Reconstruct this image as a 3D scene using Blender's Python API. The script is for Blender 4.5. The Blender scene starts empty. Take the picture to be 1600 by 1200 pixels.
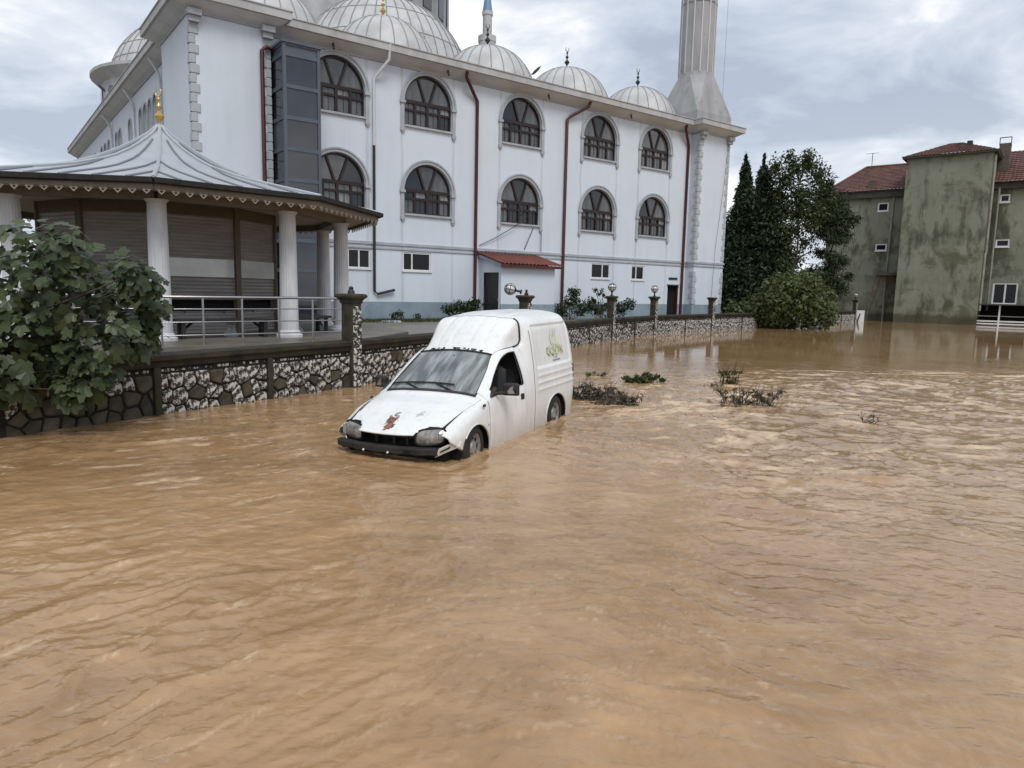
import bpy, math, random
import numpy as np
from mathutils import Matrix, Vector

random.seed(7)
rng = np.random.default_rng(7)
SC = bpy.context.scene
COL = SC.collection
rad = math.radians

# ------------------------------------------------------------------ camera
FPX, PITCH, ROLL, CAM_H = 1107.85, rad(7.4699), rad(1.2048), 2.02
cF = Vector((0, math.cos(PITCH), -math.sin(PITCH)))
_r0 = Vector((1, 0, 0)); _u0 = Vector((0, math.sin(PITCH), math.cos(PITCH)))
cR = _r0 * math.cos(ROLL) + _u0 * math.sin(ROLL)
cU = _u0 * math.cos(ROLL) - _r0 * math.sin(ROLL)
cam_d = bpy.data.cameras.new('camera'); cam = bpy.data.objects.new('camera', cam_d); COL.objects.link(cam)
cam_d.sensor_fit = 'HORIZONTAL'; cam_d.sensor_width = 36.0; cam_d.lens = FPX / 1600 * 36
cam_d.clip_start = 0.05; cam_d.clip_end = 3000
cam.matrix_world = Matrix(((cR.x, cU.x, -cF.x, 0), (cR.y, cU.y, -cF.y, 0), (cR.z, cU.z, -cF.z, CAM_H), (0, 0, 0, 1)))
SC.camera = cam

# ------------------------------------------------------------------ sky, sun, exposure
SUN_EL, SUN_AZ = rad(54), rad(162)          # azimuth clockwise from +Y
W = bpy.data.worlds.new('World'); SC.world = W; W.use_nodes = True
nt = W.node_tree; nt.nodes.clear()
def nd(t, **k):
    n = nt.nodes.new(t)
    for a, b in k.items(): setattr(n, a, b)
    return n
L = nt.links.new
out = nd('ShaderNodeOutputWorld')
sky = nd('ShaderNodeTexSky', sky_type='NISHITA', sun_disc=False, sun_elevation=SUN_EL, sun_rotation=SUN_AZ, air_density=1.0, dust_density=2.0)
bg1 = nd('ShaderNodeBackground'); bg1.inputs['Strength'].default_value = 0.10
L(sky.outputs[0], bg1.inputs[0])
# cloud deck: direction projected on a flat layer overhead
tc = nd('ShaderNodeTexCoord'); sep = nd('ShaderNodeSeparateXYZ'); L(tc.outputs['Generated'], sep.inputs[0])
def math_n(op, a, b=None):
    n = nd('ShaderNodeMath', operation=op)
    for i, v in enumerate((a, b)):
        if v is None: continue
        if isinstance(v, (int, float)): n.inputs[i].default_value = v
        else: L(v, n.inputs[i])
    return n.outputs[0]
zz = math_n('ADD', math_n('MAXIMUM', sep.outputs[2], 0.0), 0.20)
cx = math_n('DIVIDE', sep.outputs[0], zz); cy = math_n('DIVIDE', sep.outputs[1], zz)
comb = nd('ShaderNodeCombineXYZ'); L(cx, comb.inputs[0]); L(cy, comb.inputs[1]); comb.inputs[2].default_value = 3.4
n1 = nd('ShaderNodeTexNoise'); n1.inputs['Scale'].default_value = 1.7; n1.inputs['Detail'].default_value = 10; n1.inputs['Roughness'].default_value = 0.56; n1.inputs['Distortion'].default_value = 0.35
L(comb.outputs[0], n1.inputs['Vector'])
n2 = nd('ShaderNodeTexNoise'); n2.inputs['Scale'].default_value = 0.45; n2.inputs['Detail'].default_value = 4
L(comb.outputs[0], n2.inputs['Vector'])
ramp = nd('ShaderNodeValToRGB'); L(n1.outputs['Fac'], ramp.inputs[0])
e = ramp.color_ramp.elements
e[0].position = 0.37; e[0].color = (0.420, 0.475, 0.560, 1)
e[1].position = 0.62; e[1].color = (0.960, 0.955, 0.945, 1)
m_ = e.new(0.46); m_.color = (0.545, 0.600, 0.685, 1)
m_ = e.new(0.54); m_.color = (0.680, 0.725, 0.790, 1)
# broad variation: thicker and thinner cloud
ramp2 = nd('ShaderNodeValToRGB'); L(n2.outputs['Fac'], ramp2.inputs[0])
e = ramp2.color_ramp.elements; e[0].position = 0.3; e[0].color = (0.90, 0.91, 0.93, 1); e[1].position = 0.7; e[1].color = (1.10, 1.08, 1.05, 1)
mul = nd('ShaderNodeMixRGB', blend_type='MULTIPLY'); mul.inputs[0].default_value = 1.0
L(ramp.outputs[0], mul.inputs[1]); L(ramp2.outputs[0], mul.inputs[2])
bg2 = nd('ShaderNodeBackground'); bg2.inputs['Strength'].default_value = 1.0
L(mul.outputs[0], bg2.inputs[0])
mixs = nd('ShaderNodeMixShader'); mixs.inputs[0].default_value = 0.90
L(bg1.outputs[0], mixs.inputs[1]); L(bg2.outputs[0], mixs.inputs[2]); L(mixs.outputs[0], out.inputs[0])

sun_d = bpy.data.lights.new('sun', 'SUN'); sun_d.energy = 1.5; sun_d.angle = rad(25); sun_d.color = (1.0, 0.96, 0.90)
sun = bpy.data.objects.new('sun', sun_d); COL.objects.link(sun)
sd = Vector((math.sin(SUN_AZ) * math.cos(SUN_EL), math.cos(SUN_AZ) * math.cos(SUN_EL), math.sin(SUN_EL)))
sun.rotation_euler = sd.to_track_quat('Z', 'Y').to_euler(); sun.location = sd * 60

vs = SC.view_settings
vs.view_transform = 'Standard'; vs.look = 'None'; vs.exposure = 0.32; vs.gamma = 1.0; vs.use_curve_mapping = False
SC.cycles.max_bounces = 6; SC.cycles.diffuse_bounces = 3; SC.cycles.glossy_bounces = 3; SC.cycles.transmission_bounces = 4; SC.cycles.transparent_max_bounces = 8
SC.cycles.caustics_reflective = False; SC.cycles.caustics_refractive = False

# ------------------------------------------------------------------ pixel helpers (photo pixels -> points)
def pray(px, py):
    return cF + cR * ((px - 800) / FPX) - cU * ((py - 600) / FPX)
def at_z(px, py, z=0.0):
    d = pray(px, py); s = (z - CAM_H) / d.z
    return Vector((d.x * s, d.y * s, z))
def at_y(px, py, y):
    d = pray(px, py); s = y / d.y
    return Vector((d.x * s, y, CAM_H + d.z * s))

# ------------------------------------------------------------------ materials
def newmat(name):
    m = bpy.data.materials.new(name); m.use_nodes = True
    t = m.node_tree; b = t.nodes['Principled BSDF']
    return m, t, b
def c4(c): return (c[0], c[1], c[2], 1)
def pmat(name, c1, c2=None, scale=4.0, rough=0.8, bump=0.0, bscale=None, spec=0.4, metal=0.0, lo=0.35, hi=0.65, detail=6.0, stretch=(1, 1, 1), c3=None, scale3=1.0, lo3=0.5, hi3=0.7, bdist=0.02, random_val=0.0):
    m, t, b = newmat(name)
    b.inputs['Roughness'].default_value = rough; b.inputs['Specular IOR Level'].default_value = spec; b.inputs['Metallic'].default_value = metal
    N = t.nodes.new; K = t.links.new
    co = N('ShaderNodeTexCoord'); mp = N('ShaderNodeMapping'); mp.inputs['Scale'].default_value = stretch
    K(co.outputs['Object'], mp.inputs[0])
    col = None
    if c2 is None:
        b.inputs['Base Color'].default_value = c4(c1)
    else:
        no = N('ShaderNodeTexNoise'); no.inputs['Scale'].default_value = scale; no.inputs['Detail'].default_value = detail; no.inputs['Roughness'].default_value = 0.6
        K(mp.outputs[0], no.inputs['Vector'])
        r = N('ShaderNodeValToRGB'); r.color_ramp.elements[0].position = lo; r.color_ramp.elements[0].color = c4(c1); r.color_ramp.elements[1].position = hi; r.color_ramp.elements[1].color = c4(c2)
        K(no.outputs['Fac'], r.inputs[0]); col = r.outputs[0]
        if c3 is not None:
            no3 = N('ShaderNodeTexNoise'); no3.inputs['Scale'].default_value = scale3; no3.inputs['Detail'].default_value = 8; no3.inputs['Roughness'].default_value = 0.65
            K(co.outputs['Object'], no3.inputs['Vector'])
            r3 = N('ShaderNodeValToRGB'); r3.color_ramp.elements[0].position = lo3; r3.color_ramp.elements[0].color = (0, 0, 0, 1); r3.color_ramp.elements[1].position = hi3
            K(no3.outputs['Fac'], r3.inputs[0])
            mx = N('ShaderNodeMixRGB'); K(r3.outputs[0], mx.inputs[0]); K(col, mx.inputs[1]); mx.inputs[2].default_value = c4(c3); col = mx.outputs[0]
        if random_val:
            oi = N('ShaderNodeObjectInfo'); mr = N('ShaderNodeMapRange'); K(oi.outputs['Random'], mr.inputs[0]); mr.inputs[3].default_value = 1 - random_val; mr.inputs[4].default_value = 1 + random_val
            mv = N('ShaderNodeVectorMath'); mv.operation = 'SCALE'; K(col, mv.inputs[0]); K(mr.outputs[0], mv.inputs['Scale']); col = mv.outputs[0]
        K(col, b.inputs['Base Color'])
    if bump:
        nb = N('ShaderNodeTexNoise'); nb.inputs['Scale'].default_value = bscale or scale * 4; nb.inputs['Detail'].default_value = 5
        K(mp.outputs[0], nb.inputs['Vector'])
        bp = N('ShaderNodeBump'); bp.inputs['Strength'].default_value = bump; bp.inputs['Distance'].default_value = bdist
        K(nb.outputs['Fac'], bp.inputs['Height']); K(bp.outputs[0], b.inputs['Normal'])
    return m
def leafmat(name, c1, c2, trans=0.35, rough=0.45):
    m, t, b = newmat(name)
    N = t.nodes.new; K = t.links.new
    at = N('ShaderNodeVertexColor'); at.layer_name = 'tint'
    oi = N('ShaderNodeObjectInfo')
    ad = N('ShaderNodeMath'); ad.operation = 'ADD'; K(at.outputs['Color'], ad.inputs[0])
    sc = N('ShaderNodeMath'); sc.operation = 'MULTIPLY'; K(oi.outputs['Random'], sc.inputs[0]); sc.inputs[1].default_value = 0.35; K(sc.outputs[0], ad.inputs[1])
    r = N('ShaderNodeValToRGB'); r.color_ramp.elements[0].position = 0.1; r.color_ramp.elements[0].color = c4(c1); r.color_ramp.elements[1].position = 1.0; r.color_ramp.elements[1].color = c4(c2)
    K(ad.outputs[0], r.inputs[0]); K(r.outputs[0], b.inputs['Base Color'])
    b.inputs['Roughness'].default_value = rough; b.inputs['Specular IOR Level'].default_value = 0.35
    tr = N('ShaderNodeBsdfTranslucent'); K(r.outputs[0], tr.inputs[0])
    mx = N('ShaderNodeMixShader'); mx.inputs[0].default_value = trans
    K(b.outputs[0], mx.inputs[1]); K(tr.outputs[0], mx.inputs[2]); K(mx.outputs[0], t.nodes['Material Output'].inputs[0])
    return m

# ------------------------------------------------------------------ mesh helpers
class MB:
    def __init__(s): s.v = []; s.f = []
    def add(s, vs_, fs_, M=None):
        o = len(s.v)
        for p in vs_:
            p = Vector(p)
            s.v.append(tuple(M @ p) if M is not None else tuple(p))
        for q in fs_: s.f.append(tuple(o + i for i in q))
        return s
    def box(s, x0, x1, y0, y1, z0, z1, M=None):
        return s.add([(x0, y0, z0), (x1, y0, z0), (x1, y1, z0), (x0, y1, z0), (x0, y0, z1), (x1, y0, z1), (x1, y1, z1), (x0, y1, z1)],
                     [(3, 2, 1, 0), (4, 5, 6, 7), (0, 1, 5, 4), (1, 2, 6, 5), (2, 3, 7, 6), (3, 0, 4, 7)], M)
    def cbox(s, x0, x1, y0, y1, z0, z1, b=0.01, M=None):
        # box with chamfered vertical and top edges (cheap bevel)
        pts = []
        for z, k in ((z0, 0), (z1 - b, 0), (z1, b)):
            xa, xb, ya, yb = x0 + k, x1 - k, y0 + k, y1 - k
            pts += [(xa + b, ya, z), (xb - b, ya, z), (xb, ya + b, z), (xb, yb - b, z), (xb - b, yb, z), (xa + b, yb, z), (xa, yb - b, z), (xa, ya + b, z)]
        fs = []
        for r in range(2):
            for i in range(8):
                j = (i + 1) % 8; fs.append((r * 8 + i, r * 8 + j, r * 8 + 8 + j, r * 8 + 8 + i))
        fs.append(tuple(range(16, 24))); fs.append(tuple(range(7, -1, -1)))
        return s.add(pts, fs, M)
    def prism(s, poly, z0, z1, M=None):
        n = len(poly)
        vs_ = [(x, y, z0) for x, y in poly] + [(x, y, z1) for x, y in poly]
        fs = [tuple(range(n - 1, -1, -1)), tuple(range(n, 2 * n))] + [(i, (i + 1) % n, n + (i + 1) % n, n + i) for i in range(n)]
        return s.add(vs_, fs, M)
    def lathe(s, prof, n=16, M=None, cap=True, a0=0.0, a1=2 * math.pi):
        full = abs(a1 - a0 - 2 * math.pi) < 1e-6
        m = n if full else n + 1
        vs_ = []
        for r, z in prof:
            for k in range(m):
                a = a0 + (a1 - a0) * k / n
                vs_.append((r * math.cos(a), r * math.sin(a), z))
        fs = []
        for i in range(len(prof) - 1):
            for k in range(n):
                k2 = (k + 1) % m
                fs.append((i * m + k, i * m + k2, (i + 1) * m + k2, (i + 1) * m + k))
        if cap and full:
            if prof[0][0] > 1e-4: fs.append(tuple(range(m - 1, -1, -1)))
            if prof[-1][0] > 1e-4: fs.append(tuple((len(prof) - 1) * m + k for k in range(m)))
        return s.add(vs_, fs, M)
    def tube(s, path, r, n=8, cap=True, M=None):
        P = [Vector(p) for p in path]; R = r if isinstance(r, (list, tuple)) else [r] * len(P)
        vs_ = []; up = None
        for i, p in enumerate(P):
            t = (P[min(i + 1, len(P) - 1)] - P[max(i - 1, 0)]).normalized()
            if up is None:
                up = Vector((0, 0, 1)) if abs(t.z) < 0.9 else Vector((1, 0, 0))
            a = (up - t * up.dot(t))
            a = a.normalized() if a.length > 1e-6 else t.orthogonal().normalized()
            b = t.cross(a); up = a
            for k in range(n):
                w = 2 * math.pi * k / n
                vs_.append(p + (a * math.cos(w) + b * math.sin(w)) * R[i])
        fs = []
        for i in range(len(P) - 1):
            for k in range(n):
                k2 = (k + 1) % n
                fs.append((i * n + k, i * n + k2, (i + 1) * n + k2, (i + 1) * n + k))
        if cap: fs += [tuple(range(n - 1, -1, -1)), tuple((len(P) - 1) * n + k for k in range(n))]
        return s.add(vs_, fs, M)
    def sweep(s, path, prof, closed_prof=True):
        # horizontal polyline path [(x,y)], profile [(offset to the left of travel, z)], mitred
        n = len(path); m = len(prof); vs_ = []
        for i in range(n):
            p = Vector(path[i])
            d1 = (Vector(path[i]) - Vector(path[i - 1])).normalized() if i > 0 else None
            d2 = (Vector(path[i + 1]) - Vector(path[i])).normalized() if i < n - 1 else None
            if d1 is None: d1 = d2
            if d2 is None: d2 = d1
            n1_ = Vector((-d1.y, d1.x)); n2_ = Vector((-d2.y, d2.x)); mt = (n1_ + n2_)
            mt = mt / max(0.2, mt.dot(n1_))
            for o, z in prof: vs_.append((p.x + mt.x * o, p.y + mt.y * o, z))
        fs = []
        rng_ = range(m) if closed_prof else range(m - 1)
        for i in range(n - 1):
            for k in rng_:
                k2 = (k + 1) % m
                fs.append((i * m + k, i * m + k2, (i + 1) * m + k2, (i + 1) * m + k))
        if closed_prof: fs += [tuple(range(m - 1, -1, -1)), tuple((n - 1) * m + k for k in range(m))]
        return s.add(vs_, fs)
    def mesh(s, name, off=None, smooth=None):
        me = bpy.data.meshes.new(name)
        v = s.v if off is None else [(a + off[0], b + off[1], c + off[2]) for a, b, c in s.v]
        me.from_pydata(v, [], s.f); me.validate(); me.update()
        fix_normals(me)
        if smooth is not None:
            me.shade_smooth(); me.set_sharp_from_angle(angle=rad(smooth))
        return me
    def build(s, name, m, parent=None, off=None, smooth=None):
        return link(name, s.mesh(name, off, smooth), m, parent)
import bmesh
def fix_normals(me):
    b = bmesh.new(); b.from_mesh(me); bmesh.ops.recalc_face_normals(b, faces=b.faces); b.to_mesh(me); b.free()
def link(name, me, m=None, parent=None, loc=None, rot=None, scale=None):
    o = bpy.data.objects.new(name, me); COL.objects.link(o)
    if m is not None and len(me.materials) == 0: me.materials.append(m)
    if parent is not None: o.parent = parent
    if loc is not None: o.location = loc
    if rot is not None: o.rotation_euler = rot
    if scale is not None: o.scale = scale
    return o
def tag(o, label, cat, group=None):
    o['label'] = label; o['category'] = cat
    if group: o['group'] = group
    return o
def thing(name, label, cat, loc=(0, 0, 0), rotz=0.0, group=None):
    o = bpy.data.objects.new(name, None); COL.objects.link(o); o.empty_display_size = 0.3
    o.location = loc; o.rotation_euler = (0, 0, rotz); o['kind'] = 'thing'
    return tag(o, label, cat, group)
def structure(o): o['kind'] = 'structure'; return o
def stuff(o): o['kind'] = 'stuff'; return o
def npmesh(name, V, F, tint=None, smooth=False):
    # fast mesh from numpy arrays; F is (m, k)
    me = bpy.data.meshes.new(name); V = np.asarray(V, np.float32); F = np.asarray(F, np.int32)
    me.vertices.add(len(V)); me.vertices.foreach_set('co', V.ravel())
    k = F.shape[1]; me.loops.add(F.size); me.loops.foreach_set('vertex_index', F.ravel())
    me.polygons.add(len(F)); me.polygons.foreach_set('loop_start', np.arange(0, F.size, k, dtype=np.int32)); me.polygons.foreach_set('loop_total', np.full(len(F), k, np.int32))
    me.update(calc_edges=True)
    if smooth: me.polygons.foreach_set('use_smooth', np.ones(len(F), bool))
    if tint is not None:
        a = me.color_attributes.new('tint', 'FLOAT_COLOR', 'POINT')
        c = np.repeat(np.asarray(tint, np.float32)[:, None], 4, 1); c[:, 3] = 1
        a.data.foreach_set('color', c.ravel())
    return me
def copy_tree(o, parent=None):
    c = o.copy(); COL.objects.link(c); c.parent = parent
    for ch in list(o.children): copy_tree(ch, c)
    return c
def T3(x, y, z): return Matrix.Translation((x, y, z))
def RZ(a): return Matrix.Rotation(a, 4, 'Z')
def RX(a): return Matrix.Rotation(a, 4, 'X')
def RY(a): return Matrix.Rotation(a, 4, 'Y')
# smooth numpy noise
def vnoise(x, y, seed=0):
    def h(i, j):
        n = (i * 374761393 + j * 668265263 + seed * 974711) & 0xffffffff
        n = ((n ^ (n >> 13)) * 1274126177) & 0xffffffff
        return ((n ^ (n >> 16)) & 0xffff) / 65535.0
    xi = np.floor(x).astype(np.int64); yi = np.floor(y).astype(np.int64); u = x - xi; v = y - yi
    u = u * u * u * (u * (u * 6 - 15) + 10); v = v * v * v * (v * (v * 6 - 15) + 10)
    return (h(xi, yi) * (1 - u) + h(xi + 1, yi) * u) * (1 - v) + (h(xi, yi + 1) * (1 - u) + h(xi + 1, yi + 1) * u) * v
def fbm(x, y, oct=4, seed=0, gain=0.5):
    a = 1.0; s = 0; t = 0
    for o in range(oct):
        s = s + a * (vnoise(x, y, seed + o * 17) - 0.5); t += a; a *= gain; x = x * 2.03 + 13.1; y = y * 2.03 + 7.7
    return s / t
# ------------------------------------------------------------------ materials used across the place
M = {}
M['mud_ground'] = pmat('mud_ground', (0.10, 0.07, 0.045), (0.16, 0.11, 0.07), 0.8, 0.9)
M['yard'] = pmat('yard_paving', (0.105, 0.085, 0.060), (0.185, 0.152, 0.112), 0.6, 0.28, bump=0.15, bscale=8, spec=0.5)
M['concrete_dark'] = pmat('mossy_concrete', (0.020, 0.018, 0.014), (0.058, 0.051, 0.039), 3.0, 0.9, bump=0.5, bscale=25, c3=(0.035, 0.05, 0.015), scale3=1.6)
M['coping'] = pmat('wet_coping', (0.012, 0.010, 0.007), (0.042, 0.034, 0.024), 2.2, 0.85, bump=0.5, bscale=18, c3=(0.030, 0.045, 0.012), scale3=2.0)
M['mortar'] = pmat('black_mortar', (0.008, 0.007, 0.006), (0.028, 0.024, 0.018), 9, 0.92, bump=0.5, bscale=40)
M['bare_stone'] = pmat('bare_stone', (0.035, 0.030, 0.020), (0.085, 0.074, 0.052), 5, 0.85, bump=0.5, bscale=22, random_val=0.3)
M['paint_stone'] = pmat('flaking_white_stone', (0.040, 0.035, 0.027), (0.54, 0.53, 0.505), 14, 0.85, bump=0.6, bscale=30, lo=0.465, hi=0.54, detail=9, random_val=0.12)
M['steel'] = pmat('steel', (0.42, 0.42, 0.43), None, rough=0.3, metal=0.9)
M['dark_metal'] = pmat('dark_metal', (0.018, 0.018, 0.019), (0.035, 0.034, 0.033), 8, 0.5)
M['black_rubber'] = pmat('black_rubber', (0.012, 0.012, 0.012), (0.03, 0.028, 0.025), 6, 0.75)
M['dark_inside'] = pmat('dark_inside', (0.006, 0.006, 0.006), None, rough=0.9)
M['white_plastic'] = pmat('white_frame', (0.74, 0.75, 0.76), (0.66, 0.67, 0.68), 3, 0.4)
def glassy(name, c, rough=0.05, spec=0.8):
    return pmat(name, c, None, rough=rough, spec=spec)
M['dark_glass'] = glassy('dark_glass', (0.012, 0.013, 0.016), 0.12, 0.25)
M['grey_glass'] = pmat('window_glass', (0.050, 0.053, 0.060), (0.115, 0.116, 0.122), 1.3, 0.06, spec=0.8, stretch=(3, 3, 0.6))

# ------------------------------------------------------------------ ground, yard
g = MB(); g.add([(-900, -600, -0.6), (900, -600, -0.6), (900, 1400, -0.6), (-900, 1400, -0.6)], [(0, 1, 2, 3)])
structure(g.build('ground', M['mud_ground']))
WALL = [(-9.6, 3.76), (-6.55, 8.91), (-3.26, 14.47), (0.40, 22.35), (4.28, 30.91), (7.08, 35.79), (11.5, 41.3), (19.5, 50.0), (29.3, 61.2)]
YZ = 0.50
yp = [(x - 0.15, y + 0.05) for x, y in WALL] + [(33, 78), (90, 130), (90, 400), (-300, 400), (-300, -40), (-40, -40)]
g = MB(); g.prism(yp, -0.7, YZ)
structure(g.build('yard', M['yard']))

# ------------------------------------------------------------------ flood water
def water():
    a_d = np.linspace(rad(-50), rad(50), 620); a_c = np.concatenate([np.linspace(rad(50), rad(180), 24)[1:], np.linspace(rad(-180), rad(-50), 24)[1:-1]])
    ang = np.concatenate([a_d, a_c]); na = len(ang)
    r = [0.8]
    while r[-1] < 700: r.append(r[-1] * (1.0058 if 3.0 < r[-1] < 48 else (1.03 if r[-1] >= 48 else 1.05)))
    r = np.array(r); nr = len(r)
    A, R = np.meshgrid(ang, r); X = R * np.sin(A); Y = -1.2 + R * np.cos(A)
    # crest lines bow round the van: phase coordinate across the crests
    g_ = -0.55 * np.log(np.cosh(1.1 * (X - 0.2)))
    wx = X + 0.9 * fbm(X * 0.45, Y * 0.45, 3, 5) + 2.2 * fbm(X * 0.20 + 3, Y * 0.20, 2, 15); wy = Y + 0.9 * fbm(X * 0.45, Y * 0.45, 3, 9) + 2.6 * fbm(X * 0.24, Y * 0.24 + 5, 2, 19)
    v = wy - g_; u = wx
    near = np.clip((26 - Y) / 10, 0, 1)
    sm = lambda a, b, t: (lambda k: k * k * (3 - 2 * k))(np.clip((t - a) / (b - a), 0, 1))
    turb = sm(0.6, 3.0, X) * sm(5.0, 9.0, Y) * (1 - sm(15, 21, Y - 0.12 * (X - 4))) 
    calm = sm(17, 24, Y - 0.15 * X) * sm(1.0, 5.0, X)
    patch = sm(-0.12, 0.18, fbm(X * 0.30 + 4, Y * 0.30, 3, 31))
    rdg = lambda x, y, sd, p: (1 - np.abs(2 * vnoise(x, y, sd) - 1)) ** p
    u2 = u + 0.35 * fbm(X * 1.3, Y * 1.3, 2, 101); v2 = v + 0.30 * fbm(X * 1.3, Y * 1.3, 2, 103)
    h = 0.016 * fbm(u * 0.6, v * 1.1, 2, 3)
    h += 0.009 * (0.20 + 0.80 * patch) * fbm(u2 * 1.7, v2 * 3.4, 3, 11)
    h += 0.020 * patch * rdg(u2 * 1.2, v2 * 2.4, 41, 6)
    h += 0.014 * (0.12 + 0.88 * patch) * rdg(u2 * 2.6 + 9 + 0.4 * wy, v2 * 5.0, 47, 5)
    h += 0.0075 * (0.35 + 0.65 * patch) * rdg(u2 * 4.6 + 0.7 * wy, v2 * 8.5 + 0.5 * wx, 49, 4)
    h += 0.0048 * rdg(wx * 7.5 + 0.9 * wy, wy * 12.0 - 1.5 * wx, 53, 3)
    h += 0.0050 * fbm(wx * 6, wy * 9, 3, 51)
    fore = 1 - sm(5.5, 9.0, R)
    h += fore * (0.007 * rdg(u2 * 2.2 + 3 + 0.5 * wy, v2 * 4.0, 121, 6) + 0.005 * rdg(wx * 4.5 - 0.6 * wy, wy * 7.5 + wx, 123, 4))
    silt_sheen = 0.6 * fbm(u2 * 1.3, v2 * 2.8, 5, 131, 0.66) + 0.6 * fbm(wx * 0.35, wy * 0.35, 3, 133)  # streaky mud tone that also paints the water's sheen contrast into the colour
    h += turb * (0.046 * fbm(wx * 2.0, wy * 2.8, 4, 61, 0.66) + 0.026 * rdg(wx * 3.4 + 0.5 * wy, wy * 5.6, 67, 3) + 0.012 * rdg(wx * 7, wy * 11, 69, 3))
    # slow eddies: bent ripple trains wheeling round a centre
    for ex, ey, er, ek, es in ((-0.15, 5.15, 0.95, 34.0, 1.0), (-2.1, 4.6, 1.0, 30.0, -1.0), (1.9, 4.3, 1.1, 28.0, 1.0), (-3.2, 6.6, 1.3, 24.0, 1.0)):
        dr_ = np.hypot((X - ex) * 0.8, Y - ey); th_ = np.arctan2(Y - ey, X - ex) * es
        env = np.exp(-((dr_ - 0.45 * er) / (0.55 * er)) ** 2) * sm(-0.3, 0.7, np.cos(th_ - 0.6))
        ph = ek * (dr_ + 0.10 * fbm(X * 2.2, Y * 2.2, 3, 151)) + 1.6 * th_
        h += 0.0085 * env * (1 - np.abs(np.sin(ph * 0.5))) ** 1.5
    left = sm(-0.5, -2.5, X) * sm(4.5, 7, Y) * (1 - sm(14, 20, Y))
    h += left * (0.008 * fbm(X * 1.2 + Y * 0.6, Y * 5.5 - X * 2.7, 3, 71) + 0.008 * rdg(X * 2.0 + Y, Y * 8.0 - X * 4.0, 75, 2))
    h *= (1 - 0.93 * calm) * np.clip((60 - R) / 25, 0.02, 1)
    dens = np.where(np.abs(A) > rad(50.5), 0.0, 1.0); h *= dens
    # bow wave and wake at the van
    dv = np.hypot(X + 1.35, Y - 8.2); h += 0.012 * np.exp(-((dv - 1.0) / 0.18) ** 2) * near
    foam_glint = np.clip((fbm(wx * 2.4, wy * 4.4, 5, 81, 0.68) - 0.03) * 4.5, 0, 1) * turb * 1.0
    wake = np.exp(-(((X - 2.6) / 1.6) ** 2 + ((Y - 12.6) / 1.5) ** 2))
    foam_glint = np.clip(foam_glint + np.clip((fbm(wx * 3.2, wy * 6.0, 5, 85, 0.7) - 0.02) * 6, 0, 1) * wake, 0, 1)
    foam_glint += np.clip((fbm(u * 2.0, v * 9.0, 4, 91, 0.65) - 0.13) * 6.0, 0, 1) * left * 0.7  # pale foam streaks that also paint in bright ripple highlights
    foam_glint += np.clip((fbm(u2 * 5.0, v2 * 16.0, 4, 95, 0.7) - 0.18) * 8.0, 0, 1) * 0.6 * (0.3 + 0.7 * patch) * (1 - calm)
    fl = np.exp(-((Y - 0.10 * (X - 6) - 18.6 - 1.2 * fbm(X * 0.5, Y * 0.1, 3, 141)) / 0.9) ** 2) * sm(3.5, 6, X)
    foam_glint += np.clip((fbm(X * 0.9, Y * 5.0, 4, 143, 0.65) - 0.0) * 6, 0, 1) * fl * 0.85  # pale line at the calm edge: glints painted in with the foam colour
    # scum and broken water where the flood meets the wall and the van
    dw = np.full(X.shape, 99.0)
    for (ax, ay), (bx, by) in zip(WALL[:-1], WALL[1:]):
        ex, ey = bx - ax, by - ay; t_ = np.clip(((X - ax) * ex + (Y - ay) * ey) / (ex * ex + ey * ey), 0, 1); dw = np.minimum(dw, np.hypot(X - ax - t_ * ex, Y - ay - t_ * ey))
    hx, hy = -0.4127, -0.9109; lx_ = (X + 1.179) * hx + (Y - 8.921) * hy; ly_ = -(X + 1.179) * hy + (Y - 8.921) * hx
    dvn = np.hypot(np.maximum(np.maximum(lx_ - 0.74, -3.55 - lx_), 0), np.maximum(np.abs(ly_) - 0.84, 0))
    edge = np.exp(-(dw / 0.16) ** 2) * 0.8 + np.exp(-(dvn / 0.10) ** 2)
    foam_glint += np.clip((fbm(X * 5, Y * 5, 4, 111, 0.65) + 0.06) * 3.0, 0, 1) * np.clip(edge, 0, 1) * 0.55
    h += dens * 0.010 * np.cos(dvn * 26) * np.exp(-dvn / 0.30) * near * (dvn > 0)
    foam_glint = np.clip(foam_glint, 0, 1)
    V = np.stack([X, Y, h], -1).reshape(-1, 3)
    i = np.arange(nr - 1)[:, None] * na; j = np.arange(na)[None, :]; j2 = (j + 1) % na
    F = np.stack([i + j, i + na + j, i + na + j2, i + j2], -1).reshape(-1, 4)
    V = np.concatenate([V, [[0, -1.2, 0]]]); c = len(V) - 1
    k = np.arange(na); Fc = np.stack([k, (k + 1) % na, np.full(na, c), np.full(na, c)], -1)
    me = npmesh('flood_water', V, F, np.concatenate([foam_glint.ravel(), [0]]), True)
    at_ = me.color_attributes.new('silt_sheen', 'FLOAT_COLOR', 'POINT'); sv = np.repeat(np.concatenate([np.clip(0.5 + 1.5 * silt_sheen.ravel(), 0, 1), [0.5]]).astype(np.float32)[:, None], 4, 1); sv[:, 1] = np.concatenate([calm.ravel(), [0]]); sv[:, 3] = 1; at_.data.foreach_set('color', sv.ravel())
    b = bmesh.new(); b.from_mesh(me); b.verts.ensure_lookup_table()
    for q in range(na): b.faces.new((b.verts[q], b.verts[(q + 1) % na], b.verts[c]))
    bmesh.ops.recalc_face_normals(b, faces=b.faces); b.to_mesh(me); b.free()
    if me.polygons[1000].normal.z < 0: me.flip_normals()
    return me
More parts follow.
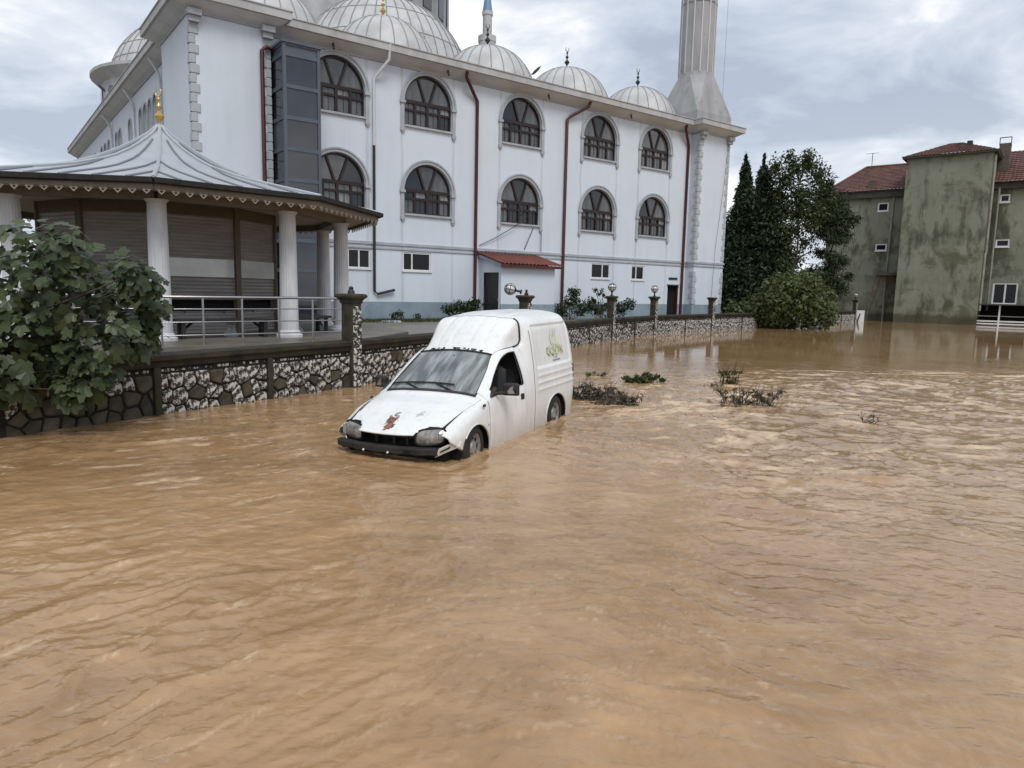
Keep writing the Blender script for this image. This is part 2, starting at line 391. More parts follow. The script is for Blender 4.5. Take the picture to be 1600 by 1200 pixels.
def water_mat():
    m, t, b = newmat('muddy_water'); N = t.nodes.new; K = t.links.new
    co = N('ShaderNodeTexCoord')
    mps = N('ShaderNodeMapping'); mps.inputs['Scale'].default_value = (0.8, 1.5, 1); K(co.outputs['Object'], mps.inputs[0])
    no = N('ShaderNodeTexNoise'); no.inputs['Scale'].default_value = 1.1; no.inputs['Detail'].default_value = 9; no.inputs['Roughness'].default_value = 0.68; no.inputs['Distortion'].default_value = 1.8; K(mps.outputs[0], no.inputs['Vector'])
    r = N('ShaderNodeValToRGB'); r.color_ramp.elements[0].position = 0.30; r.color_ramp.elements[0].color = (0.240, 0.138, 0.060, 1); r.color_ramp.elements[1].position = 0.70; r.color_ramp.elements[1].color = (0.430, 0.275, 0.145, 1)
    si_ = N('ShaderNodeVertexColor'); si_.layer_name = 'silt_sheen'
    av = N('ShaderNodeMath'); av.operation = 'MULTIPLY_ADD'; ss_ = N('ShaderNodeSeparateColor'); K(si_.outputs['Color'], ss_.inputs[0]); K(ss_.outputs[0], av.inputs[0]); av.inputs[1].default_value = 0.28; sb_ = N('ShaderNodeMath'); sb_.operation = 'MULTIPLY'; K(no.outputs['Fac'], sb_.inputs[0]); sb_.inputs[1].default_value = 0.72; K(sb_.outputs[0], av.inputs[2])
    K(av.outputs[0], r.inputs[0])
    at = N('ShaderNodeVertexColor'); at.layer_name = 'tint'
    mx = N('ShaderNodeMixRGB'); K(at.outputs['Color'], mx.inputs[0]); K(r.outputs[0], mx.inputs[1]); mx.inputs[2].default_value = (0.60, 0.45, 0.31, 1)
    K(mx.outputs[0], b.inputs['Base Color'])
    b.inputs['IOR'].default_value = 1.33; b.inputs['Specular IOR Level'].default_value = 1.0
    mr = N('ShaderNodeMapRange'); K(at.outputs['Color'], mr.inputs[0]); mr.inputs[3].default_value = 0.03; mr.inputs[4].default_value = 0.6; K(mr.outputs[0], b.inputs['Roughness'])
    mp = N('ShaderNodeMapping'); mp.inputs['Scale'].default_value = (1, 1.5, 1); K(co.outputs['Object'], mp.inputs[0])
    nr_ = N('ShaderNodeTexNoise'); nr_.noise_type = 'RIDGED_MULTIFRACTAL'; nr_.inputs['Scale'].default_value = 3.2; nr_.inputs['Detail'].default_value = 3.5; nr_.inputs['Roughness'].default_value = 0.55; nr_.inputs['Distortion'].default_value = 0.9; K(mp.outputs[0], nr_.inputs['Vector'])
    nb = N('ShaderNodeTexNoise'); nb.inputs['Scale'].default_value = 11.0; nb.inputs['Detail'].default_value = 4; nb.inputs['Distortion'].default_value = 0.6; K(mp.outputs[0], nb.inputs['Vector'])
    bp = N('ShaderNodeBump'); bp.inputs['Strength'].default_value = 0.22; bp.inputs['Distance'].default_value = 0.03; K(nb.outputs['Fac'], bp.inputs['Height'])
    cm_ = N('ShaderNodeMapRange'); K(ss_.outputs[1], cm_.inputs[0]); cm_.inputs[3].default_value = 1.0; cm_.inputs[4].default_value = 0.07
    bp2 = N('ShaderNodeBump'); bs2 = N('ShaderNodeMath'); bs2.operation = 'MULTIPLY'; K(cm_.outputs[0], bs2.inputs[0]); bs2.inputs[1].default_value = 0.30; K(bs2.outputs[0], bp2.inputs['Strength']); bs1 = N('ShaderNodeMath'); bs1.operation = 'MULTIPLY'; K(cm_.outputs[0], bs1.inputs[0]); bs1.inputs[1].default_value = 0.22; K(bs1.outputs[0], bp.inputs['Strength']); bp2.inputs['Distance'].default_value = 0.030; K(nr_.outputs['Fac'], bp2.inputs['Height']); K(bp.outputs[0], bp2.inputs['Normal']); K(bp2.outputs[0], b.inputs['Normal'])
    return m
M['water'] = water_mat()
wo = link('flood_water', water(), M['water']); structure(wo)
# ------------------------------------------------------------------ mosque (frame: u along the street front, n into the depth)
AZ = rad(52.7548)
mT = Vector((math.sin(AZ), math.cos(AZ), 0)); mN = Vector((-math.cos(AZ), math.sin(AZ), 0))
U0, N0 = 24.3, 31.3
MOFF = (-U0, -N0, -YZ)
def streak_wall(name, base, stain, drips=()):
    m, t, b = newmat(name); N = t.nodes.new; K = t.links.new
    co = N('ShaderNodeTexCoord')
    mp = N('ShaderNodeMapping'); mp.inputs['Scale'].default_value = (1.3, 1.3, 0.10); K(co.outputs['Object'], mp.inputs[0])
    n1 = N('ShaderNodeTexNoise'); n1.inputs['Scale'].default_value = 1.4; n1.inputs['Detail'].default_value = 7; n1.inputs['Roughness'].default_value = 0.7; K(mp.outputs[0], n1.inputs['Vector'])
    n2 = N('ShaderNodeTexNoise'); n2.inputs['Scale'].default_value = 0.5; n2.inputs['Detail'].default_value = 8; K(co.outputs['Object'], n2.inputs['Vector'])
    ad = N('ShaderNodeMath'); ad.operation = 'MULTIPLY'; K(n1.outputs['Fac'], ad.inputs[0]); K(n2.outputs['Fac'], ad.inputs[1])
    r = N('ShaderNodeValToRGB'); r.color_ramp.elements[0].position = 0.22; r.color_ramp.elements[0].color = c4(base); r.color_ramp.elements[1].position = 0.46; r.color_ramp.elements[1].color = c4(stain)
    K(ad.outputs[0], r.inputs[0]); col = r.outputs[0]
    if drips:
        sp = N('ShaderNodeSeparateXYZ'); K(co.outputs['Object'], sp.inputs[0]); acc = None
        def mt(op, a_, b_=None):
            n = N('ShaderNodeMath'); n.operation = op
            for i, v in enumerate((a_, b_)):
                if v is None: continue
                if isinstance(v, (int, float)): n.inputs[i].default_value = v
                else: K(v, n.inputs[i])
            return n.outputs[0]
        nw = N('ShaderNodeTexNoise'); nw.inputs['Scale'].default_value = 0.9; nw.inputs['Detail'].default_value = 4; K(co.outputs['Object'], nw.inputs['Vector'])
        xw = mt('ADD', sp.outputs[0], mt('MULTIPLY', mt('SUBTRACT', nw.outputs['Fac'], 0.5), 0.22))
        for u_ in drips:
            g_ = mt('SUBTRACT', 1.0, mt('DIVIDE', mt('ABSOLUTE', mt('SUBTRACT', xw, u_)), 0.11)); g_ = mt('MAXIMUM', g_, 0.0); acc = g_ if acc is None else mt('MAXIMUM', acc, g_)
        mk = mt('MULTIPLY', mt('MULTIPLY', acc, n2.outputs['Fac']), 0.75)
        mx = N('ShaderNodeMixRGB'); K(mk, mx.inputs[0]); K(col, mx.inputs[1]); mx.inputs[2].default_value = (0.30, 0.315, 0.32, 1); col = mx.outputs[0]
    K(col, b.inputs['Base Color']); b.inputs['Roughness'].default_value = 0.85; b.inputs['Specular IOR Level'].default_value = 0.3
    nb = N('ShaderNodeTexNoise'); nb.inputs['Scale'].default_value = 14; nb.inputs['Detail'].default_value = 4; K(co.outputs['Object'], nb.inputs['Vector'])
    bp = N('ShaderNodeBump'); bp.inputs['Strength'].default_value = 0.12; bp.inputs['Distance'].default_value = 0.03; K(nb.outputs['Fac'], bp.inputs['Height']); K(bp.outputs[0], b.inputs['Normal'])
    return m
M['mwall'] = streak_wall('white_render_wall', (0.61, 0.675, 0.755), (0.55, 0.61, 0.68))
M['mfront'] = streak_wall('stained_front_wall', (0.61, 0.675, 0.755), (0.55, 0.61, 0.68), [c + q - 24.3 for c in (13.62, 18.33, 24.1, 29.9, 34.7) for q in (-1.44, 1.44)])
M['mtrim'] = pmat('grey_trim', (0.40, 0.435, 0.475), (0.33, 0.36, 0.395), 2, 0.8)
M['mquoin'] = pmat('grey_quoin', (0.44, 0.48, 0.51), (0.34, 0.375, 0.405), 1.5, 0.85, bump=0.3, bscale=10)
M['mbase'] = pmat('blue_grey_base', (0.20, 0.265, 0.32), (0.27, 0.335, 0.385), 0.9, 0.85, c3=(0.15, 0.18, 0.18), scale3=0.8, lo3=0.55, hi3=0.8)
M['cornice'] = pmat('weathered_cornice', (0.47, 0.48, 0.49), (0.36, 0.37, 0.375), 1.2, 0.85, bump=0.2, bscale=8, stretch=(1, 1, 0.4), c3=(0.26, 0.26, 0.255), scale3=1.2, lo3=0.58, hi3=0.8)
M['soffit'] = pmat('soffit', (0.60, 0.63, 0.66), (0.52, 0.545, 0.57), 0.8, 0.85)
M['red_pipe'] = pmat('red_brown_pipe', (0.060, 0.013, 0.016), (0.085, 0.020, 0.020), 3, 0.45)
M['brown_frame'] = pmat('brown_window_frame', (0.022, 0.013, 0.012), None, rough=0.4)
M['slate_frame'] = pmat('slate_aluminium', (0.105, 0.125, 0.155), (0.085, 0.10, 0.125), 1, 0.4, metal=0.2)
M['lift_glass'] = pmat('tinted_glass', (0.014, 0.018, 0.030), (0.03, 0.035, 0.05), 0.9, 0.06, spec=0.8)
M['dome'] = pmat('lead_white_dome', (0.52, 0.53, 0.54), (0.40, 0.41, 0.42), 0.9, 0.55, c3=(0.36, 0.355, 0.33), scale3=0.7, lo3=0.5, hi3=0.75)
M['rib'] = pmat('dome_seam', (0.25, 0.255, 0.26), None, rough=0.6)
M['gold'] = pmat('gilded', (0.62, 0.40, 0.13), None, rough=0.3, metal=0.85)
M['min_conc'] = pmat('minaret_concrete', (0.27, 0.28, 0.295), (0.37, 0.38, 0.395), 0.8, 0.85, bump=0.25, bscale=6, c3=(0.20, 0.20, 0.20), scale3=0.6, lo3=0.55, hi3=0.75, stretch=(1.5, 1.5, 0.4))
M['min_line'] = pmat('pale_strip', (0.55, 0.56, 0.56), None, rough=0.7)
M['blue_cone'] = pmat('blue_cap', (0.14, 0.24, 0.38), None, rough=0.5)
M['pvc_white'] = pmat('white_pipe', (0.58, 0.60, 0.63), None, rough=0.45)

mosque = thing('mosque', 'large white mosque with grey domes, arched windows and a concrete minaret behind the stone wall', 'mosque',
               (mT * U0 + mN * N0 + Vector((0, 0, YZ))), math.pi / 2 - AZ)

def wallband(mb, u0, u1, z0, z1, ops, n, dep=0.22, flip=False):
    # flip: band runs along n at constant u (side wall); P maps (along, depth, z)
    P = (lambda a, d, z: (n + d, a, z)) if flip else (lambda a, d, z: (a, n + d, z))
    cur = u0
    def quad(a, b, c, d): mb.add([a, b, c, d], [(0, 1, 2, 3)])
    for o in sorted(ops, key=lambda q: q[0]):
        a, b, s, h, arch = o          # u0, u1, sill z, spring/top z, arch?
        quad(P(cur, 0, z0), P(a, 0, z0), P(a, 0, z1), P(cur, 0, z1))
        quad(P(a, 0, z0), P(b, 0, z0), P(b, 0, s), P(a, 0, s))
        out_ = [(a, s), (a, h)]
        if arch:
            r = (b - a) / 2; c = (a + b) / 2; K = 16
            pts = [(c - r * math.cos(math.pi * k / K), h + r * math.sin(math.pi * k / K)) for k in range(K + 1)]
            for k in range(K):
                (xa, za), (xb, zb) = pts[k], pts[k + 1]
                quad(P(xa, 0, za), P(xb, 0, zb), P(xb, 0, z1), P(xa, 0, z1))
            out_ += pts[1:]
        else:
            quad(P(a, 0, h), P(b, 0, h), P(b, 0, z1), P(a, 0, z1)); out_ += [(b, h)]
        out_ += [(b, s)]
        for k in range(len(out_)):
            (xa, za), (xb, zb) = out_[k], out_[(k + 1) % len(out_)]
            if abs(xa - xb) + abs(za - zb) < 1e-6: continue
            quad(P(xa, 0, za), P(xb, 0, zb), P(xb, dep, zb), P(xa, dep, za))
        cur = b
    quad(P(cur, 0, z0), P(u1, 0, z0), P(u1, 0, z1), P(cur, 0, z1))

WC = [13.62, 18.33, 24.1, 29.9, 34.7]; WR = 1.34
SILL_U, SPR_U = 9.82, 10.93
SILL_L, SPR_L = 5.67, 6.74
BW = [(14.05, 15.20, 2.93, 3.84), (16.93, 18.51, 2.90, 3.80), (29.55, 31.11, 2.88, 3.77), (32.99, 34.15, 2.88, 3.75)]
DOOR = (36.45, 37.45, YZ, 2.62)
mb = MB()
wallband(mb, 10.41, 38.13, YZ - 0.3, 4.20, [(a, b, c, d, False) for a, b, c, d in BW] + [(DOOR[0], DOOR[1], YZ, DOOR[3], False)], N0)
wallband(mb, 10.41, 38.13, 4.20, 8.95, [(c - WR, c + WR, SILL_L, SPR_L, True) for c in WC], N0)
wallband(mb, 10.41, 38.13, 8.95, 12.75, [(c - WR, c + WR, SILL_U, SPR_U, True) for c in WC], N0)
mb.build('front_wall', M['mfront'], mosque, MOFF)
# side wall (left flank) with slender arched windows
SIDE_U = 7.9
side_w = [(37.0, 1)] + [(40.2 + 1.25 * k, 0) for k in range(4)] + [(47.2, 1), (50.6, 0), (51.9, 0), (55.0, 0), (56.6, 0), (58.2, 0), (61.5, 0), (62.9, 0), (66.0, 0), (67.4, 0)]
mb = MB(); wallband(mb, 35.6, 72.0, YZ - 0.3, 12.75, [(c - 0.42, c + 0.42, 7.2, 10.9, True) for c, q in side_w], SIDE_U, 0.2, True)
mb.build('side_wall', M['mwall'], mosque, MOFF)
mb = MB(); mb.add([(SIDE_U, 72, YZ - 0.3), (41.2, 72, YZ - 0.3), (41.2, 72, 12.9), (SIDE_U, 72, 12.9)], [(0, 1, 2, 3)]); mb.build('rear_wall', M['mwall'], mosque, MOFF)
mb = MB(); mb.add([(40.6, 35.6, YZ - 0.3), (40.6, 72, YZ - 0.3), (40.6, 72, 12.9), (40.6, 35.6, 12.9)], [(0, 1, 2, 3)]); mb.build('side_wall', M['mwall'], mosque, MOFF)
for a, b in ((7.32, 10.41), (38.13, 41.2)):
    mb = MB(); mb.box(a, b, 30.6, 35.6, YZ - 0.3, 12.75); mb.build('corner_tower', M['mwall'], mosque, MOFF)
mb = MB(); mb.add([(7.5, 30.9, 13.0), (41.0, 30.9, 13.0), (41.0, 72, 13.0), (7.5, 72, 13.0)], [(0, 1, 2, 3)]); mb.build('flat_roof', M['cornice'], mosque, MOFF)
# base band, string course, cornice (profiles offset outwards = right of travel => negative left)
front_path = [(SIDE_U, 72), (SIDE_U, 35.6), (7.32, 35.6), (7.32, 30.6), (10.41, 30.6), (10.41, 31.3), (38.13, 31.3), (38.13, 30.6), (41.2, 30.6), (41.2, 35.6), (40.6, 35.6), (40.6, 72)]
def outp(prof): return [(-o, z) for o, z in prof]
def band_pieces(path, prof, name, m, gaps=()):
    mb = MB(); mb.sweep(path, outp(prof)); return mb.build(name, m, mosque, MOFF)
band_pieces([(SIDE_U, 72), (SIDE_U, 35.6), (7.32, 35.6), (7.32, 30.6), (10.41, 30.6), (10.41, 31.3), (DOOR[0], 31.3)], [(-0.02, YZ - 0.3), (0.012, YZ - 0.3), (0.012, 1.38), (-0.02, 1.38)], 'base_band', M['mbase'])
band_pieces([(DOOR[1], 31.3), (38.13, 31.3), (38.13, 30.6), (41.2, 30.6), (41.2, 35.6)], [(-0.02, YZ - 0.3), (0.012, YZ - 0.3), (0.012, 1.38), (-0.02, 1.38)], 'base_band', M['mbase'])
sc_ = [(10.41, 31.3), (38.13, 31.3), (38.13, 30.6), (41.2, 30.6), (41.2, 35.6)]
band_pieces(sc_, [(-0.02, 4.06), (0.07, 4.08), (0.07, 4.20), (-0.02, 4.24)], 'string_course', M['mtrim'])
band_pieces(sc_, [(-0.02, 3.86), (0.045, 3.88), (0.045, 3.95), (-0.02, 3.97)], 'string_course', M['mtrim'])
band_pieces(front_path, [(-0.02, 12.37), (0.06, 12.38), (0.07, 12.47), (-0.02, 12.49)], 'soffit_moulding', M['mtrim'])
band_pieces(front_path, [(0.0, 12.43), (0.30, 12.56), (0.60, 12.735), (0.60, 12.78), (0.0, 12.78)], 'soffit', M['soffit'])
band_pieces(front_path, [(-0.4, 12.781), (0.66, 12.745), (0.70, 12.76), (0.70, 13.06), (0.74, 13.07), (0.74, 13.11), (-0.4, 13.16)], 'cornice', M['cornice'])

# arched window: frame with bars, panes and a moulded surround share their meshes
def arch_pts(r, h, K=18): return [(-r * math.cos(math.pi * k / K), h + r * math.sin(math.pi * k / K)) for k in range(K + 1)]
def ring(mb, outer, inner, y0, y1):
    n = len(outer)
    vs_ = [(x, y0, z) for x, z in outer] + [(x, y0, z) for x, z in inner] + [(x, y1, z) for x, z in outer] + [(x, y1, z) for x, z in inner]
    fs = []
    for i in range(n - 1):
        fs += [(i, i + 1, n + i + 1, n + i), (2 * n + i, 3 * n + i, 3 * n + i + 1, 2 * n + i + 1), (i, 2 * n + i, 2 * n + i + 1, i + 1), (n + i, n + i + 1, 3 * n + i + 1, 3 * n + i)]
    fs += [(0, n, 3 * n, 2 * n), (n - 1, 2 * n - 1 + 2 * n, 2 * n - 1, n - 1)[:0] or (n - 1, 3 * n - 1, 4 * n - 1, 2 * n - 1)]
    mb.add(vs_, fs)
def bar(mb, a, b, w, y0, y1):
    a = Vector((a[0], a[1])); b = Vector((b[0], b[1])); d = (b - a).normalized(); p = Vector((-d.y, d.x)) * w / 2
    q = [a + p, b + p, b - p, a - p]
    mb.add([(v.x, y0, v.y) for v in q] + [(v.x, y1, v.y) for v in q], [(0, 1, 2, 3), (7, 6, 5, 4), (0, 4, 5, 1), (1, 5, 6, 2), (2, 6, 7, 3), (3, 7, 4, 0)])
def frame_mesh(h):
    # local: x centre, z from sill; h = spring height above the sill
    mb = MB(); r = WR
    o = [(-r, 0)] + arch_pts(r, h) + [(r, 0)]; i_ = [(-r + 0.085, 0)] + arch_pts(r - 0.085, h) + [(r - 0.085, 0)]
    ring(mb, o, i_, 0.10, 0.20)
    bar(mb, (-r + 0.03, h + 0.05), (r - 0.03, h + 0.05), 0.16, 0.09, 0.19)
    bar(mb, (-r + 0.03, h - 0.34), (r - 0.03, h - 0.34), 0.11, 0.092, 0.188)
    bar(mb, (-r + 0.03, 0.03), (r - 0.03, 0.03), 0.07, 0.095, 0.186)
    bar(mb, (0, 0), (0, h), 0.13, 0.088, 0.192)
    for s in (-1, 1):
        bar(mb, (s * 0.68, 0), (s * 0.68, h), 0.11, 0.094, 0.187)
        bar(mb, (s * 0.10, h + 0.05), (s * 0.53, h + 1.20), 0.10, 0.093, 0.185)
    # window guard: thin bars behind the glass line
    for x in (-1.02, -0.36, 0.36, 1.02): bar(mb, (x, 0.02), (x, h), 0.018, 0.150, 0.165)
    return mb.mesh('window_frame')
def pane_cells(h):
    r = WR - 0.05; cells = []
    xs = [-r, -0.68, 0, 0.68, r]
    for k in range(4):
        cells.append([(xs[k], 0.03), (xs[k + 1], 0.03), (xs[k + 1], h - 0.34), (xs[k], h - 0.34)])
        cells.append([(xs[k], h - 0.34), (xs[k + 1], h - 0.34), (xs[k + 1], h + 0.05), (xs[k], h + 0.05)])
    def arc(t0, t1, K=8): return [(-r * math.cos(t0 + (t1 - t0) * k / K), h + r * math.sin(t0 + (t1 - t0) * k / K)) for k in range(K + 1)]
    t = math.atan2(1.15, 0.45)
    cells.append([(0, h + 0.05)] + arc(0.04, t)); cells.append([(0, h + 0.05)] + arc(t, math.pi - t)); cells.append([(0, h + 0.05)] + arc(math.pi - t, math.pi - 0.04))
    out_ = []
    for c in cells:
        mb = MB(); mb.add([(x, 0.172, z) for x, z in c] + [(x, 0.180, z) for x, z in c], [tuple(range(len(c))), tuple(range(2 * len(c) - 1, len(c) - 1, -1))] + [(i, (i + 1) % len(c), len(c) + (i + 1) % len(c), len(c) + i) for i in range(len(c))])
        out_.append(mb.mesh('pane'))
    return out_
def surround_mesh(h):
    mb = MB(); R0, R1 = WR + 0.0, WR + 0.19; zb = -0.16
    o = [(-R1, zb)] + arch_pts(R1, h, 22) + [(R1, zb)]; i_ = [(-R0 - 0.012, zb)] + arch_pts(R0 + 0.012, h, 22) + [(R0 + 0.012, zb)]
    ring(mb, o, i_, -0.07, 0.01)
    o2 = [(-R1 - 0.03, h)] + arch_pts(R1 + 0.03, h, 22) + [(R1 + 0.03, h)]; i2 = [(-R1 + 0.045, h)] + arch_pts(R1 - 0.045, h, 22) + [(R1 - 0.045, h)]
    ring(mb, o2, i2, -0.105, -0.068)
    for s in (-1, 1):
        c = s * (WR + 0.10)
        mb.box(c - 0.14, c + 0.14, -0.12, 0.01, h - 0.10, h + 0.02); mb.box(c - 0.11, c + 0.11, -0.10, 0.01, zb - 0.14, zb)
        mb.box(c - 0.06, c + 0.06, -0.08, 0.01, zb - 0.22, zb - 0.14)
    mb.box(-WR, WR, -0.10, 0.12, -0.10, -0.003)
    return mb.mesh('window_surround')
HW = SPR_L - SILL_L
fm, pm, sm_ = frame_mesh(HW), pane_cells(HW), surround_mesh(HW)
M['curtain_glass'] = pmat('curtained_glass', (0.10, 0.105, 0.115), (0.30, 0.30, 0.30), 2.2, 0.08, spec=0.8, stretch=(4, 4, 0.25))
M['dark_pane'] = glassy('dark_pane', (0.020, 0.022, 0.027), 0.08, 0.6)
rs_w = random.Random(44)
for row, sill in enumerate((SILL_U, SILL_L)):
    for c in WC:
        f = link('window', fm, M['brown_frame'], mosque, (c - U0, 0, sill - YZ))
        link('window_surround', sm_, M['mtrim'], f)
        for q, p_ in enumerate(pm):
            if len(p_.materials) == 0: p_.materials.append(M['grey_glass'])
            o = link('pane', p_, None, f)
            if rs_w.random() < (0.34 if row else 0.16): o.material_slots[0].link = 'OBJECT'; o.material_slots[0].material = M[rs_w.choice(['curtain_glass', 'dark_pane', 'dark_pane'])]
# side windows: surround + dark pane
mb = MB(); R1 = 0.53
ring(mb, [(-R1, -0.1)] + arch_pts(R1, 3.7, 12) + [(R1, -0.1)], [(-0.43, -0.1)] + arch_pts(0.43, 3.7, 12) + [(0.43, -0.1)], -0.06, 0.01)
mb.box(-R1, R1, -0.08, 0.05, -0.18, -0.1)
ssm = mb.mesh('window_surround')
pp = [(-0.42, 0)] + arch_pts(0.42, 3.7, 12)[1:-1] + [(0.42, 3.7), (0.42, 0)]
mb = MB(); mb.add([(x, 0.14, z) for x, z in pp], [tuple(range(len(pp)))]); spm = mb.mesh('pane')
M['flank_glass'] = glassy('flank_glass', (0.055, 0.085, 0.105), 0.1)
for c, q in side_w:
    f = link('window', ssm, M['mtrim'], mosque, (SIDE_U - U0, c - N0, 7.2 - YZ), (0, 0, -math.pi / 2))
    link('pane', spm, M['flank_glass'], f)
# small basement windows, white frames
def slider(u0, u1, z0, z1, parent, n=N0, off=MOFF, split=0.35, w=0.07):
    f = MB(); a, b = n + 0.03, n + 0.12
    f.box(u0, u1, a, b, z0, z0 + w); f.box(u0, u1, a, b, z1 - w, z1); f.box(u0, u0 + w, a, b, z0 + w, z1 - w); f.box(u1 - w, u1, a, b, z0 + w, z1 - w)
    s = u0 + (u1 - u0) * (split or 1.0)
    if split: f.box(s - w / 2, s + w / 2, a, b, z0 + w, z1 - w)
    f.box(u0 - 0.05, u1 + 0.05, n - 0.06, n + 0.03, z0 - 0.06, z0)
    fo = f.build('window', M['white_plastic'], parent, off)
    for x0, x1 in (((u0 + w, s - w / 2), (s + w / 2, u1 - w)) if split else ((u0 + w, u1 - w),)):
        p = MB(); p.box(x0, x1, n + 0.07, n + 0.08, z0 + w, z1 - w); p.build('pane', M['dark_glass'], fo, off)
for (a, b, c, d), sp in zip(BW, (0.5, 0.33, 0.6, 0.38)): slider(a, b, c, d, mosque, split=sp)
# dark doorway with sign above
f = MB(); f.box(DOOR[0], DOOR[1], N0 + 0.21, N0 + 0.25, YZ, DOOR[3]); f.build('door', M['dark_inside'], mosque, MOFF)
f = MB(); f.box(DOOR[1] - 0.07, DOOR[1], N0 - 0.05, N0 + 0.2, YZ, DOOR[3]); f.build('door_jamb', M['red_pipe'], mosque, MOFF)
f = MB(); f.box(36.5, 37.35, N0 - 0.04, N0 - 0.005, 2.98, 3.12); f.build('lettering_board', M['dark_metal'], mosque, MOFF)
f = MB(); f.box(36.35, 37.55, N0 - 0.12, N0 - 0.005, 2.64, 2.70); f.build('door_lintel', M['mtrim'], mosque, MOFF)
# quoins
qm = MB(); qm.cbox(-0.17, 0.17, -0.045, 0.20, 0, 0.335, 0.025); qA = qm.mesh('quoin')
qm = MB(); qm.cbox(-0.11, 0.11, -0.042, 0.20, 0, 0.335, 0.025); qB = qm.mesh('quoin')
for cu, sgn in ((7.32, 1), (10.41, -1), (38.13, 1), (41.2, -1)):
    for k in range(34):
        w = 0.17 if k % 2 == 0 else 0.11
        z = 1.42 + k * 0.365
        if z > 12.0: break
        if abs(z + 0.17 - 4.05) < 0.36: continue
        link('quoin', qA if k % 2 == 0 else qB, M['mquoin'], mosque, (cu + sgn * w - sgn * 0.03 - U0, 30.6 - N0, z - YZ))
        if cu in (7.32,):
            link('quoin', qB if k % 2 == 0 else qA, M['mquoin'], mosque, (7.32 - U0, 30.6 + (0.11 if k % 2 == 0 else 0.17) - 0.01 - N0, z - YZ), (0, 0, -math.pi / 2))
        if cu == 38.13:
            link('quoin', qB if k % 2 == 0 else qA, M['mquoin'], mosque, (38.13 - U0, 30.6 + (0.11 if k % 2 == 0 else 0.17) - 0.01 - N0, z - YZ), (0, 0, -math.pi / 2))
# capitals (brackets) under the tower cornices
for cu in (7.45, 10.28, 38.25, 41.05):
    f = MB(); f.box(cu - 0.20, cu + 0.20, 30.38, 30.6, 12.02, 12.42); f.box(cu - 0.26, cu + 0.26, 30.26, 30.6, 12.24, 12.46); f.build('bracket', M['mtrim'], mosque, MOFF)
# downpipes
def pipe(path, r, m, name='downpipe'):
    f = MB(); f.tube(path, r, 10); return f.build(name, m, mosque, MOFF, 40)
pipe([(20.2, 30.75, 12.72), (20.2, 30.80, 12.45), (20.95, 31.15, 11.75), (21.13, 31.19, 11.55), (21.13, 31.19, 0.6)], 0.085, M['red_pipe'])
pipe([(28.55, 30.75, 12.72), (28.50, 30.85, 12.45), (27.42, 31.15, 11.8), (27.21, 31.19, 11.6), (27.21, 31.19, 0.6)], 0.085, M['red_pipe'])
pipe([(36.9, 30.75, 12.72), (36.95, 30.85, 12.45), (37.6, 31.15, 11.75), (37.72, 31.19, 11.55), (37.72, 31.19, 0.6)], 0.085, M['red_pipe'])
pipe([(10.62, 30.42, 11.62), (10.2, 30.42, 11.68), (10.02, 30.44, 11.5), (10.02, 30.46, 0.6)], 0.085, M['red_pipe'])
pipe([(15.9, 30.62, 13.05), (15.9, 30.7, 12.4), (15.45, 31.15, 11.7), (15.36, 31.19, 11.5), (15.36, 31.19, 8.6)], 0.07, M['pvc_white'])
pipe([(15.36, 31.19, 8.6), (15.36, 31.19, 1.9), (15.5, 31.17, 1.75), (16.4, 31.15, 1.95)], 0.065, M['dark_metal'])
for n_ in (38.6, 45.6, 53.4):
    pipe([(7.35, n_, 12.6), (7.75, n_, 12.0), (7.80, n_, 11.7), (7.80, n_, 8.0)], 0.07, M['pvc_white'])
for u_ in (13.3, 19.2, 25.6, 32.0):       # scuppers in the soffit
    pipe([(u_, 30.95, 12.62), (u_, 30.85, 12.35)], 0.05, M['dark_metal'], 'scupper')
# sagging cable
f = MB(); pts = [(21.4, 31.24, 4.35), (22.3, 31.2, 4.75), (23.6, 31.15, 5.45), (25.3, 31.1, 6.75)]; f.tube(pts, 0.018, 5); f.build('cable', M['dark_metal'], mosque, MOFF)
f = MB(); f.tube([(25.0, 31.24, 5.5), (24.7, 31.24, 4.9), (24.4, 31.24, 4.3)], 0.02, 5); f.build('cable', M['dark_metal'], mosque, MOFF)
f = MB(); f.tube([(25.62, 31.26, 5.3), (25.62, 31.26, 4.25)], 0.03, 6); f.build('conduit', M['mtrim'], mosque, MOFF)
f = MB(); f.tube([(41.0, 30.52, 12.2), (40.7, 30.55, 9.0), (40.2, 30.55, 5.0), (40.1, 30.56, 2.0), (39.7, 30.57, 0.9)], 0.009, 5); f.build('cable', M['dark_metal'], mosque, MOFF)

# glazed lift shaft in the corner by the left tower
LU0, LU1, LN0, LN1, LZ1 = 10.47, 12.02, 29.30, 31.28, 11.66
f = MB(); w = 0.13
zs = [YZ - 0.3] + [LZ1 - 0.42 - 1.22 * k for k in range(8, -1, -1)] + [LZ1]
for (x, y) in ((LU0, LN0), (LU1 - w, LN0), (LU0, LN1 - w), (LU1 - w, LN1 - w)): f.box(x, x + w, y, y + w, YZ - 0.3, LZ1)
for z in zs[1:]:
    f.box(LU0 + w, LU1 - w, LN0 + 0.004, LN0 + w, z - 0.075, z + 0.075 if z < LZ1 else z); f.box(LU0 + 0.004, LU0 + w, LN0 + w, LN1 - w, z - 0.075, z + 0.075 if z < LZ1 else z)
    f.box(LU1 - w, LU1 - 0.004, LN0 + w, LN1 - w, z - 0.075, z + 0.075 if z < LZ1 else z)
f.box(LU0 - 0.06, LU1 + 0.06, LN0 - 0.06, LN1, LZ1 + 0.002, LZ1 + 0.10)
lift = f.build('lift_shaft', M['slate_frame'], mosque, MOFF)
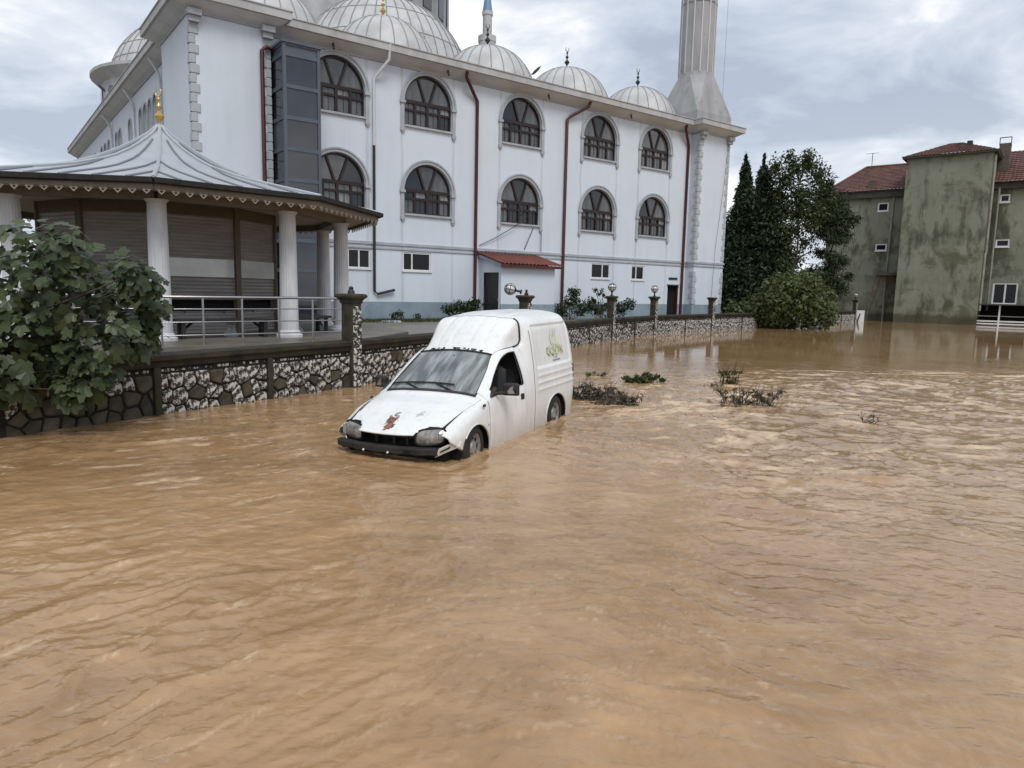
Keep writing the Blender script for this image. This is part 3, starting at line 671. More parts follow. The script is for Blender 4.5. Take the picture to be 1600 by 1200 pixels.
for k in range(len(zs) - 1):
    a, b = zs[k], zs[k + 1]
    mm = M['slate_frame'] if k == len(zs) - 2 else M['lift_glass']
    p = MB(); p.box(LU0 + w - 0.01, LU1 - w + 0.01, LN0 + 0.05, LN0 + 0.07, a, b); p.build('panel', mm, lift, MOFF)
    p = MB(); p.box(LU0 + 0.05, LU0 + 0.07, LN0 + w - 0.01, LN1 - w + 0.01, a, b); p.build('panel', mm if k % 3 else M['slate_frame'], lift, MOFF)
    p = MB(); p.box(LU1 - 0.07, LU1 - 0.05, LN0 + w - 0.01, LN1 - w + 0.01, a, b); p.build('panel', mm, lift, MOFF)

# domes
def finial(mb, z, s, M_=None):
    mb.lathe([(0.10 * s, z), (0.16 * s, z + 0.08 * s), (0.05 * s, z + 0.18 * s), (0.05 * s, z + 0.28 * s), (0.19 * s, z + 0.45 * s), (0.19 * s, z + 0.52 * s), (0.05 * s, z + 0.68 * s), (0.05 * s, z + 0.76 * s), (0.13 * s, z + 0.88 * s), (0.04 * s, z + 1.02 * s), (0.04 * s, z + 1.10 * s), (0.09 * s, z + 1.18 * s), (0.02 * s, z + 1.30 * s)], 12, M_)
    cz = z + 1.47 * s
    pts = [(0.17 * s * math.sin(a), 0, cz - 0.17 * s * math.cos(a)) for a in np.linspace(-2.4, 2.4, 14)]
    rr = [0.028 * s * max(0.15, math.cos(a / 2.7)) for a in np.linspace(-2.4, 2.4, 14)]
    mb.tube(pts, rr, 6, True, M_)
def dome(u, n, zc, R, zbase, ribs=28, m='dome', fin=0.75, fm_='dark_metal', half=False, drum=True):
    amax = math.acos(max(-1, min(1, (zbase - zc) / R)))
    prof = [(R * math.sin(amax * (1 - k / 14)), zc + R * math.cos(amax * (1 - k / 14))) for k in range(15)]
    prof[-1] = (0.0005, prof[-1][1])
    if drum: prof = [(prof[0][0] + 0.12, zbase - 0.6), (prof[0][0] + 0.12, zbase), ] + prof
    mb = MB(); mb.lathe(prof, 40, T3(0, 0, -zbase))
    d = mb.build('dome', M[m], mosque, None, 35); d.location = (u - U0, n - N0, zbase - YZ)
    rb = MB(); pts = [(R * 1.003 * math.sin(amax * t), 0, zc - zbase + R * 1.003 * math.cos(amax * t)) for t in np.linspace(0.05, 1, 16)]
    rb.tube(pts, 0.020 + 0.002 * R, 5); rme = rb.mesh('seam')
    for k in range(ribs): link('seam', rme, M['rib'], d, None, (0, 0, 2 * math.pi * k / ribs))
    if R > 5:
        for t in (0.25, 0.42, 0.58, 0.74, 0.88):
            q = MB(); q.tube([(R * 1.002 * math.sin(amax * t) * math.cos(a), R * 1.002 * math.sin(amax * t) * math.sin(a), zc - zbase + R * 1.002 * math.cos(amax * t)) for a in np.linspace(0, 2 * math.pi, 49)], 0.018, 4); q.build('seam', M['rib'], d)
    if fin:
        q = MB(); finial(q, zc + R - zbase - 0.02, fin); q.build('finial', M[fm_], d, None, 40)
    return d
for u, fm_ in ((11.35, 'dark_metal'), (17.47, 'gold'), (23.93, 'dark_metal'), (29.85, 'dark_metal'), (36.1, 'dark_metal')):
    dome(u, 34.4, 12.80, 2.75, 13.18, 24, fin=0.78, fm_=fm_)
dome(24.3, 47.8, 15.8, 6.2, 13.4, 44, fin=0, drum=False)
dome(14.2, 58.5, 15.4, 5.7, 16.5, 40, fin=0, drum=False)
# great arch, base, drum and main dome behind the half dome
f = MB(); f.box(15.0, 33.6, 49.5, 68, 13.05, 18.0); f.build('dome_base', M['dome'], mosque, MOFF)
f = MB(); ring(f, arch_pts(7.2, 15.6, 24), arch_pts(6.25, 15.6, 24), 0, 1.4); o = f.build('great_arch', M['cornice'], mosque, None, 30); o.location = (24.3 - U0, 48.6 - N0, -YZ)
DU, DN, DR = 24.3, 58.5, 10.2
f = MB(); f.lathe([(11.6, 17.9), (11.4, 19.6), (10.9, 21.2), (10.5, 22.2), (DR, 22.4), (DR, 26.6), (DR + 0.7, 27.3), (DR + 0.7, 27.8), (DR, 27.9)], 40, T3(0, 0, -17.9)); dr = f.build('drum', M['min_conc'], mosque, None, 25); dr.location = (DU - U0, DN - N0, 17.9 - YZ)
wp = [(-0.55, 0)] + arch_pts(0.55, 2.6, 10)[1:-1] + [(0.55, 2.6), (0.55, 0)]
mbp = MB(); mbp.add([(x, -DR - 0.05, z) for x, z in wp] + [(x, -DR + 0.15, z) for x, z in wp], [tuple(range(len(wp)))] + [(i, (i + 1) % len(wp), len(wp) + (i + 1) % len(wp), len(wp) + i) for i in range(len(wp))]); wm = mbp.mesh('drum_window')
for k in range(28): link('drum_window', wm, M['lift_glass'], dr, (0, 0, 23.0 - 17.9), (0, 0, 2 * math.pi * k / 28))
dome(DU, DN, 26.6, 10.0, 27.8, 44, fin=2.0, drum=False)
# round bay under the flank half dome, with windows and a flared eave
f = MB(); f.lathe([(6.1, 12.9), (6.1, 15.7), (6.75, 16.25), (6.75, 16.45), (5.8, 16.6)], 40, T3(0, 0, -12.9)); bay = f.build('round_bay', M['cornice'], mosque, None, 25); bay.location = (14.2 - U0, 58.5 - N0, 12.9 - YZ)
wp = [(-0.34, 0)] + arch_pts(0.34, 1.3, 8)[1:-1] + [(0.34, 1.3), (0.34, 0)]
mbp = MB(); mbp.add([(x, -6.14, z) for x, z in wp] + [(x, -6.0, z) for x, z in wp], [tuple(range(len(wp)))] + [(i, (i + 1) % len(wp), len(wp) + (i + 1) % len(wp), len(wp) + i) for i in range(len(wp))]); wm = mbp.mesh('bay_window')
for k in range(20): link('bay_window', wm, M['lift_glass'], bay, (0, 0, 0.75), (0, 0, 2 * math.pi * k / 20))
# slim turret rising behind the domes
f = MB(); f.lathe([(0.55, 13), (0.55, 20.2), (0.66, 20.5), (0.66, 21.0), (0.70, 21.02), (0.70, 21.45), (0.64, 21.45), (0.64, 21.1), (0.36, 21.1), (0.36, 22.9), (0.42, 23.0), (0.42, 23.25)], 14, T3(0, 0, -13)); tu = f.build('turret', M['dome'], mosque, None, 25); tu.location = (33.0 - U0, 47.5 - N0, 13 - YZ)
f = MB(); f.lathe([(0.40, 10.25), (0.36, 10.4), (0.02, 12.9)], 14); f.build('cone_cap', M['blue_cone'], tu, None, 30)
# minaret on the right tower
MU, MNN = 39.22, 32.15
f = MB(); h_ = 1.74
def octo(r, z): return [(r * math.cos(math.pi / 8 + k * math.pi / 4), r * math.sin(math.pi / 8 + k * math.pi / 4), z) for k in range(8)]
def sq8(h, z, c=0.02): return [(h, -c, z) if 0 else p for p in [(h, h * (1 - c), z), (h * (1 - c), h, z), (-h * (1 - c), h, z), (-h, h * (1 - c), z), (-h, -h * (1 - c), z), (-h * (1 - c), -h, z), (h * (1 - c), -h, z), (h, -h * (1 - c), z)]]
rings = [sq8(h_, 0), sq8(h_, 0.55), sq8(h_ * 0.93, 1.15, 0.14), sq8(h_ * 0.80, 2.15, 0.34), octo(1.25, 3.05), octo(1.20, 3.30)]
vs_ = sum(rings, []); fs = []
for i in range(len(rings) - 1):
    for k in range(8): fs.append((i * 8 + k, i * 8 + (k + 1) % 8, i * 8 + 8 + (k + 1) % 8, i * 8 + 8 + k))
fs.append(tuple(range((len(rings) - 1) * 8, len(rings) * 8))); f.add(vs_, fs)
mi = f.build('minaret', M['min_conc'], mosque); mi.location = (MU - U0, MNN - N0, 13.12 - YZ)
NS = 14
f = MB(); f.lathe([(1.14, 3.28), (1.09, 17.0), (1.55, 18.2), (1.55, 19.2), (1.45, 19.2), (1.45, 18.4), (0.95, 18.4), (0.88, 27.0)], NS); f.build('shaft', M['min_conc'], mi)
f = MB(); f.lathe([(1.05, 27.0), (0.02, 33.0)], NS); f.build('cone_cap', M['blue_cone'], mi)
sm2 = MB(); sm2.box(1.06, 1.165, -0.035, 0.035, 3.25, 17.0); st = sm2.mesh('strip')
for k in range(NS): link('strip', st, M['min_line'], mi, None, (0, 0, 2 * math.pi * k / NS))
for z in (7.6, 11.9):
    f = MB(); f.lathe([(1.13, z), (1.165, z + 0.02), (1.165, z + 0.10), (1.12, z + 0.12)], NS, None, False); f.build('joint_ring', M['min_conc'], mi)
f = MB(); f.tube([(2.05, -0.4, 18.0), (2.2, -0.6, 9.0), (2.0, -0.7, 0.2)], 0.009, 4); f.build('lightning_wire', M['dark_metal'], mi)

# street lamp heads fixed on the roof edge
def roof_lamp(u, n, z, ang, label):
    f = MB(); f.tube([(0, 0, 0), (0, 0, 0.15), (0.03, 0, 0.28), (0.16, 0, 0.40)], 0.03, 6)
    t = thing('flood_lamp', label, 'lamp', tuple(mT * u + mN * n + Vector((0, 0, z))), ang)
    f.build('arm', M['steel'], t)
    h = MB(); h.lathe([(0.01, -0.42), (0.10, -0.36), (0.15, -0.15), (0.14, 0.15), (0.06, 0.32), (0.03, 0.36)], 10, T3(0.36, 0, 0.56) @ RY(rad(45)) @ Matrix.Diagonal((0.5, 0.9, 0.85, 1))); h.build('lamp_head', M['dark_metal'], t, None, 40)
roof_lamp(24.35, 31.0, 13.12, rad(20), 'grey street lamp head leaning over the roof edge between two small domes')
roof_lamp(7.3, 50.5, 13.10, rad(180), 'long grey lamp head over the flank eave beside the round bay')

# ------------------------------------------------------------------ lean-to shed at the foot of the front
M['tile_red'] = pmat('red_roof_sheet', (0.12, 0.034, 0.027), (0.18, 0.055, 0.042), 1.5, 0.75, bump=0.2, bscale=12, c3=(0.10, 0.04, 0.03), scale3=2)
shed = thing('lean_to_shed', 'small white lean-to shed with red corrugated roof and dark metal door', 'shed', tuple(mT * 23.2 + mN * 30.3 + Vector((0, 0, YZ))), math.pi / 2 - AZ)
SO = (-23.2, -30.3, -YZ)
SU0, SU1, SN = 21.45, 25.0, 29.3
f = MB()
f.add([(SU0, SN, YZ - 0.2), (SU1, SN, YZ - 0.2), (SU1, SN, 3.28), (SU0, SN, 3.28)], [(0, 1, 2, 3)])
f.add([(SU1, SN, YZ - 0.2), (SU1, 31.29, YZ - 0.2), (SU1, 31.29, 3.8), (SU1, SN, 3.28)], [(0, 1, 2, 3)])
d0, d1, dz = 29.52, 30.85, 2.95
f.add([(SU0, SN, YZ - 0.2), (SU0, d0, YZ - 0.2), (SU0, d0, 3.30), (SU0, SN, 3.28)], [(0, 1, 2, 3)])
f.add([(SU0, d0, dz), (SU0, d1, dz), (SU0, d1, 3.68), (SU0, d0, 3.33)], [(0, 1, 2, 3)])
f.add([(SU0, d1, YZ - 0.2), (SU0, 31.29, YZ - 0.2), (SU0, 31.29, 3.8), (SU0, d1, 3.68)], [(0, 1, 2, 3)])
f.add([(SU0, d0, YZ - 0.2), (SU0 + 0.12, d0, YZ - 0.2), (SU0 + 0.12, d0, dz), (SU0, d0, dz)], [(0, 1, 2, 3)])
f.add([(SU0, d0, dz), (SU0 + 0.12, d0, dz), (SU0 + 0.12, d1, dz), (SU0, d1, dz)], [(0, 1, 2, 3)])
f.build('wall', M['mwall'], shed, SO)
f = MB(); f.box(SU0 - 0.012, SU1 + 0.012, SN - 0.012, SN + 0.05, YZ - 0.2, 1.35); f.build('base_band', M['mbase'], shed, SO)
f = MB(); f.box(SU0 + 0.08, SU0 + 0.12, d0, d1, YZ, dz); dr_ = f.build('door', M['dark_metal'], shed, SO)
f = MB(); f.box(SU0 + 0.04, SU0 + 0.08, d0 + 0.08, d0 + 0.14, 1.5, 1.62); f.build('handle', M['steel'], dr_, SO)
# corrugated roof: wave across u, falling from the wall to the front
vs_ = []; fs = []; nu = 96; r0, r1 = SU0 - 0.20, SU1 + 0.35
for j, (n_, z) in enumerate(((31.27, 4.02), (30.3, 3.76), (29.0, 3.42))):
    for i in range(nu + 1):
        u = r0 + (r1 - r0) * i / nu; vs_.append((u, n_, z + 0.035 * math.sin(i * 2 * math.pi / 6)))
for j in range(2):
    for i in range(nu): k = j * (nu + 1) + i; fs.append((k, k + 1, k + nu + 2, k + nu + 1))
f = MB(); f.add(vs_, fs); o = f.build('roof_sheet', M['tile_red'], shed, SO, 50)
md = o.modifiers.new('thick', 'SOLIDIFY'); md.thickness = 0.02
f = MB(); f.add([(SU0 - 0.12, 31.27, 3.93), (SU0 - 0.12, 29.05, 3.36), (SU0 - 0.12, 29.05, 3.20), (SU0 - 0.12, 31.27, 3.76), (SU0 - 0.06, 31.27, 3.93), (SU0 - 0.06, 29.05, 3.36), (SU0 - 0.06, 29.05, 3.20), (SU0 - 0.06, 31.27, 3.76)], [(0, 1, 2, 3), (7, 6, 5, 4), (0, 4, 5, 1), (1, 5, 6, 2), (2, 6, 7, 3), (3, 7, 4, 0)]); f.build('verge_board', M['mtrim'], shed, SO)
f = MB(); f.box(SU0 - 0.2, SU1 + 0.33, 29.0, 29.06, 3.22, 3.36); f.build('gutter', M['red_pipe'], shed, SO)
# ------------------------------------------------------------------ boundary wall with cobbled stone facing
COPE_Z = 0.95
def clip_poly(poly, p, nrm):
    o = []
    for i in range(len(poly)):
        a, b = poly[i], poly[(i + 1) % len(poly)]
        da = (a[0] - p[0]) * nrm[0] + (a[1] - p[1]) * nrm[1]; db = (b[0] - p[0]) * nrm[0] + (b[1] - p[1]) * nrm[1]
        if da <= 0: o.append(a)
        if da * db < 0:
            t = da / (da - db); o.append((a[0] + (b[0] - a[0]) * t, a[1] + (b[1] - a[1]) * t))
    return o
def inset(poly, d):
    q = poly
    n = len(poly); cx = sum(p[0] for p in poly) / n; cy = sum(p[1] for p in poly) / n
    for i in range(n):
        a, b = poly[i], poly[(i + 1) % n]; ex, ey = b[0] - a[0], b[1] - a[1]; l = math.hypot(ex, ey)
        if l < 1e-6: continue
        nx, ny = ey / l, -ex / l
        if (cx - a[0]) * nx + (cy - a[1]) * ny > 0: nx, ny = -nx, -ny
        q = clip_poly(q, (a[0] - nx * d, a[1] - ny * d), (nx, ny))
        if len(q) < 3: return []
    return q
def soften(poly):
    # chop the corners once so stones look worn
    o = []
    for i in range(len(poly)):
        a, b = poly[i], poly[(i + 1) % len(poly)]
        o.append((a[0] * 0.88 + b[0] * 0.12, a[1] * 0.88 + b[1] * 0.12)); o.append((a[0] * 0.12 + b[0] * 0.88, a[1] * 0.12 + b[1] * 0.88))
    return o
def cobble(w, h, size, seed):
    rs = random.Random(seed); pts = []
    nx = max(1, round(w / size)); ny = max(1, round(h / size))
    for j in range(ny):
        for i in range(nx):
            pts.append(((i + 0.5 + (0.25 if j % 2 else -0.25) + rs.uniform(-.46, .46)) * w / nx, (j + 0.5 + rs.uniform(-.45, .45)) * h / ny))
    cells = []
    for k, p in enumerate(pts):
        c = [(0, 0), (w, 0), (w, h), (0, h)]
        for l, q in enumerate(pts):
            if l == k or abs(q[0] - p[0]) > size * 3.2: continue
            c = clip_poly(c, ((p[0] + q[0]) / 2, (p[1] + q[1]) / 2), (q[0] - p[0], q[1] - p[1]))
            if len(c) < 3: break
        if len(c) >= 3: cells.append(c)
    return cells
def stone_geom(poly, gap, rs, depth=0.045):
    a = inset(poly, gap)
    if len(a) < 3: return None
    a = soften(a); n = len(a)
    cx = sum(p[0] for p in a) / n; cy = sum(p[1] for p in a) / n
    d = depth * rs.uniform(0.6, 1.25); tx, ty = rs.uniform(-.06, .06), rs.uniform(-.06, .06)
    k = 0.80
    b = [(cx + (x - cx) * k, cy + (y - cy) * k) for x, y in a]
    v = [(x, 0.0, y) for x, y in a] + [(x, -d * 0.75 + (x - cx) * tx + (y - cy) * ty, y) for x, y in [(cx + (x - cx) * .95, cy + (y - cy) * .95) for x, y in a]] + [(x, -d + (x - cx) * tx + (y - cy) * ty, y) for x, y in b]
    fcs = [tuple(2 * n + i for i in range(n))]
    for r in range(2):
        for i in range(n): fcs.append((r * n + i, r * n + (i + 1) % n, r * n + n + (i + 1) % n, r * n + n + i))
    return v, fcs
wall = thing('boundary_wall', 'long low boundary wall faced with black-jointed flaking white cobbles and dark coping', 'wall', (WALL[1][0], WALL[1][1], 0))
WO = (-WALL[1][0], -WALL[1][1], 0)
def seg_frame(a, b):
    d = (Vector((b[0], b[1], 0)) - Vector((a[0], a[1], 0))); l = d.length; d.normalize()
    # local x along, local y into the yard, z up
    nrm = Vector((-d.y, d.x, 0))
    return Matrix(((d.x, nrm.x, 0, a[0]), (d.y, nrm.y, 0, a[1]), (0, 0, 1, 0), (0, 0, 0, 1))), l
PIL = {2: 'plain', 3: 'tilt', 4: 'lamp', 5: 'lamp', 6: 'plain', 8: 'lamp'}
n_stone = 0; rest = MB(); stone_list = []
M_off = T3(*WO)
for si in range(len(WALL) - 1):
    a, b = WALL[si], WALL[si + 1]; Fm, l = seg_frame(a, b); Fl = M_off @ Fm
    f = MB(); f.box(0, l, 0.0, 0.22, -0.7, COPE_Z - 0.16, Fl); f.build('wall_panel', M['mortar'], wall)
    # coping: moulded dark concrete
    f = MB(); cp = [(-0.05, COPE_Z - 0.20), (0.02, COPE_Z - 0.20), (0.02, COPE_Z - 0.165), (0.25, COPE_Z - 0.165), (0.29, COPE_Z - 0.10), (0.29, COPE_Z - 0.02), (0.26, COPE_Z), (-0.06, COPE_Z), (-0.10, COPE_Z - 0.02), (-0.10, COPE_Z - 0.09), (-0.06, COPE_Z - 0.13)]
    n = len(cp); K = max(2, int(l / 0.5)); vs_ = []; fs = []
    rs = random.Random(si)
    for i in range(K + 1):
        for (y, z) in cp: vs_.append((l * i / K, y + rs.uniform(-.006, .006), z + rs.uniform(-.006, .006)))
    for i in range(K):
        for k in range(n): fs.append((i * n + k, i * n + (k + 1) % n, (i + 1) * n + (k + 1) % n, (i + 1) * n + k))
    f.add(vs_, fs, Fl); f.build('coping', M['coping'], wall)
    # flat posts between pillars
    npost = {0: 2, 1: 3, 2: 3, 3: 3, 4: 2, 5: 2, 6: 3, 7: 4}[si]
    xs = [0.0] + [l * k / npost for k in range(1, npost)] + [l]
    if si <= 1: xs = [x for x in xs]
    for x in xs[1:-1]:
        f = MB(); f.cbox(x - 0.055, x + 0.055, -0.055, 0.05, -0.6, COPE_Z - 0.20, 0.01, Fl); f.build('post', M['concrete_dark'], wall)
    for q in range(len(xs) - 1):
        x0, x1 = xs[q] + 0.06, xs[q + 1] - 0.06
        zt = COPE_Z - 0.30; zb = -0.06
        size = 0.235 if si < 2 else 0.21
        rs = random.Random(si * 31 + q)
        cells = cobble(x1 - x0, zt - zb, size, si * 37 + q)
        for c in cells:
            gm = stone_geom(c, rs.uniform(0.009, 0.019), rs)
            if gm is None: continue
            cx = sum(p[0] for p in c) / len(c) + x0; cz = sum(p[1] for p in c) / len(c) + zb
            wp = Fm @ Vector((cx, 0, cz)); dist = wp.length
            bare = (si <= 1 and q == 0 and cz < 0.42 + 0.06 * math.sin(cx * 3)) if si == 1 else False
            if si == 0: bare = cz < 0.5
            if rs.random() < 0.16: bare = True
            Ms = Fl @ T3(cx, 0.006, cz)
            stone_list.append((dist, [(v[0] + x0 - cx, v[1], v[2] + zb - cz) for v in gm[0]], gm[1], Ms, bare))
        # small white chips in a row under the coping
        x = x0
        ch = MB()
        while x < x1 - 0.05:
            w_ = rs.uniform(0.03, 0.075); hz = rs.uniform(0.025, 0.05); z0 = COPE_Z - 0.275
            if rs.random() < 0.75: ch.cbox(x, x + w_, -0.012, 0.01, z0, z0 + hz, 0.008, Fl)
            x += w_ + rs.uniform(0.012, 0.04)
        if ch.v: stuff(ch.build('chip_row', M['paint_stone'], wall))
stone_list.sort(key=lambda t: t[0])
shown = [s for s in stone_list if (lambda p: -0.15 < 0 or True)(0)]
cnt = 0
for dist, v, fc, Ms, bare in stone_list:
    w0 = Ms @ Vector((0, 0, 0)); wx, wy = w0.x - WO[0], w0.y - WO[1]
    d = Vector((wx, wy, 0.4 - CAM_H)); dz = d.dot(cF); px = 800 + FPX * d.dot(cR) / dz if dz > 0.1 else -999
    hid = 660 < px < 885
    if cnt < 295 and px > -40 and not hid:
        mb = MB(); mb.add(v, fc); o = mb.build('stone', M['bare_stone'] if bare else M['paint_stone'], wall); o.matrix_local = Ms; cnt += 1
    else:
        rest.add(v, fc, Ms)
stuff(rest.build('stone_facing', M['paint_stone'], wall))

# ------------------------------------------------------------------ pillars and their lamps
M['lamp_globe'] = pmat('lamp_globe', (0.62, 0.63, 0.64), None, rough=0.15, spec=0.7)
def pillar(pt, d, label, group):
    ang = math.atan2(d.y, d.x)
    t = thing('wall_pillar', label, 'pillar', (pt[0], pt[1], 0), ang, group)
    f = MB(); f.cbox(-0.145, 0.145, -0.10, 0.19, -0.7, 1.70, 0.012); f.build('shaft', M['concrete_dark'], t)
    f = MB()
    n4 = [(0.145, 1.695), (0.165, 1.73), (0.165, 1.76), (0.205, 1.81), (0.225, 1.82), (0.232, 1.85), (0.222, 1.885), (0.18, 1.90)]
    vs_ = []; fs = []
    for r, z in n4: vs_ += [(-r, 0.045 - r, z), (r, 0.045 - r, z), (r, 0.045 + r, z), (-r, 0.045 + r, z)]
    for i in range(len(n4) - 1):
        for k in range(4): fs.append((i * 4 + k, i * 4 + (k + 1) % 4, i * 4 + 4 + (k + 1) % 4, i * 4 + 4 + k))
    fs += [(3, 2, 1, 0), tuple(range(len(n4) * 4 - 4, len(n4) * 4))]; f.add(vs_, fs); f.build('cap', M['concrete_dark'], t)
    rs = random.Random(int(pt[0] * 100))
    for face in range(1):
        for c in cobble(0.265, 1.66, 0.14, int(pt[0] * 77)):
            gm = stone_geom(c, 0.011, rs, 0.028)
            if gm is None: continue
            mb = MB(); mb.add(gm[0], gm[1], T3(-0.1325, -0.102, 0.0)); mb.build('stone', M['paint_stone'], t)
    return t
def globe_lamp(pt, ang, label, tilt=None):
    t = thing('globe_lamp', label, 'lamp', (pt[0], pt[1], 1.90), ang, None)
    if tilt: t.rotation_euler = tilt
    f = MB(); f.lathe([(0.075, -0.01), (0.075, 0.03), (0.035, 0.05), (0.035, 0.17), (0.085, 0.20), (0.105, 0.23)], 12, T3(0, 0, 0)); f.build('stem', M['dark_metal'], t, None, 40)
    f = MB(); r = 0.165; f.lathe([(0.10 if k == 0 else (0.001 if k == 14 else r * math.sin(math.pi * (0.2 + 0.8 * (1 - k / 14)) if 0 else math.pi * (1 - (0.21 + 0.79 * k / 14)))), 0.37 - r * math.cos(math.pi * (0.21 + 0.79 * k / 14))) for k in range(15)], 18); f.build('globe', M['lamp_globe'], t, None, 60)
    cg = MB(); rc = 0.178
    for k in range(4):
        a = math.pi * k / 4
        cg.tube([(rc * math.sin(q) * math.cos(a), rc * math.sin(q) * math.sin(a), 0.37 - rc * math.cos(q)) for q in np.linspace(0.45, 2 * math.pi - 0.45, 25)], 0.009, 5)
    cg.tube([(rc * math.cos(q), rc * math.sin(q), 0.37) for q in np.linspace(0, 2 * math.pi, 25)], 0.011, 5)
    cg.tube([(rc * math.cos(q) * 0.75, rc * math.sin(q) * 0.75, 0.37 + rc * 0.66) for q in np.linspace(0, 2 * math.pi, 21)], 0.009, 5)
    cg.build('cage', M['dark_metal'], t, None, 60)
    return t
PLAB = {2: 'cobbled wall pillar with a bare lamp stub on its cap, before a pavilion column',
        3: 'wall pillar behind the white van roof, lamp knocked over on its cap',
        4: 'wall pillar with upright globe lamp beside the yard shrubs',
        5: 'wall pillar with upright globe lamp nearest the dark mosque doorway',
        6: 'wall pillar without any lamp beside the big leafy bush',
        8: 'far wall pillar with globe lamp standing before the green building'}
LLAB = {3: 'caged globe lamp fallen sideways on the pillar behind the white van',
        4: 'upright caged globe lamp on the pillar beside the yard shrubs',
        5: 'upright caged globe lamp on the pillar nearest the dark mosque doorway',
        8: 'small caged globe lamp before the green building'}
for k, kind in PIL.items():
    p = WALL[k]; a = WALL[k - 1]; d = Vector((p[0] - a[0], p[1] - a[1]))
    if k < len(WALL) - 1: d = Vector((WALL[k + 1][0] - a[0], WALL[k + 1][1] - a[1]))
    ang = math.atan2(d.y, d.x); t = pillar(p, d, PLAB[k], 'pillars along the boundary wall')
    c = Vector((p[0], p[1], 0)) + Vector((-math.sin(ang), math.cos(ang), 0)) * 0.045
    if kind == 'lamp': globe_lamp((c.x, c.y), ang, LLAB[k])['group'] = 'globe lamps on the wall pillars'
    elif kind == 'tilt':
        g_ = globe_lamp((c.x - 0.12, c.y), ang, LLAB[k], (0, rad(-78), 0)); g_['group'] = 'globe lamps on the wall pillars'; g_.location.z = 2.0
        f = MB(); f.lathe([(0.06, 1.89), (0.07, 1.95), (0.03, 1.99), (0.045, 2.04), (0.02, 2.08)], 10, T3(0.08, 0.045, 0)); f.build('lamp_stub', M['dark_metal'], t, None, 40)
    else:
        if k == 2: f = MB(); f.lathe([(0.075, 1.89), (0.07, 1.95), (0.045, 1.98), (0.05, 2.02), (0.02, 2.05)], 10, T3(0, 0.045, 0)); f.build('lamp_stub', M['dark_metal'], t, None, 40)
# ------------------------------------------------------------------ ablution pavilion (ten-sided, seamed metal roof)
PC = Vector((-9.13, 18.78, YZ)); PHI = rad(-65.6); NP = 10; PLAT = 0.85 - YZ
M['marble'] = pmat('white_column', (0.64, 0.65, 0.67), (0.50, 0.51, 0.54), 2.5, 0.6, stretch=(2, 2, 0.5))
M['plat'] = pmat('platform_concrete', (0.115, 0.105, 0.09), (0.19, 0.175, 0.155), 1.5, 0.45, bump=0.2)
M['seam_roof'] = pmat('seamed_metal', (0.385, 0.415, 0.445), (0.31, 0.34, 0.37), 1.2, 0.42, c3=(0.34, 0.37, 0.40), scale3=1.6, lo3=0.5, hi3=0.8, spec=0.5)
M['seam_edge'] = pmat('roof_seam', (0.16, 0.18, 0.20), None, rough=0.5)
M['beige_wood'] = pmat('beige_board', (0.215, 0.19, 0.155), (0.17, 0.15, 0.12), 3, 0.7)
M['ceiling'] = pmat('pavilion_ceiling', (0.52, 0.45, 0.36), (0.45, 0.385, 0.30), 2, 0.8)
M['ivory'] = pmat('ivory_trim', (0.42, 0.385, 0.33), None, rough=0.7)
M['tan_frame'] = pmat('tan_frame', (0.125, 0.098, 0.066), (0.10, 0.078, 0.052), 3, 0.6)
M['shutter'] = pmat('grey_shutter', (0.21, 0.192, 0.183), (0.29, 0.268, 0.258), 1.0, 0.45, metal=0.1, stretch=(1, 1, 6))
pav = thing('ablution_pavilion', 'white-columned pavilion with shuttered kiosk and swept grey metal roof topped by a gold crescent', 'pavilion', tuple(PC), PHI)
def deca(r, n=NP, off=0.0): return [(r * math.cos(2 * math.pi * k / n + off), r * math.sin(2 * math.pi * k / n + off)) for k in range(n)]
f = MB(); f.prism(deca(6.3), -0.4, PLAT); f.build('platform', M['plat'], pav)
# columns
RC = 4.5
colm = MB(); NF = 20; vs_ = []; fs = []; zs = [0.16, 0.8, 1.6, 2.4, 2.84]
for j, z in enumerate(zs):
    rr = 0.215 - 0.035 * (z / 2.9)
    for k in range(NF * 4):
        a = 2 * math.pi * k / (NF * 4); r = rr * (1 - 0.05 * (0.5 - 0.5 * math.cos(a * NF)))
        vs_.append((r * math.cos(a), r * math.sin(a), z))
n = NF * 4
for j in range(len(zs) - 1):
    for k in range(n): fs.append((j * n + k, j * n + (k + 1) % n, (j + 1) * n + (k + 1) % n, (j + 1) * n + k))
colm.add(vs_, fs); col_me = colm.mesh('column', None, 60)
bm_ = MB(); bm_.lathe([(0.30, 0), (0.30, 0.06), (0.26, 0.08), (0.25, 0.13), (0.21, 0.165)], 20); base_me = bm_.mesh('column_base', None, 40)
bm_ = MB(); bm_.lathe([(0.178, 2.78), (0.20, 2.81), (0.23, 2.84), (0.23, 2.855)], 20); cap_me = bm_.mesh('capital', None, 40)
for k, (x, y) in enumerate(deca(RC)):
    c = link('column', col_me, M['marble'], pav, (x, y, PLAT)); link('column_base', base_me, M['marble'], c); link('capital', cap_me, M['marble'], c)
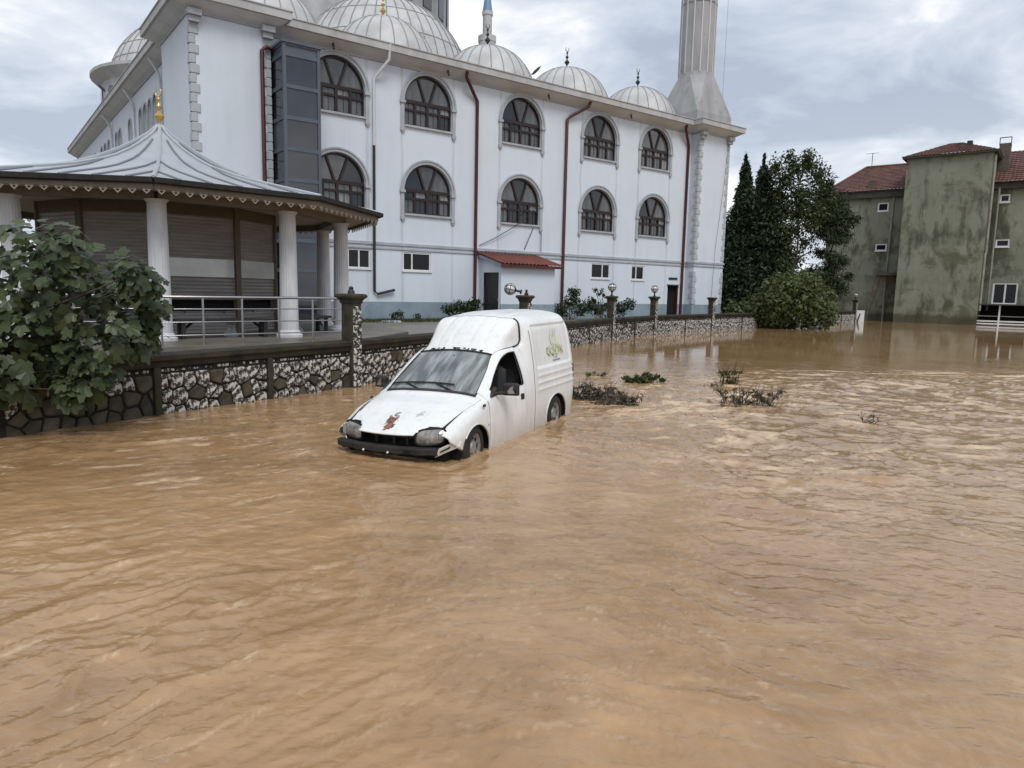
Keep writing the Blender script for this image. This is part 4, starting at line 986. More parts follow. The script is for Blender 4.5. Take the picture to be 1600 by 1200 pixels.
# roof
RE, ZE, ZA = 5.55, 3.99 - YZ, 6.00 - YZ
def zr(t): return ZE + (ZA - ZE) * float(np.interp(t, [0, .05, .1, .15, .2, .28, .36, .5, .62, .75, .88, 1], [1, .885, .785, .695, .615, .505, .42, .302, .222, .145, .070, 0]))
TS = [0.0, 0.05, 0.1, 0.15, 0.2, 0.28, 0.36, 0.5, 0.62, 0.75, 0.88, 1.0]
cosn = math.cos(math.pi / NP); sinn = math.sin(math.pi / NP)
roof = None
for k in range(NP):
    mb = MB(); vs_ = []; fs = []; NW = 8
    for t in TS:
        for i in range(NW + 1):
            s = -1 + 2 * i / NW
            vs_.append((max(t, 0.004) * RE * cosn, s * max(t, 0.004) * RE * sinn, zr(t)))
    for j in range(len(TS) - 1):
        for i in range(NW): q = j * (NW + 1) + i; fs.append((q, q + 1, q + NW + 2, q + NW + 1))
    if roof is None:
        mb.add(vs_, fs); rmesh = mb.mesh('roof_panel', None, 30)
        hip = MB(); hip.tube([(max(t, 0.01) * RE, 0, zr(t) + 0.015) for t in TS], 0.045, 6); hipm = hip.mesh('hip_ridge', None, 50)
        seams = []
        for s in (-0.7, -0.35, 0.0, 0.35, 0.7):
            if abs(s) == 0.0: t0 = 0.10
            else: t0 = abs(s)
            if s in (-0.6, -0.2, 0.2, 0.6): pass
            sb = MB(); sb.tube([(t * RE * cosn, s * RE * sinn, zr(t) + 0.012) for t in np.linspace(max(t0, 0.05), 0.985, 12)], 0.026, 5)
            seams.append(sb.mesh('seam'))
        roof = True
    ang = 2 * math.pi * (k + 0.5) / NP
    p_ = link('roof_panel', rmesh, M['seam_roof'], pav, None, (0, 0, ang))
    for sm in seams: link('seam', sm, M['seam_edge'], p_)
    link('hip_ridge', hipm, M['seam_roof'], pav, None, (0, 0, 2 * math.pi * k / NP))
f = MB(); pr = [(0.0, ZE - 0.10), (0.07, ZE - 0.08), (0.08, ZE + 0.01), (0.05, ZE + 0.02), (0.0, ZE + 0.005)]
pth = deca(RE) + [deca(RE)[0]]
f.sweep([(x, y) for x, y in pth], [(-o, z) for o, z in pr]); f.build('gutter', M['black_rubber'], pav)
f = MB(); f.prism(deca(5.40), 3.86 - YZ, 3.88 - YZ); f.build('ceiling', M['ceiling'], pav)
f = MB(); f.sweep([(x, y) for x, y in deca(5.46) + [deca(5.46)[0]]], [(0.0, 3.80 - YZ), (-0.03, 3.80 - YZ), (-0.03, ZE - 0.03), (0.0, ZE - 0.03)]); val = f.build('valance', M['beige_wood'], pav)
# pierced heart drops along the valance
hm = MB(); hp = []
for a in np.linspace(0, 2 * math.pi, 17)[:-1]:
    x = 0.055 * math.sin(a) ** 3 * 1.15; z = 0.047 * (0.8125 * math.cos(a) - 0.3125 * math.cos(2 * a) - 0.125 * math.cos(3 * a) - 0.0625 * math.cos(4 * a)) * 1.15
    hp.append((x, z))
ring(hm, hp + [hp[0]], [(x * 0.55, z * 0.55) for x, z in hp + [hp[0]]], -0.012, 0.012)
hm.box(-0.075, -0.05, -0.008, 0.008, 0.01, 0.06); hm.box(0.05, 0.075, -0.008, 0.008, 0.01, 0.06)
heart = hm.mesh('valance_drop')
dp = deca(5.475)
for k in range(NP):
    a, b = Vector(dp[k]), Vector(dp[(k + 1) % NP]); ang = math.atan2((b - a).y, (b - a).x); l = (b - a).length; cnt_ = 13
    for i in range(cnt_):
        p = a + (b - a) * ((i + 0.5) / cnt_); link('valance_drop', heart, M['ivory'], val, (p.x, p.y, 3.76 - YZ), (0, 0, ang))
f = MB(); finial(f, ZA - 0.05, 0.60, RZ(rad(40))); f.build('finial', M['gold'], pav, None, 40)
# beam ring over the columns
f = MB(); f.sweep([(x, y) for x, y in deca(RC) + [deca(RC)[0]]], [(-0.14, 3.70 - YZ), (0.14, 3.70 - YZ), (0.14, 3.858 - YZ), (-0.14, 3.858 - YZ)]); f.build('ring_beam', M['beige_wood'], pav)
# kiosk: corner posts, roll shutters, dark slot, apron
RK = 2.75
kp_ = deca(RK)
for x, y in kp_:
    f = MB(); f.box(-0.07, 0.07, -0.07, 0.07, PLAT, 3.86 - YZ, T3(x, y, 0) @ RZ(math.atan2(y, x))); f.build('corner_post', M['tan_frame'], pav)
def corr(l, z0, z1, pitch=0.085, amp=0.024):
    mb = MB(); vs_ = []; fs = []; n_ = int((z1 - z0) / pitch) * 4
    for i in range(n_ + 1):
        z = z0 + (z1 - z0) * i / n_; y = -amp * (abs(math.sin(math.pi * (z - z0) / pitch)) ** 0.6)
        vs_ += [(-l / 2, y, z), (l / 2, y, z)]
    for i in range(n_): fs.append((2 * i, 2 * i + 1, 2 * i + 3, 2 * i + 2))
    mb.add(vs_, fs); return mb.mesh('shutter', None, 35)
lk = (Vector(kp_[1]) - Vector(kp_[0])).length - 0.12
up_, lo_ = corr(lk, 1.74 - YZ, 3.62 - YZ), corr(lk, PLAT, 1.40 - YZ, 0.085)
hd = MB(); hd.box(-lk / 2, lk / 2, -0.05, 0.05, 3.60 - YZ, 3.86 - YZ); hdm = hd.mesh('lintel')
mbx = MB(); mbx.box(-lk / 2, lk / 2, -0.06, 0.04, 1.66 - YZ, 1.74 - YZ); midm = mbx.mesh('mid_rail')
sl = MB(); sl.box(-lk / 2, lk / 2, 0.10, 0.12, 1.38 - YZ, 1.68 - YZ); slm = sl.mesh('slot_back')
tapm = MB(); tapm.tube([(0, 0, 0), (0, -0.10, 0.0), (0, -0.15, -0.01), (0, -0.16, -0.07)], 0.018, 6); tapm.box(-0.04, 0.04, -0.10, -0.06, 0.02, 0.05); tapm = tapm.mesh('tap')
M['mirror_pane'] = pmat('service_window', (0.45, 0.47, 0.46), (0.60, 0.62, 0.61), 1.5, 0.1, spec=0.8)
pn = MB(); pn.box(-lk / 2 + 0.03, lk / 2 - 0.03, -0.055, -0.037, 2.20 - YZ, 2.62 - YZ); pnm = pn.mesh('service_window')
for k in range(NP):
    a, b = Vector(kp_[k]), Vector(kp_[(k + 1) % NP]); m_ = (a + b) / 2; ang = math.atan2((b - a).y, (b - a).x)
    L_ = (m_.x, m_.y, 0); R_ = (0, 0, ang)
    s = link('shutter', up_, M['shutter'], pav, L_, R_); link('shutter', lo_, M['shutter'], pav, L_, R_)
    link('lintel', hdm, M['tan_frame'], pav, L_, R_); link('mid_rail', midm, M['tan_frame'], pav, L_, R_); link('slot_back', slm, M['dark_inside'], pav, L_, R_)
    if k in (0, 1): 
        w_ = link('service_window', pnm, M['mirror_pane'], s)
    for dx in (-0.45, 0.45): 
        d = Vector((math.cos(ang), math.sin(ang))) * dx; link('tap', tapm, M['dark_metal'], pav, (m_.x + d.x, m_.y + d.y, 1.42 - YZ), R_)
f = MB(); f.prism(deca(2.62), 3.0, 3.40); f.build('kiosk_core', M['dark_inside'], pav)

# stools around the kiosk
stool = None
for k in range(NP):
    a = PHI + 2 * math.pi * (k + 0.5) / NP + 0.09
    p = PC + Vector((3.55 * math.cos(a), 3.55 * math.sin(a), PLAT))
    if not (p.y < 18.9 or k in (0, 1)): continue
    if stool is None:
        stool = thing('stone_stool', 'small white hourglass stool with dark round seat set before the kiosk taps', 'stool', tuple(p), 0, 'stools around the kiosk')
        f = MB(); f.lathe([(0.16, 0), (0.16, 0.05), (0.09, 0.12), (0.075, 0.20), (0.10, 0.28), (0.15, 0.32)], 16); f.build('pedestal', M['marble'], stool, None, 40)
        f = MB(); f.lathe([(0.20, 0.315), (0.22, 0.34), (0.20, 0.375)], 18); f.build('seat', M['black_rubber'], stool, None, 40)
    else:
        c = copy_tree(stool); c.location = p
# long dark benches between the outer columns
bench = None
for k in (-1, 0, 1):
    a0 = PHI + 2 * math.pi * k / NP; a1 = PHI + 2 * math.pi * (k + 1) / NP
    A_ = PC + Vector((4.15 * math.cos(a0), 4.15 * math.sin(a0), PLAT)); B_ = PC + Vector((4.15 * math.cos(a1), 4.15 * math.sin(a1), PLAT))
    c = (A_ + B_) / 2; ang = math.atan2((B_ - A_).y, (B_ - A_).x)
    lab = {-1: 'long dark bench half hidden behind the fig tree leaves', 0: 'long dark bench on the platform in front of the shuttered kiosk', 1: 'long dark bench beside the round-topped white pillar end of the platform'}[k]
    lab = {-1: lab, 0: lab, 1: 'dark bench on the platform nearest the cobbled pillar with a bare stub'}[k]
    b = thing('bench', lab, 'bench', tuple(c), ang, 'benches in the pavilion')
    f = MB(); f.cbox(-1.08, 1.08, -0.20, 0.20, 0.36, 0.42, 0.01); f.build('seat', M['dark_metal'], b)
    for s in (-1, 1):
        f = MB(); f.box(s * 0.90 - 0.04, s * 0.90 + 0.04, -0.16, -0.08, 0, 0.36); f.box(s * 0.90 - 0.04, s * 0.90 + 0.04, 0.08, 0.16, 0, 0.36); f.build('leg', M['dark_metal'], b)
        f = MB(); f.tube([(s * 0.90, 0, 0.16), (s * 0.66, 0, 0.36)], 0.03, 4); f.build('brace', M['dark_metal'], b)

# ------------------------------------------------------------------ steel railing on the platform edge
rail = thing('steel_railing', 'stainless steel tube railing along the pavilion platform edge', 'railing', (PC.x, PC.y, 0.85))
RR = 6.12
def railpt(s):   # s in side units from vertex -3
    k = math.floor(s); t = s - k
    a = PHI + 2 * math.pi * k / NP; b = PHI + 2 * math.pi * (k + 1) / NP
    return Vector((RR * (math.cos(a) * (1 - t) + math.cos(b) * t), RR * (math.sin(a) * (1 - t) + math.sin(b) * t), 0))
S0, S1 = -2.6, 1.02
ss = sorted(set([S0, S1] + list(range(-2, 2))))
posts = np.linspace(S0, S1, 19)
pm_ = MB(); pm_.tube([(0, 0, -0.02), (0, 0, 0.92)], 0.021, 8); pme = pm_.mesh('post', None, 60)
for s in posts: link('post', pme, M['steel'], rail, tuple(railpt(s)))
for z, r_ in ((0.93, 0.027), (0.70, 0.012), (0.45, 0.012), (0.20, 0.012)):
    f = MB(); f.tube([railpt(s) + Vector((0, 0, z)) for s in ss], r_, 8); f.build('top_rail' if z > 0.9 else 'cross_rail', M['steel'], rail, None, 60)
# ------------------------------------------------------------------ stranded delivery van (x forward, y left, z up; origin on the road under the front axle)
VP = Vector((-1.179, 8.921, -0.2226))
van = thing('delivery_van', 'dented white box van stranded nose first in brown flood water, front bumper missing', 'van', tuple(VP))
van.rotation_euler = (Matrix.Rotation(rad(-114.38), 3, 'Z') @ Matrix.Rotation(rad(0.58), 3, 'Y') @ Matrix.Rotation(rad(1.03), 3, 'X')).to_euler(); van.scale = (1.045, 1.045, 1.045)
def van_paint():
    m, t, b = newmat('van_paint'); N = t.nodes.new; K = t.links.new
    co = N('ShaderNodeTexCoord'); sp = N('ShaderNodeSeparateXYZ'); K(co.outputs['Object'], sp.inputs[0])
    def noise(sc, det=6, vec=None, dist=0.0):
        n = N('ShaderNodeTexNoise'); n.inputs['Scale'].default_value = sc; n.inputs['Detail'].default_value = det; n.inputs['Distortion'].default_value = dist; K(vec or co.outputs['Object'], n.inputs['Vector']); return n.outputs['Fac']
    def rmp(src, p0, p1, c0=(0, 0, 0, 1), c1=(1, 1, 1, 1)):
        r = N('ShaderNodeValToRGB'); r.color_ramp.elements[0].position = p0; r.color_ramp.elements[0].color = c0; r.color_ramp.elements[1].position = p1; r.color_ramp.elements[1].color = c1; K(src, r.inputs[0]); return r.outputs[0]
    def mth(op, a, b_=None, clamp=False):
        n = N('ShaderNodeMath'); n.operation = op; n.use_clamp = clamp
        for i, v in enumerate((a, b_)):
            if v is None: continue
            if isinstance(v, (int, float)): n.inputs[i].default_value = v
            else: K(v, n.inputs[i])
        return n.outputs[0]
    def mix(f_, a, c):
        n = N('ShaderNodeMixRGB'); K(f_, n.inputs[0]); K(a, n.inputs[1])
        if isinstance(c, tuple): n.inputs[2].default_value = c4(c)
        else: K(c, n.inputs[2])
        return n.outputs[0]
    base = rmp(noise(1.6, 7), 0.35, 0.7, (0.76, 0.78, 0.79, 1), (0.68, 0.70, 0.70, 1))
    # grime running down in streaks
    mp = N('ShaderNodeMapping'); mp.inputs['Scale'].default_value = (6, 6, 0.9); K(co.outputs['Object'], mp.inputs[0])
    g1 = rmp(noise(2.0, 6, mp.outputs[0]), 0.52, 0.82)
    col = mix(mth('MULTIPLY', g1, 0.42), base, (0.44, 0.44, 0.425))
    # mud splash line just above the flood level
    mr = N('ShaderNodeMapRange'); K(mth('ADD', sp.outputs[2], mth('MULTIPLY', noise(5, 5), -0.22)), mr.inputs[0]); mr.inputs[1].default_value = 0.12; mr.inputs[2].default_value = 0.44; mr.inputs[3].default_value = 0.55; mr.inputs[4].default_value = 0.0
    col = mix(mr.outputs[0], col, (0.40, 0.33, 0.25))
    # rust and bare metal patch on the bonnet, scraped ring beside it
    def spot(cx, cy, rx, ry, rot=0.0):
        c, s = math.cos(rot), math.sin(rot)
        dx = mth('SUBTRACT', sp.outputs[0], cx); dy = mth('SUBTRACT', sp.outputs[1], cy)
        ux = mth('DIVIDE', mth('ADD', mth('MULTIPLY', dx, c), mth('MULTIPLY', dy, s)), rx); uy = mth('DIVIDE', mth('ADD', mth('MULTIPLY', dx, -s), mth('MULTIPLY', dy, c)), ry)
        return mth('ADD', mth('MULTIPLY', ux, ux), mth('MULTIPLY', uy, uy))
    above = rmp(sp.outputs[2], 0.40, 0.44)
    d1 = mth('ADD', spot(0.50, -0.05, 0.27, 0.095, 0.20), mth('MULTIPLY', noise(14, 6, None, 0.5), 2.6))
    f1 = mth('MULTIPLY', rmp(d1, 0.0, 1.0) if False else mth('SUBTRACT', 2.15, d1, True), above)
    f1 = rmp(f1, 0.35, 0.5)
    rust = rmp(noise(22, 4), 0.42, 0.58, (0.25, 0.095, 0.040, 1), (0.030, 0.018, 0.015, 1))
    col = mix(f1, col, rust)
    d2 = mth('ADD', spot(0.28, 0.20, 0.13, 0.10), mth('MULTIPLY', noise(18, 5), 2.2))
    f2 = mth('MULTIPLY', mth('SUBTRACT', 1.62, d2, True), above)
    col = mix(rmp(f2, 0.25, 0.6), col, (0.40, 0.41, 0.42))
    d3 = mth('ADD', spot(0.15, -0.66, 0.30, 0.035, 0.1), mth('MULTIPLY', noise(16, 5), 2.0))
    col = mix(mth('MULTIPLY', rmp(mth('SUBTRACT', 1.7, d3, True), 0.25, 0.5), above), col, (0.12, 0.055, 0.04))
    # scattered chips
    ch = rmp(noise(38, 2), 0.765, 0.785)
    col = mix(mth('MULTIPLY', ch, 0.8), col, (0.16, 0.12, 0.09))
    K(col, b.inputs['Base Color']); b.inputs['Roughness'].default_value = 0.33; b.inputs['Specular IOR Level'].default_value = 0.5; b.inputs['Coat Weight'].default_value = 0.15; b.inputs['Coat Roughness'].default_value = 0.15
    nb = N('ShaderNodeBump'); nb.inputs['Strength'].default_value = 0.25; nb.inputs['Distance'].default_value = 0.03; K(noise(2.6, 3), nb.inputs['Height']); K(nb.outputs[0], b.inputs['Normal'])
    return m
M['van_white'] = van_paint()
def wind_glass():
    m, t, b = newmat('dirty_windscreen'); N = t.nodes.new; K = t.links.new
    co = N('ShaderNodeTexCoord'); mp = N('ShaderNodeMapping'); mp.inputs['Scale'].default_value = (1.0, 5.0, 1.0); mp.inputs['Rotation'].default_value = (0, 0, 0.12); K(co.outputs['Object'], mp.inputs[0])
    no = N('ShaderNodeTexNoise'); no.inputs['Scale'].default_value = 1.9; no.inputs['Detail'].default_value = 5; K(mp.outputs[0], no.inputs['Vector'])
    r = N('ShaderNodeValToRGB'); r.color_ramp.elements[0].position = 0.40; r.color_ramp.elements[0].color = (0.22, 0.22, 0.22, 1); r.color_ramp.elements[1].position = 0.70; r.color_ramp.elements[1].color = (0.75, 0.75, 0.75, 1); K(no.outputs['Fac'], r.inputs[0])
    tr = N('ShaderNodeBsdfTransparent'); tr.inputs[0].default_value = (0.55, 0.60, 0.60, 1)
    b.inputs['Base Color'].default_value = (0.42, 0.47, 0.48, 1); b.inputs['Roughness'].default_value = 0.09; b.inputs['Specular IOR Level'].default_value = 0.9
    gl = N('ShaderNodeBsdfGlossy'); gl.inputs['Roughness'].default_value = 0.04; gl.inputs[0].default_value = (0.9, 0.93, 0.95, 1)
    fr = N('ShaderNodeFresnel'); fr.inputs[0].default_value = 1.6
    m1 = N('ShaderNodeMixShader'); K(fr.outputs[0], m1.inputs[0]); K(tr.outputs[0], m1.inputs[1]); K(gl.outputs[0], m1.inputs[2])
    m2 = N('ShaderNodeMixShader'); K(r.outputs[0], m2.inputs[0]); K(m1.outputs[0], m2.inputs[1]); K(b.outputs[0], m2.inputs[2])
    K(m2.outputs[0], t.nodes['Material Output'].inputs[0]); return m
M['windscreen'] = wind_glass()
M['seam_black'] = pmat('panel_gap', (0.012, 0.012, 0.012), None, rough=0.8)
M['cab_trim'] = pmat('cab_trim', (0.045, 0.047, 0.05), (0.03, 0.031, 0.034), 3, 0.8)
M['lens'] = pmat('headlamp_lens', (0.15, 0.145, 0.13), (0.30, 0.295, 0.275), 6, 0.08, spec=1.0, stretch=(1, 9, 1), c3=(0.06, 0.05, 0.04), scale3=5)
M['hub'] = pmat('hubcap', (0.40, 0.40, 0.39), (0.16, 0.14, 0.115), 7, 0.45, metal=0.4)

ST = [
 (0.72, [(.74,.12),(.775,.30),(.77,.42),(.75,.485),(.715,.515),(.68,.53),(.62,.535),(.55,.535),(.40,.528),(.20,.520),(0,.516)]),
 (0.45, [(.79,.12),(.805,.30),(.805,.46),(.785,.555),(.745,.600),(.70,.618),(.65,.627),(.58,.632),(.42,.635),(.20,.633),(0,.632)]),
 (0.10, [(.80,.12),(.815,.30),(.815,.48),(.805,.625),(.775,.690),(.735,.715),(.69,.730),(.62,.742),(.44,.755),(.20,.762),(0,.764)]),
 (-0.28,[(.80,.12),(.812,.30),(.815,.50),(.806,.675),(.785,.760),(.76,.790),(.72,.812),(.635,.838),(.45,.862),(.22,.872),(0,.876)]),
 (-0.46,[(.80,.12),(.812,.30),(.816,.50),(.808,.695),(.785,.820),(.762,.848),(.725,.885),(.620,.958),(.46,.985),(.23,1.002),(0,1.008)]),
 (-0.71,[(.80,.12),(.812,.30),(.816,.51),(.808,.71),(.785,.842),(.745,.950),(.68,1.068),(.588,1.123),(.44,1.148),(.22,1.170),(0,1.178)]),
 (-0.965,[(.80,.12),(.812,.30),(.816,.51),(.808,.715),(.785,.848),(.735,1.03),(.640,1.228),(.540,1.290),(.42,1.313),(.21,1.334),(0,1.341)]),
 (-1.20,[(.80,.12),(.812,.30),(.816,.51),(.808,.715),(.785,.848),(.735,1.05),(.630,1.300),(.575,1.345),(.495,1.458),(.28,1.530),(0,1.546)]),
 (-1.44,[(.80,.12),(.812,.30),(.818,.51),(.810,.715),(.79,.850),(.738,1.055),(.645,1.312),(.610,1.368),(.578,1.605),(.34,1.678),(0,1.698)]),
 (-1.60,[(.80,.12),(.812,.30),(.819,.51),(.813,.717),(.796,.860),(.752,1.08),(.668,1.345),(.625,1.405),(.590,1.700),(.34,1.752),(0,1.770)]),
 (-1.70,[(.80,.12),(.812,.30),(.820,.51),(.815,.72),(.802,.875),(.775,1.11),(.726,1.41),(.684,1.572),(.588,1.720),(.34,1.774),(0,1.791)]),
 (-1.98,[(.80,.12),(.812,.30),(.822,.52),(.820,.74),(.81,.900),(.788,1.13),(.742,1.45),(.700,1.615),(.600,1.742),(.34,1.802),(0,1.820)]),
 (-2.60,[(.80,.12),(.812,.30),(.822,.52),(.820,.75),(.812,.910),(.790,1.14),(.744,1.46),(.702,1.625),(.602,1.754),(.34,1.815),(0,1.832)]),
 (-3.20,[(.79,.12),(.802,.30),(.815,.52),(.815,.75),(.806,.910),(.784,1.14),(.738,1.46),(.696,1.625),(.598,1.756),(.34,1.815),(0,1.830)]),
 (-3.36,[(.76,.12),(.775,.30),(.79,.52),(.79,.75),(.78,.910),(.757,1.14),(.71,1.46),(.665,1.615),(.57,1.740),(.33,1.795),(0,1.806)]),
]
SX = np.array([s[0] for s in ST]); SP = np.array([s[1] for s in ST])       # (n, 11, 2)
def hermite(xs, ys, q):
    # cubic interpolation with limited slopes; xs descending or ascending
    if xs[0] > xs[-1]: xs = xs[::-1]; ys = ys[::-1]
    d = np.diff(ys, axis=0) / np.diff(xs).reshape(-1, *([1] * (ys.ndim - 1)))
    m = np.zeros_like(ys); m[1:-1] = (d[:-1] + d[1:]) / 2; m[0] = d[0]; m[-1] = d[-1]
    sgn = (np.sign(d[:-1]) * np.sign(d[1:]) <= 0); m[1:-1][sgn] = 0
    lim = 3 * np.minimum(np.abs(d[:-1]), np.abs(d[1:])); m[1:-1] = np.clip(m[1:-1], -lim, lim)
    i = np.clip(np.searchsorted(xs, q) - 1, 0, len(xs) - 2); h = xs[i + 1] - xs[i]; t = np.clip((q - xs[i]) / h, 0, 1)
    sh = (-1,) + (1,) * (ys.ndim - 1); t = t.reshape(sh); h = h.reshape(sh)
    return (2 * t**3 - 3 * t**2 + 1) * ys[i] + (t**3 - 2 * t**2 + t) * h * m[i] + (-2 * t**3 + 3 * t**2) * ys[i + 1] + (t**3 - t**2) * h * m[i + 1]
def insert_seams(base, seams, w=0.0065):
    a = [v for v in base if all(abs(v - s) > 0.012 for s in seams)]
    for s in seams: a += [s - w, s + w]
    return np.array(sorted(set(np.round(a, 4))))
SEAMX = [-0.340, -1.440, -1.765]; 
xs = insert_seams(list(np.arange(-3.36, 0.721, 0.02)) + [-0.28, -0.965, -0.49, -1.405, -1.70, 0.72], SEAMX + [-1.622])
# profile parameter samples: 0..10, finer on the sides
ts = []
for j in range(10): ts += list(np.linspace(j, j + 1, 15 if j in (2, 3, 4, 5) else 12)[:-1])
ts.append(10.0); ts = np.array(ts)
G = hermite(SX, SP.reshape(len(SX), -1), xs).reshape(len(xs), 11, 2)
Gt = np.stack([hermite(np.arange(11.0), G[i], ts) for i in range(len(xs))])   # (nx, nt, 2)
XX = np.repeat(xs[:, None], len(ts), 1); TT = np.repeat(ts[None, :], len(xs), 0); YY = Gt[..., 0].copy(); ZZ = Gt[..., 1].copy()
sms = lambda a, b, v: (lambda k: k * k * (3 - 2 * k))(np.clip((v - a) / (b - a), 0, 1))
# nose bows back towards the corners, tail leans
XX = XX - 0.17 * (np.abs(YY) / 0.78) ** 2.6 * sms(0.05, 0.72, XX)
XX = XX + sms(-2.9, -3.36, XX) * (0.10 * sms(1.0, 1.8, ZZ) - 0.05 + 0.06 * sms(0.7, 0.2, ZZ))
# recessed panel and grooves on the cargo flank
pan = sms(-1.86, -1.90, XX) * sms(-3.29, -3.25, XX) * sms(1.025, 1.055, ZZ) * (1 - sms(1.62, 1.65, ZZ)) * (TT < 7.9)
YY = YY - 0.022 * pan
for gz in (0.93, 0.83, 0.73): YY = YY + 0.010 * np.exp(-((ZZ - gz) / 0.020) ** 2) * sms(-1.84, -1.92, XX) * (TT < 6)
# roof ribs
for ry in (0.12, 0.36): ZZ = ZZ + 0.010 * np.exp(-((YY - ry) / 0.025) ** 2) * sms(-1.7, -1.8, XX) * (TT > 8.2) * sms(-3.2, -3.0, XX)
# grooves in the cab roof fairing
for ry in (0.14, 0.34): ZZ = ZZ - 0.016 * np.exp(-((YY - ry) / 0.018) ** 2) * sms(-1.02, -1.10, XX) * sms(-1.63, -1.56, XX) * (TT > 7.2)
# dents: fairing corner, bonnet, door and flank
def dent(cx, cy, cz, r, d, sy=1):
    global YY, ZZ
    k = np.exp(-(((XX - cx) ** 2 + (YY - cy) ** 2 + (ZZ - cz) ** 2) / r ** 2)) * d
    YY = YY - k * sy; ZZ = ZZ - k * (1 - sy)
dent(-1.42, 0.57, 1.46, 0.10, 0.025, 0.8); dent(0.28, 0.20, 0.70, 0.10, 0.010, 0); dent(-1.60, 0.8, 0.45, 0.16, 0.018); dent(-0.9, 0.8, 0.5, 0.25, 0.008); dent(-2.3, 0.8, 0.6, 0.2, 0.006)
nx, nt_ = XX.shape
# snap vertices to the wheel arches so that their edges are clean
ARCH = [(0.01, 0.26, 0.345, 0.315), (-2.60, 0.27, 0.42, 0.335)]
side = TT < 4.2
for cx, cz, ax, az in ARCH:
    q = np.hypot((XX - cx) / ax, (ZZ - cz) / az); near_ = side & (np.abs(q - 1) < 0.036)
    s = np.where(near_, 1 / np.maximum(q, 1e-6), 1); XX = cx + (XX - cx) * s; ZZ = cz + (ZZ - cz) * s
lz = 0.300 + 0.62 * (XX - 0.30); nl_ = (XX > 0.27) & (TT < 3.5) & (np.abs(ZZ - lz) < 0.013); ZZ = np.where(nl_, lz, ZZ)
# region of every face
ii, jj = np.meshgrid(np.arange(nx - 1), np.arange(nt_ - 1), indexing='ij')
fx = (xs[:-1] + xs[1:])[:, None] / 2 + 0 * jj; ft = (ts[:-1] + ts[1:])[None, :] / 2 + 0 * ii
cxw = (XX[:-1, :-1] + XX[1:, 1:]) / 2; czw = (ZZ[:-1, :-1] + ZZ[1:, 1:]) / 2; cyw = (YY[:-1, :-1] + YY[1:, 1:]) / 2
reg = np.full(ii.shape, 'cargo_body', dtype=object)
reg[(fx > -0.340) & (ft < 7.0)] = 'front_wing'
reg[(fx > -0.28) & (ft >= 6.0)] = 'bonnet'
reg[(fx <= -0.28) & (fx > -0.965) & (ft >= 7.0)] = 'windscreen'
reg[(fx <= -0.965) & (fx > -1.622) & (ft >= 7.0)] = 'roof_fairing'
reg[(fx <= -0.340) & (fx > -1.440) & (ft < 4.0)] = 'door'
reg[(fx <= -0.340) & (fx > -1.440) & (ft >= 4.0) & (ft < 7.0)] = 'window_pillar'
reg[(fx <= -0.49) & (fx > -1.405) & (ft >= 4.12) & (ft < 6.0)] = 'side_opening'
seam = np.zeros(ii.shape, bool)
for s, t0, t1 in ((-0.340, 0.3, 4.3), (-1.440, 0.3, 6.6), (-1.765, 0.3, 6.9), (-1.622, 7.0, 10)):
    seam |= (np.abs(fx - s) < 0.005) & (ft > t0) & (ft < t1)
reg[seam] = 'panel_gap'
for cx, cz, ax, az in ARCH:
    reg[(np.hypot((cxw - cx) / ax, (czw - cz) / az) < 0.995) & (ft < 4.2)] = 'none'
# headlamp cut-outs and ragged wing tips
lampc = (0.525, 0.505)
inl = (fx > 0.30) & (((np.abs(cyw) - lampc[0]) / 0.165) ** 2 + ((czw - 0.500) / 0.105) ** 2 < 1) & (ft > 2.6)
reg[(cxw > 0.28) & (ft < 3.5) & (czw < 0.300 + 0.62 * (cxw - 0.30))] = 'none'
reg[inl & (czw < 0.60)] = 'none'
V0 = np.stack([XX, YY, ZZ], -1)
REGM = {'cargo_body': 'van_white', 'front_wing': 'van_white', 'bonnet': 'van_white', 'roof_fairing': 'van_white', 'door': 'van_white', 'window_pillar': 'van_white', 'windscreen': 'windscreen', 'panel_gap': 'seam_black'}
# smooth normals from the whole surface, then split into panels
parts = {}
def panel(name, mask, sgn):
    idx = np.argwhere(mask)
    if len(idx) == 0: return None
    Vv = V0.copy(); Vv[..., 1] *= sgn
    vid = {}; vl = []; fl = []
    for i, j in idx:
        q = []
        for a, b in ((i, j), (i + 1, j), (i + 1, j + 1), (i, j + 1)):
            k = (a, b)
            if k not in vid: vid[k] = len(vl); vl.append(Vv[a, b])
            q.append(vid[k])
        fl.append(q if sgn > 0 else q[::-1])
    return vl, fl
def merged(name, m, masks, parent, thick=0.0, label=None):
    vl, fl = [], []
    for mask, sgn in masks:
        r = panel(name, mask, sgn)
        if r is None: continue
        o = len(vl); vl += list(r[0]); fl += [[o + k for k in q] for q in r[1]]
    me = npmesh(name, np.array(vl), np.array(fl), None, True)
    b = bmesh.new(); b.from_mesh(me); bmesh.ops.remove_doubles(b, verts=b.verts, dist=1e-4); bmesh.ops.recalc_face_normals(b, faces=b.faces); b.to_mesh(me); b.free()
    me.polygons.foreach_set('use_smooth', np.ones(len(me.polygons), bool))
    o = link(name, me, m, parent)
    if thick:
        md = o.modifiers.new('thick', 'SOLIDIFY'); md.thickness = thick; md.offset = 0
    if label: o['label'] = label
    return o
body = merged('cargo_body', M['van_white'], [(reg == 'cargo_body', 1), (reg == 'cargo_body', -1)], van, 0.0)
merged('bonnet', M['van_white'], [(reg == 'bonnet', 1), (reg == 'bonnet', -1)], van, 0.012, 'white bonnet with rust patch and scrapes')
merged('roof_fairing', M['van_white'], [(reg == 'roof_fairing', 1), (reg == 'roof_fairing', -1)], van, 0.0)
merged('windscreen', M['windscreen'], [(reg == 'windscreen', 1), (reg == 'windscreen', -1)], van, 0.0)
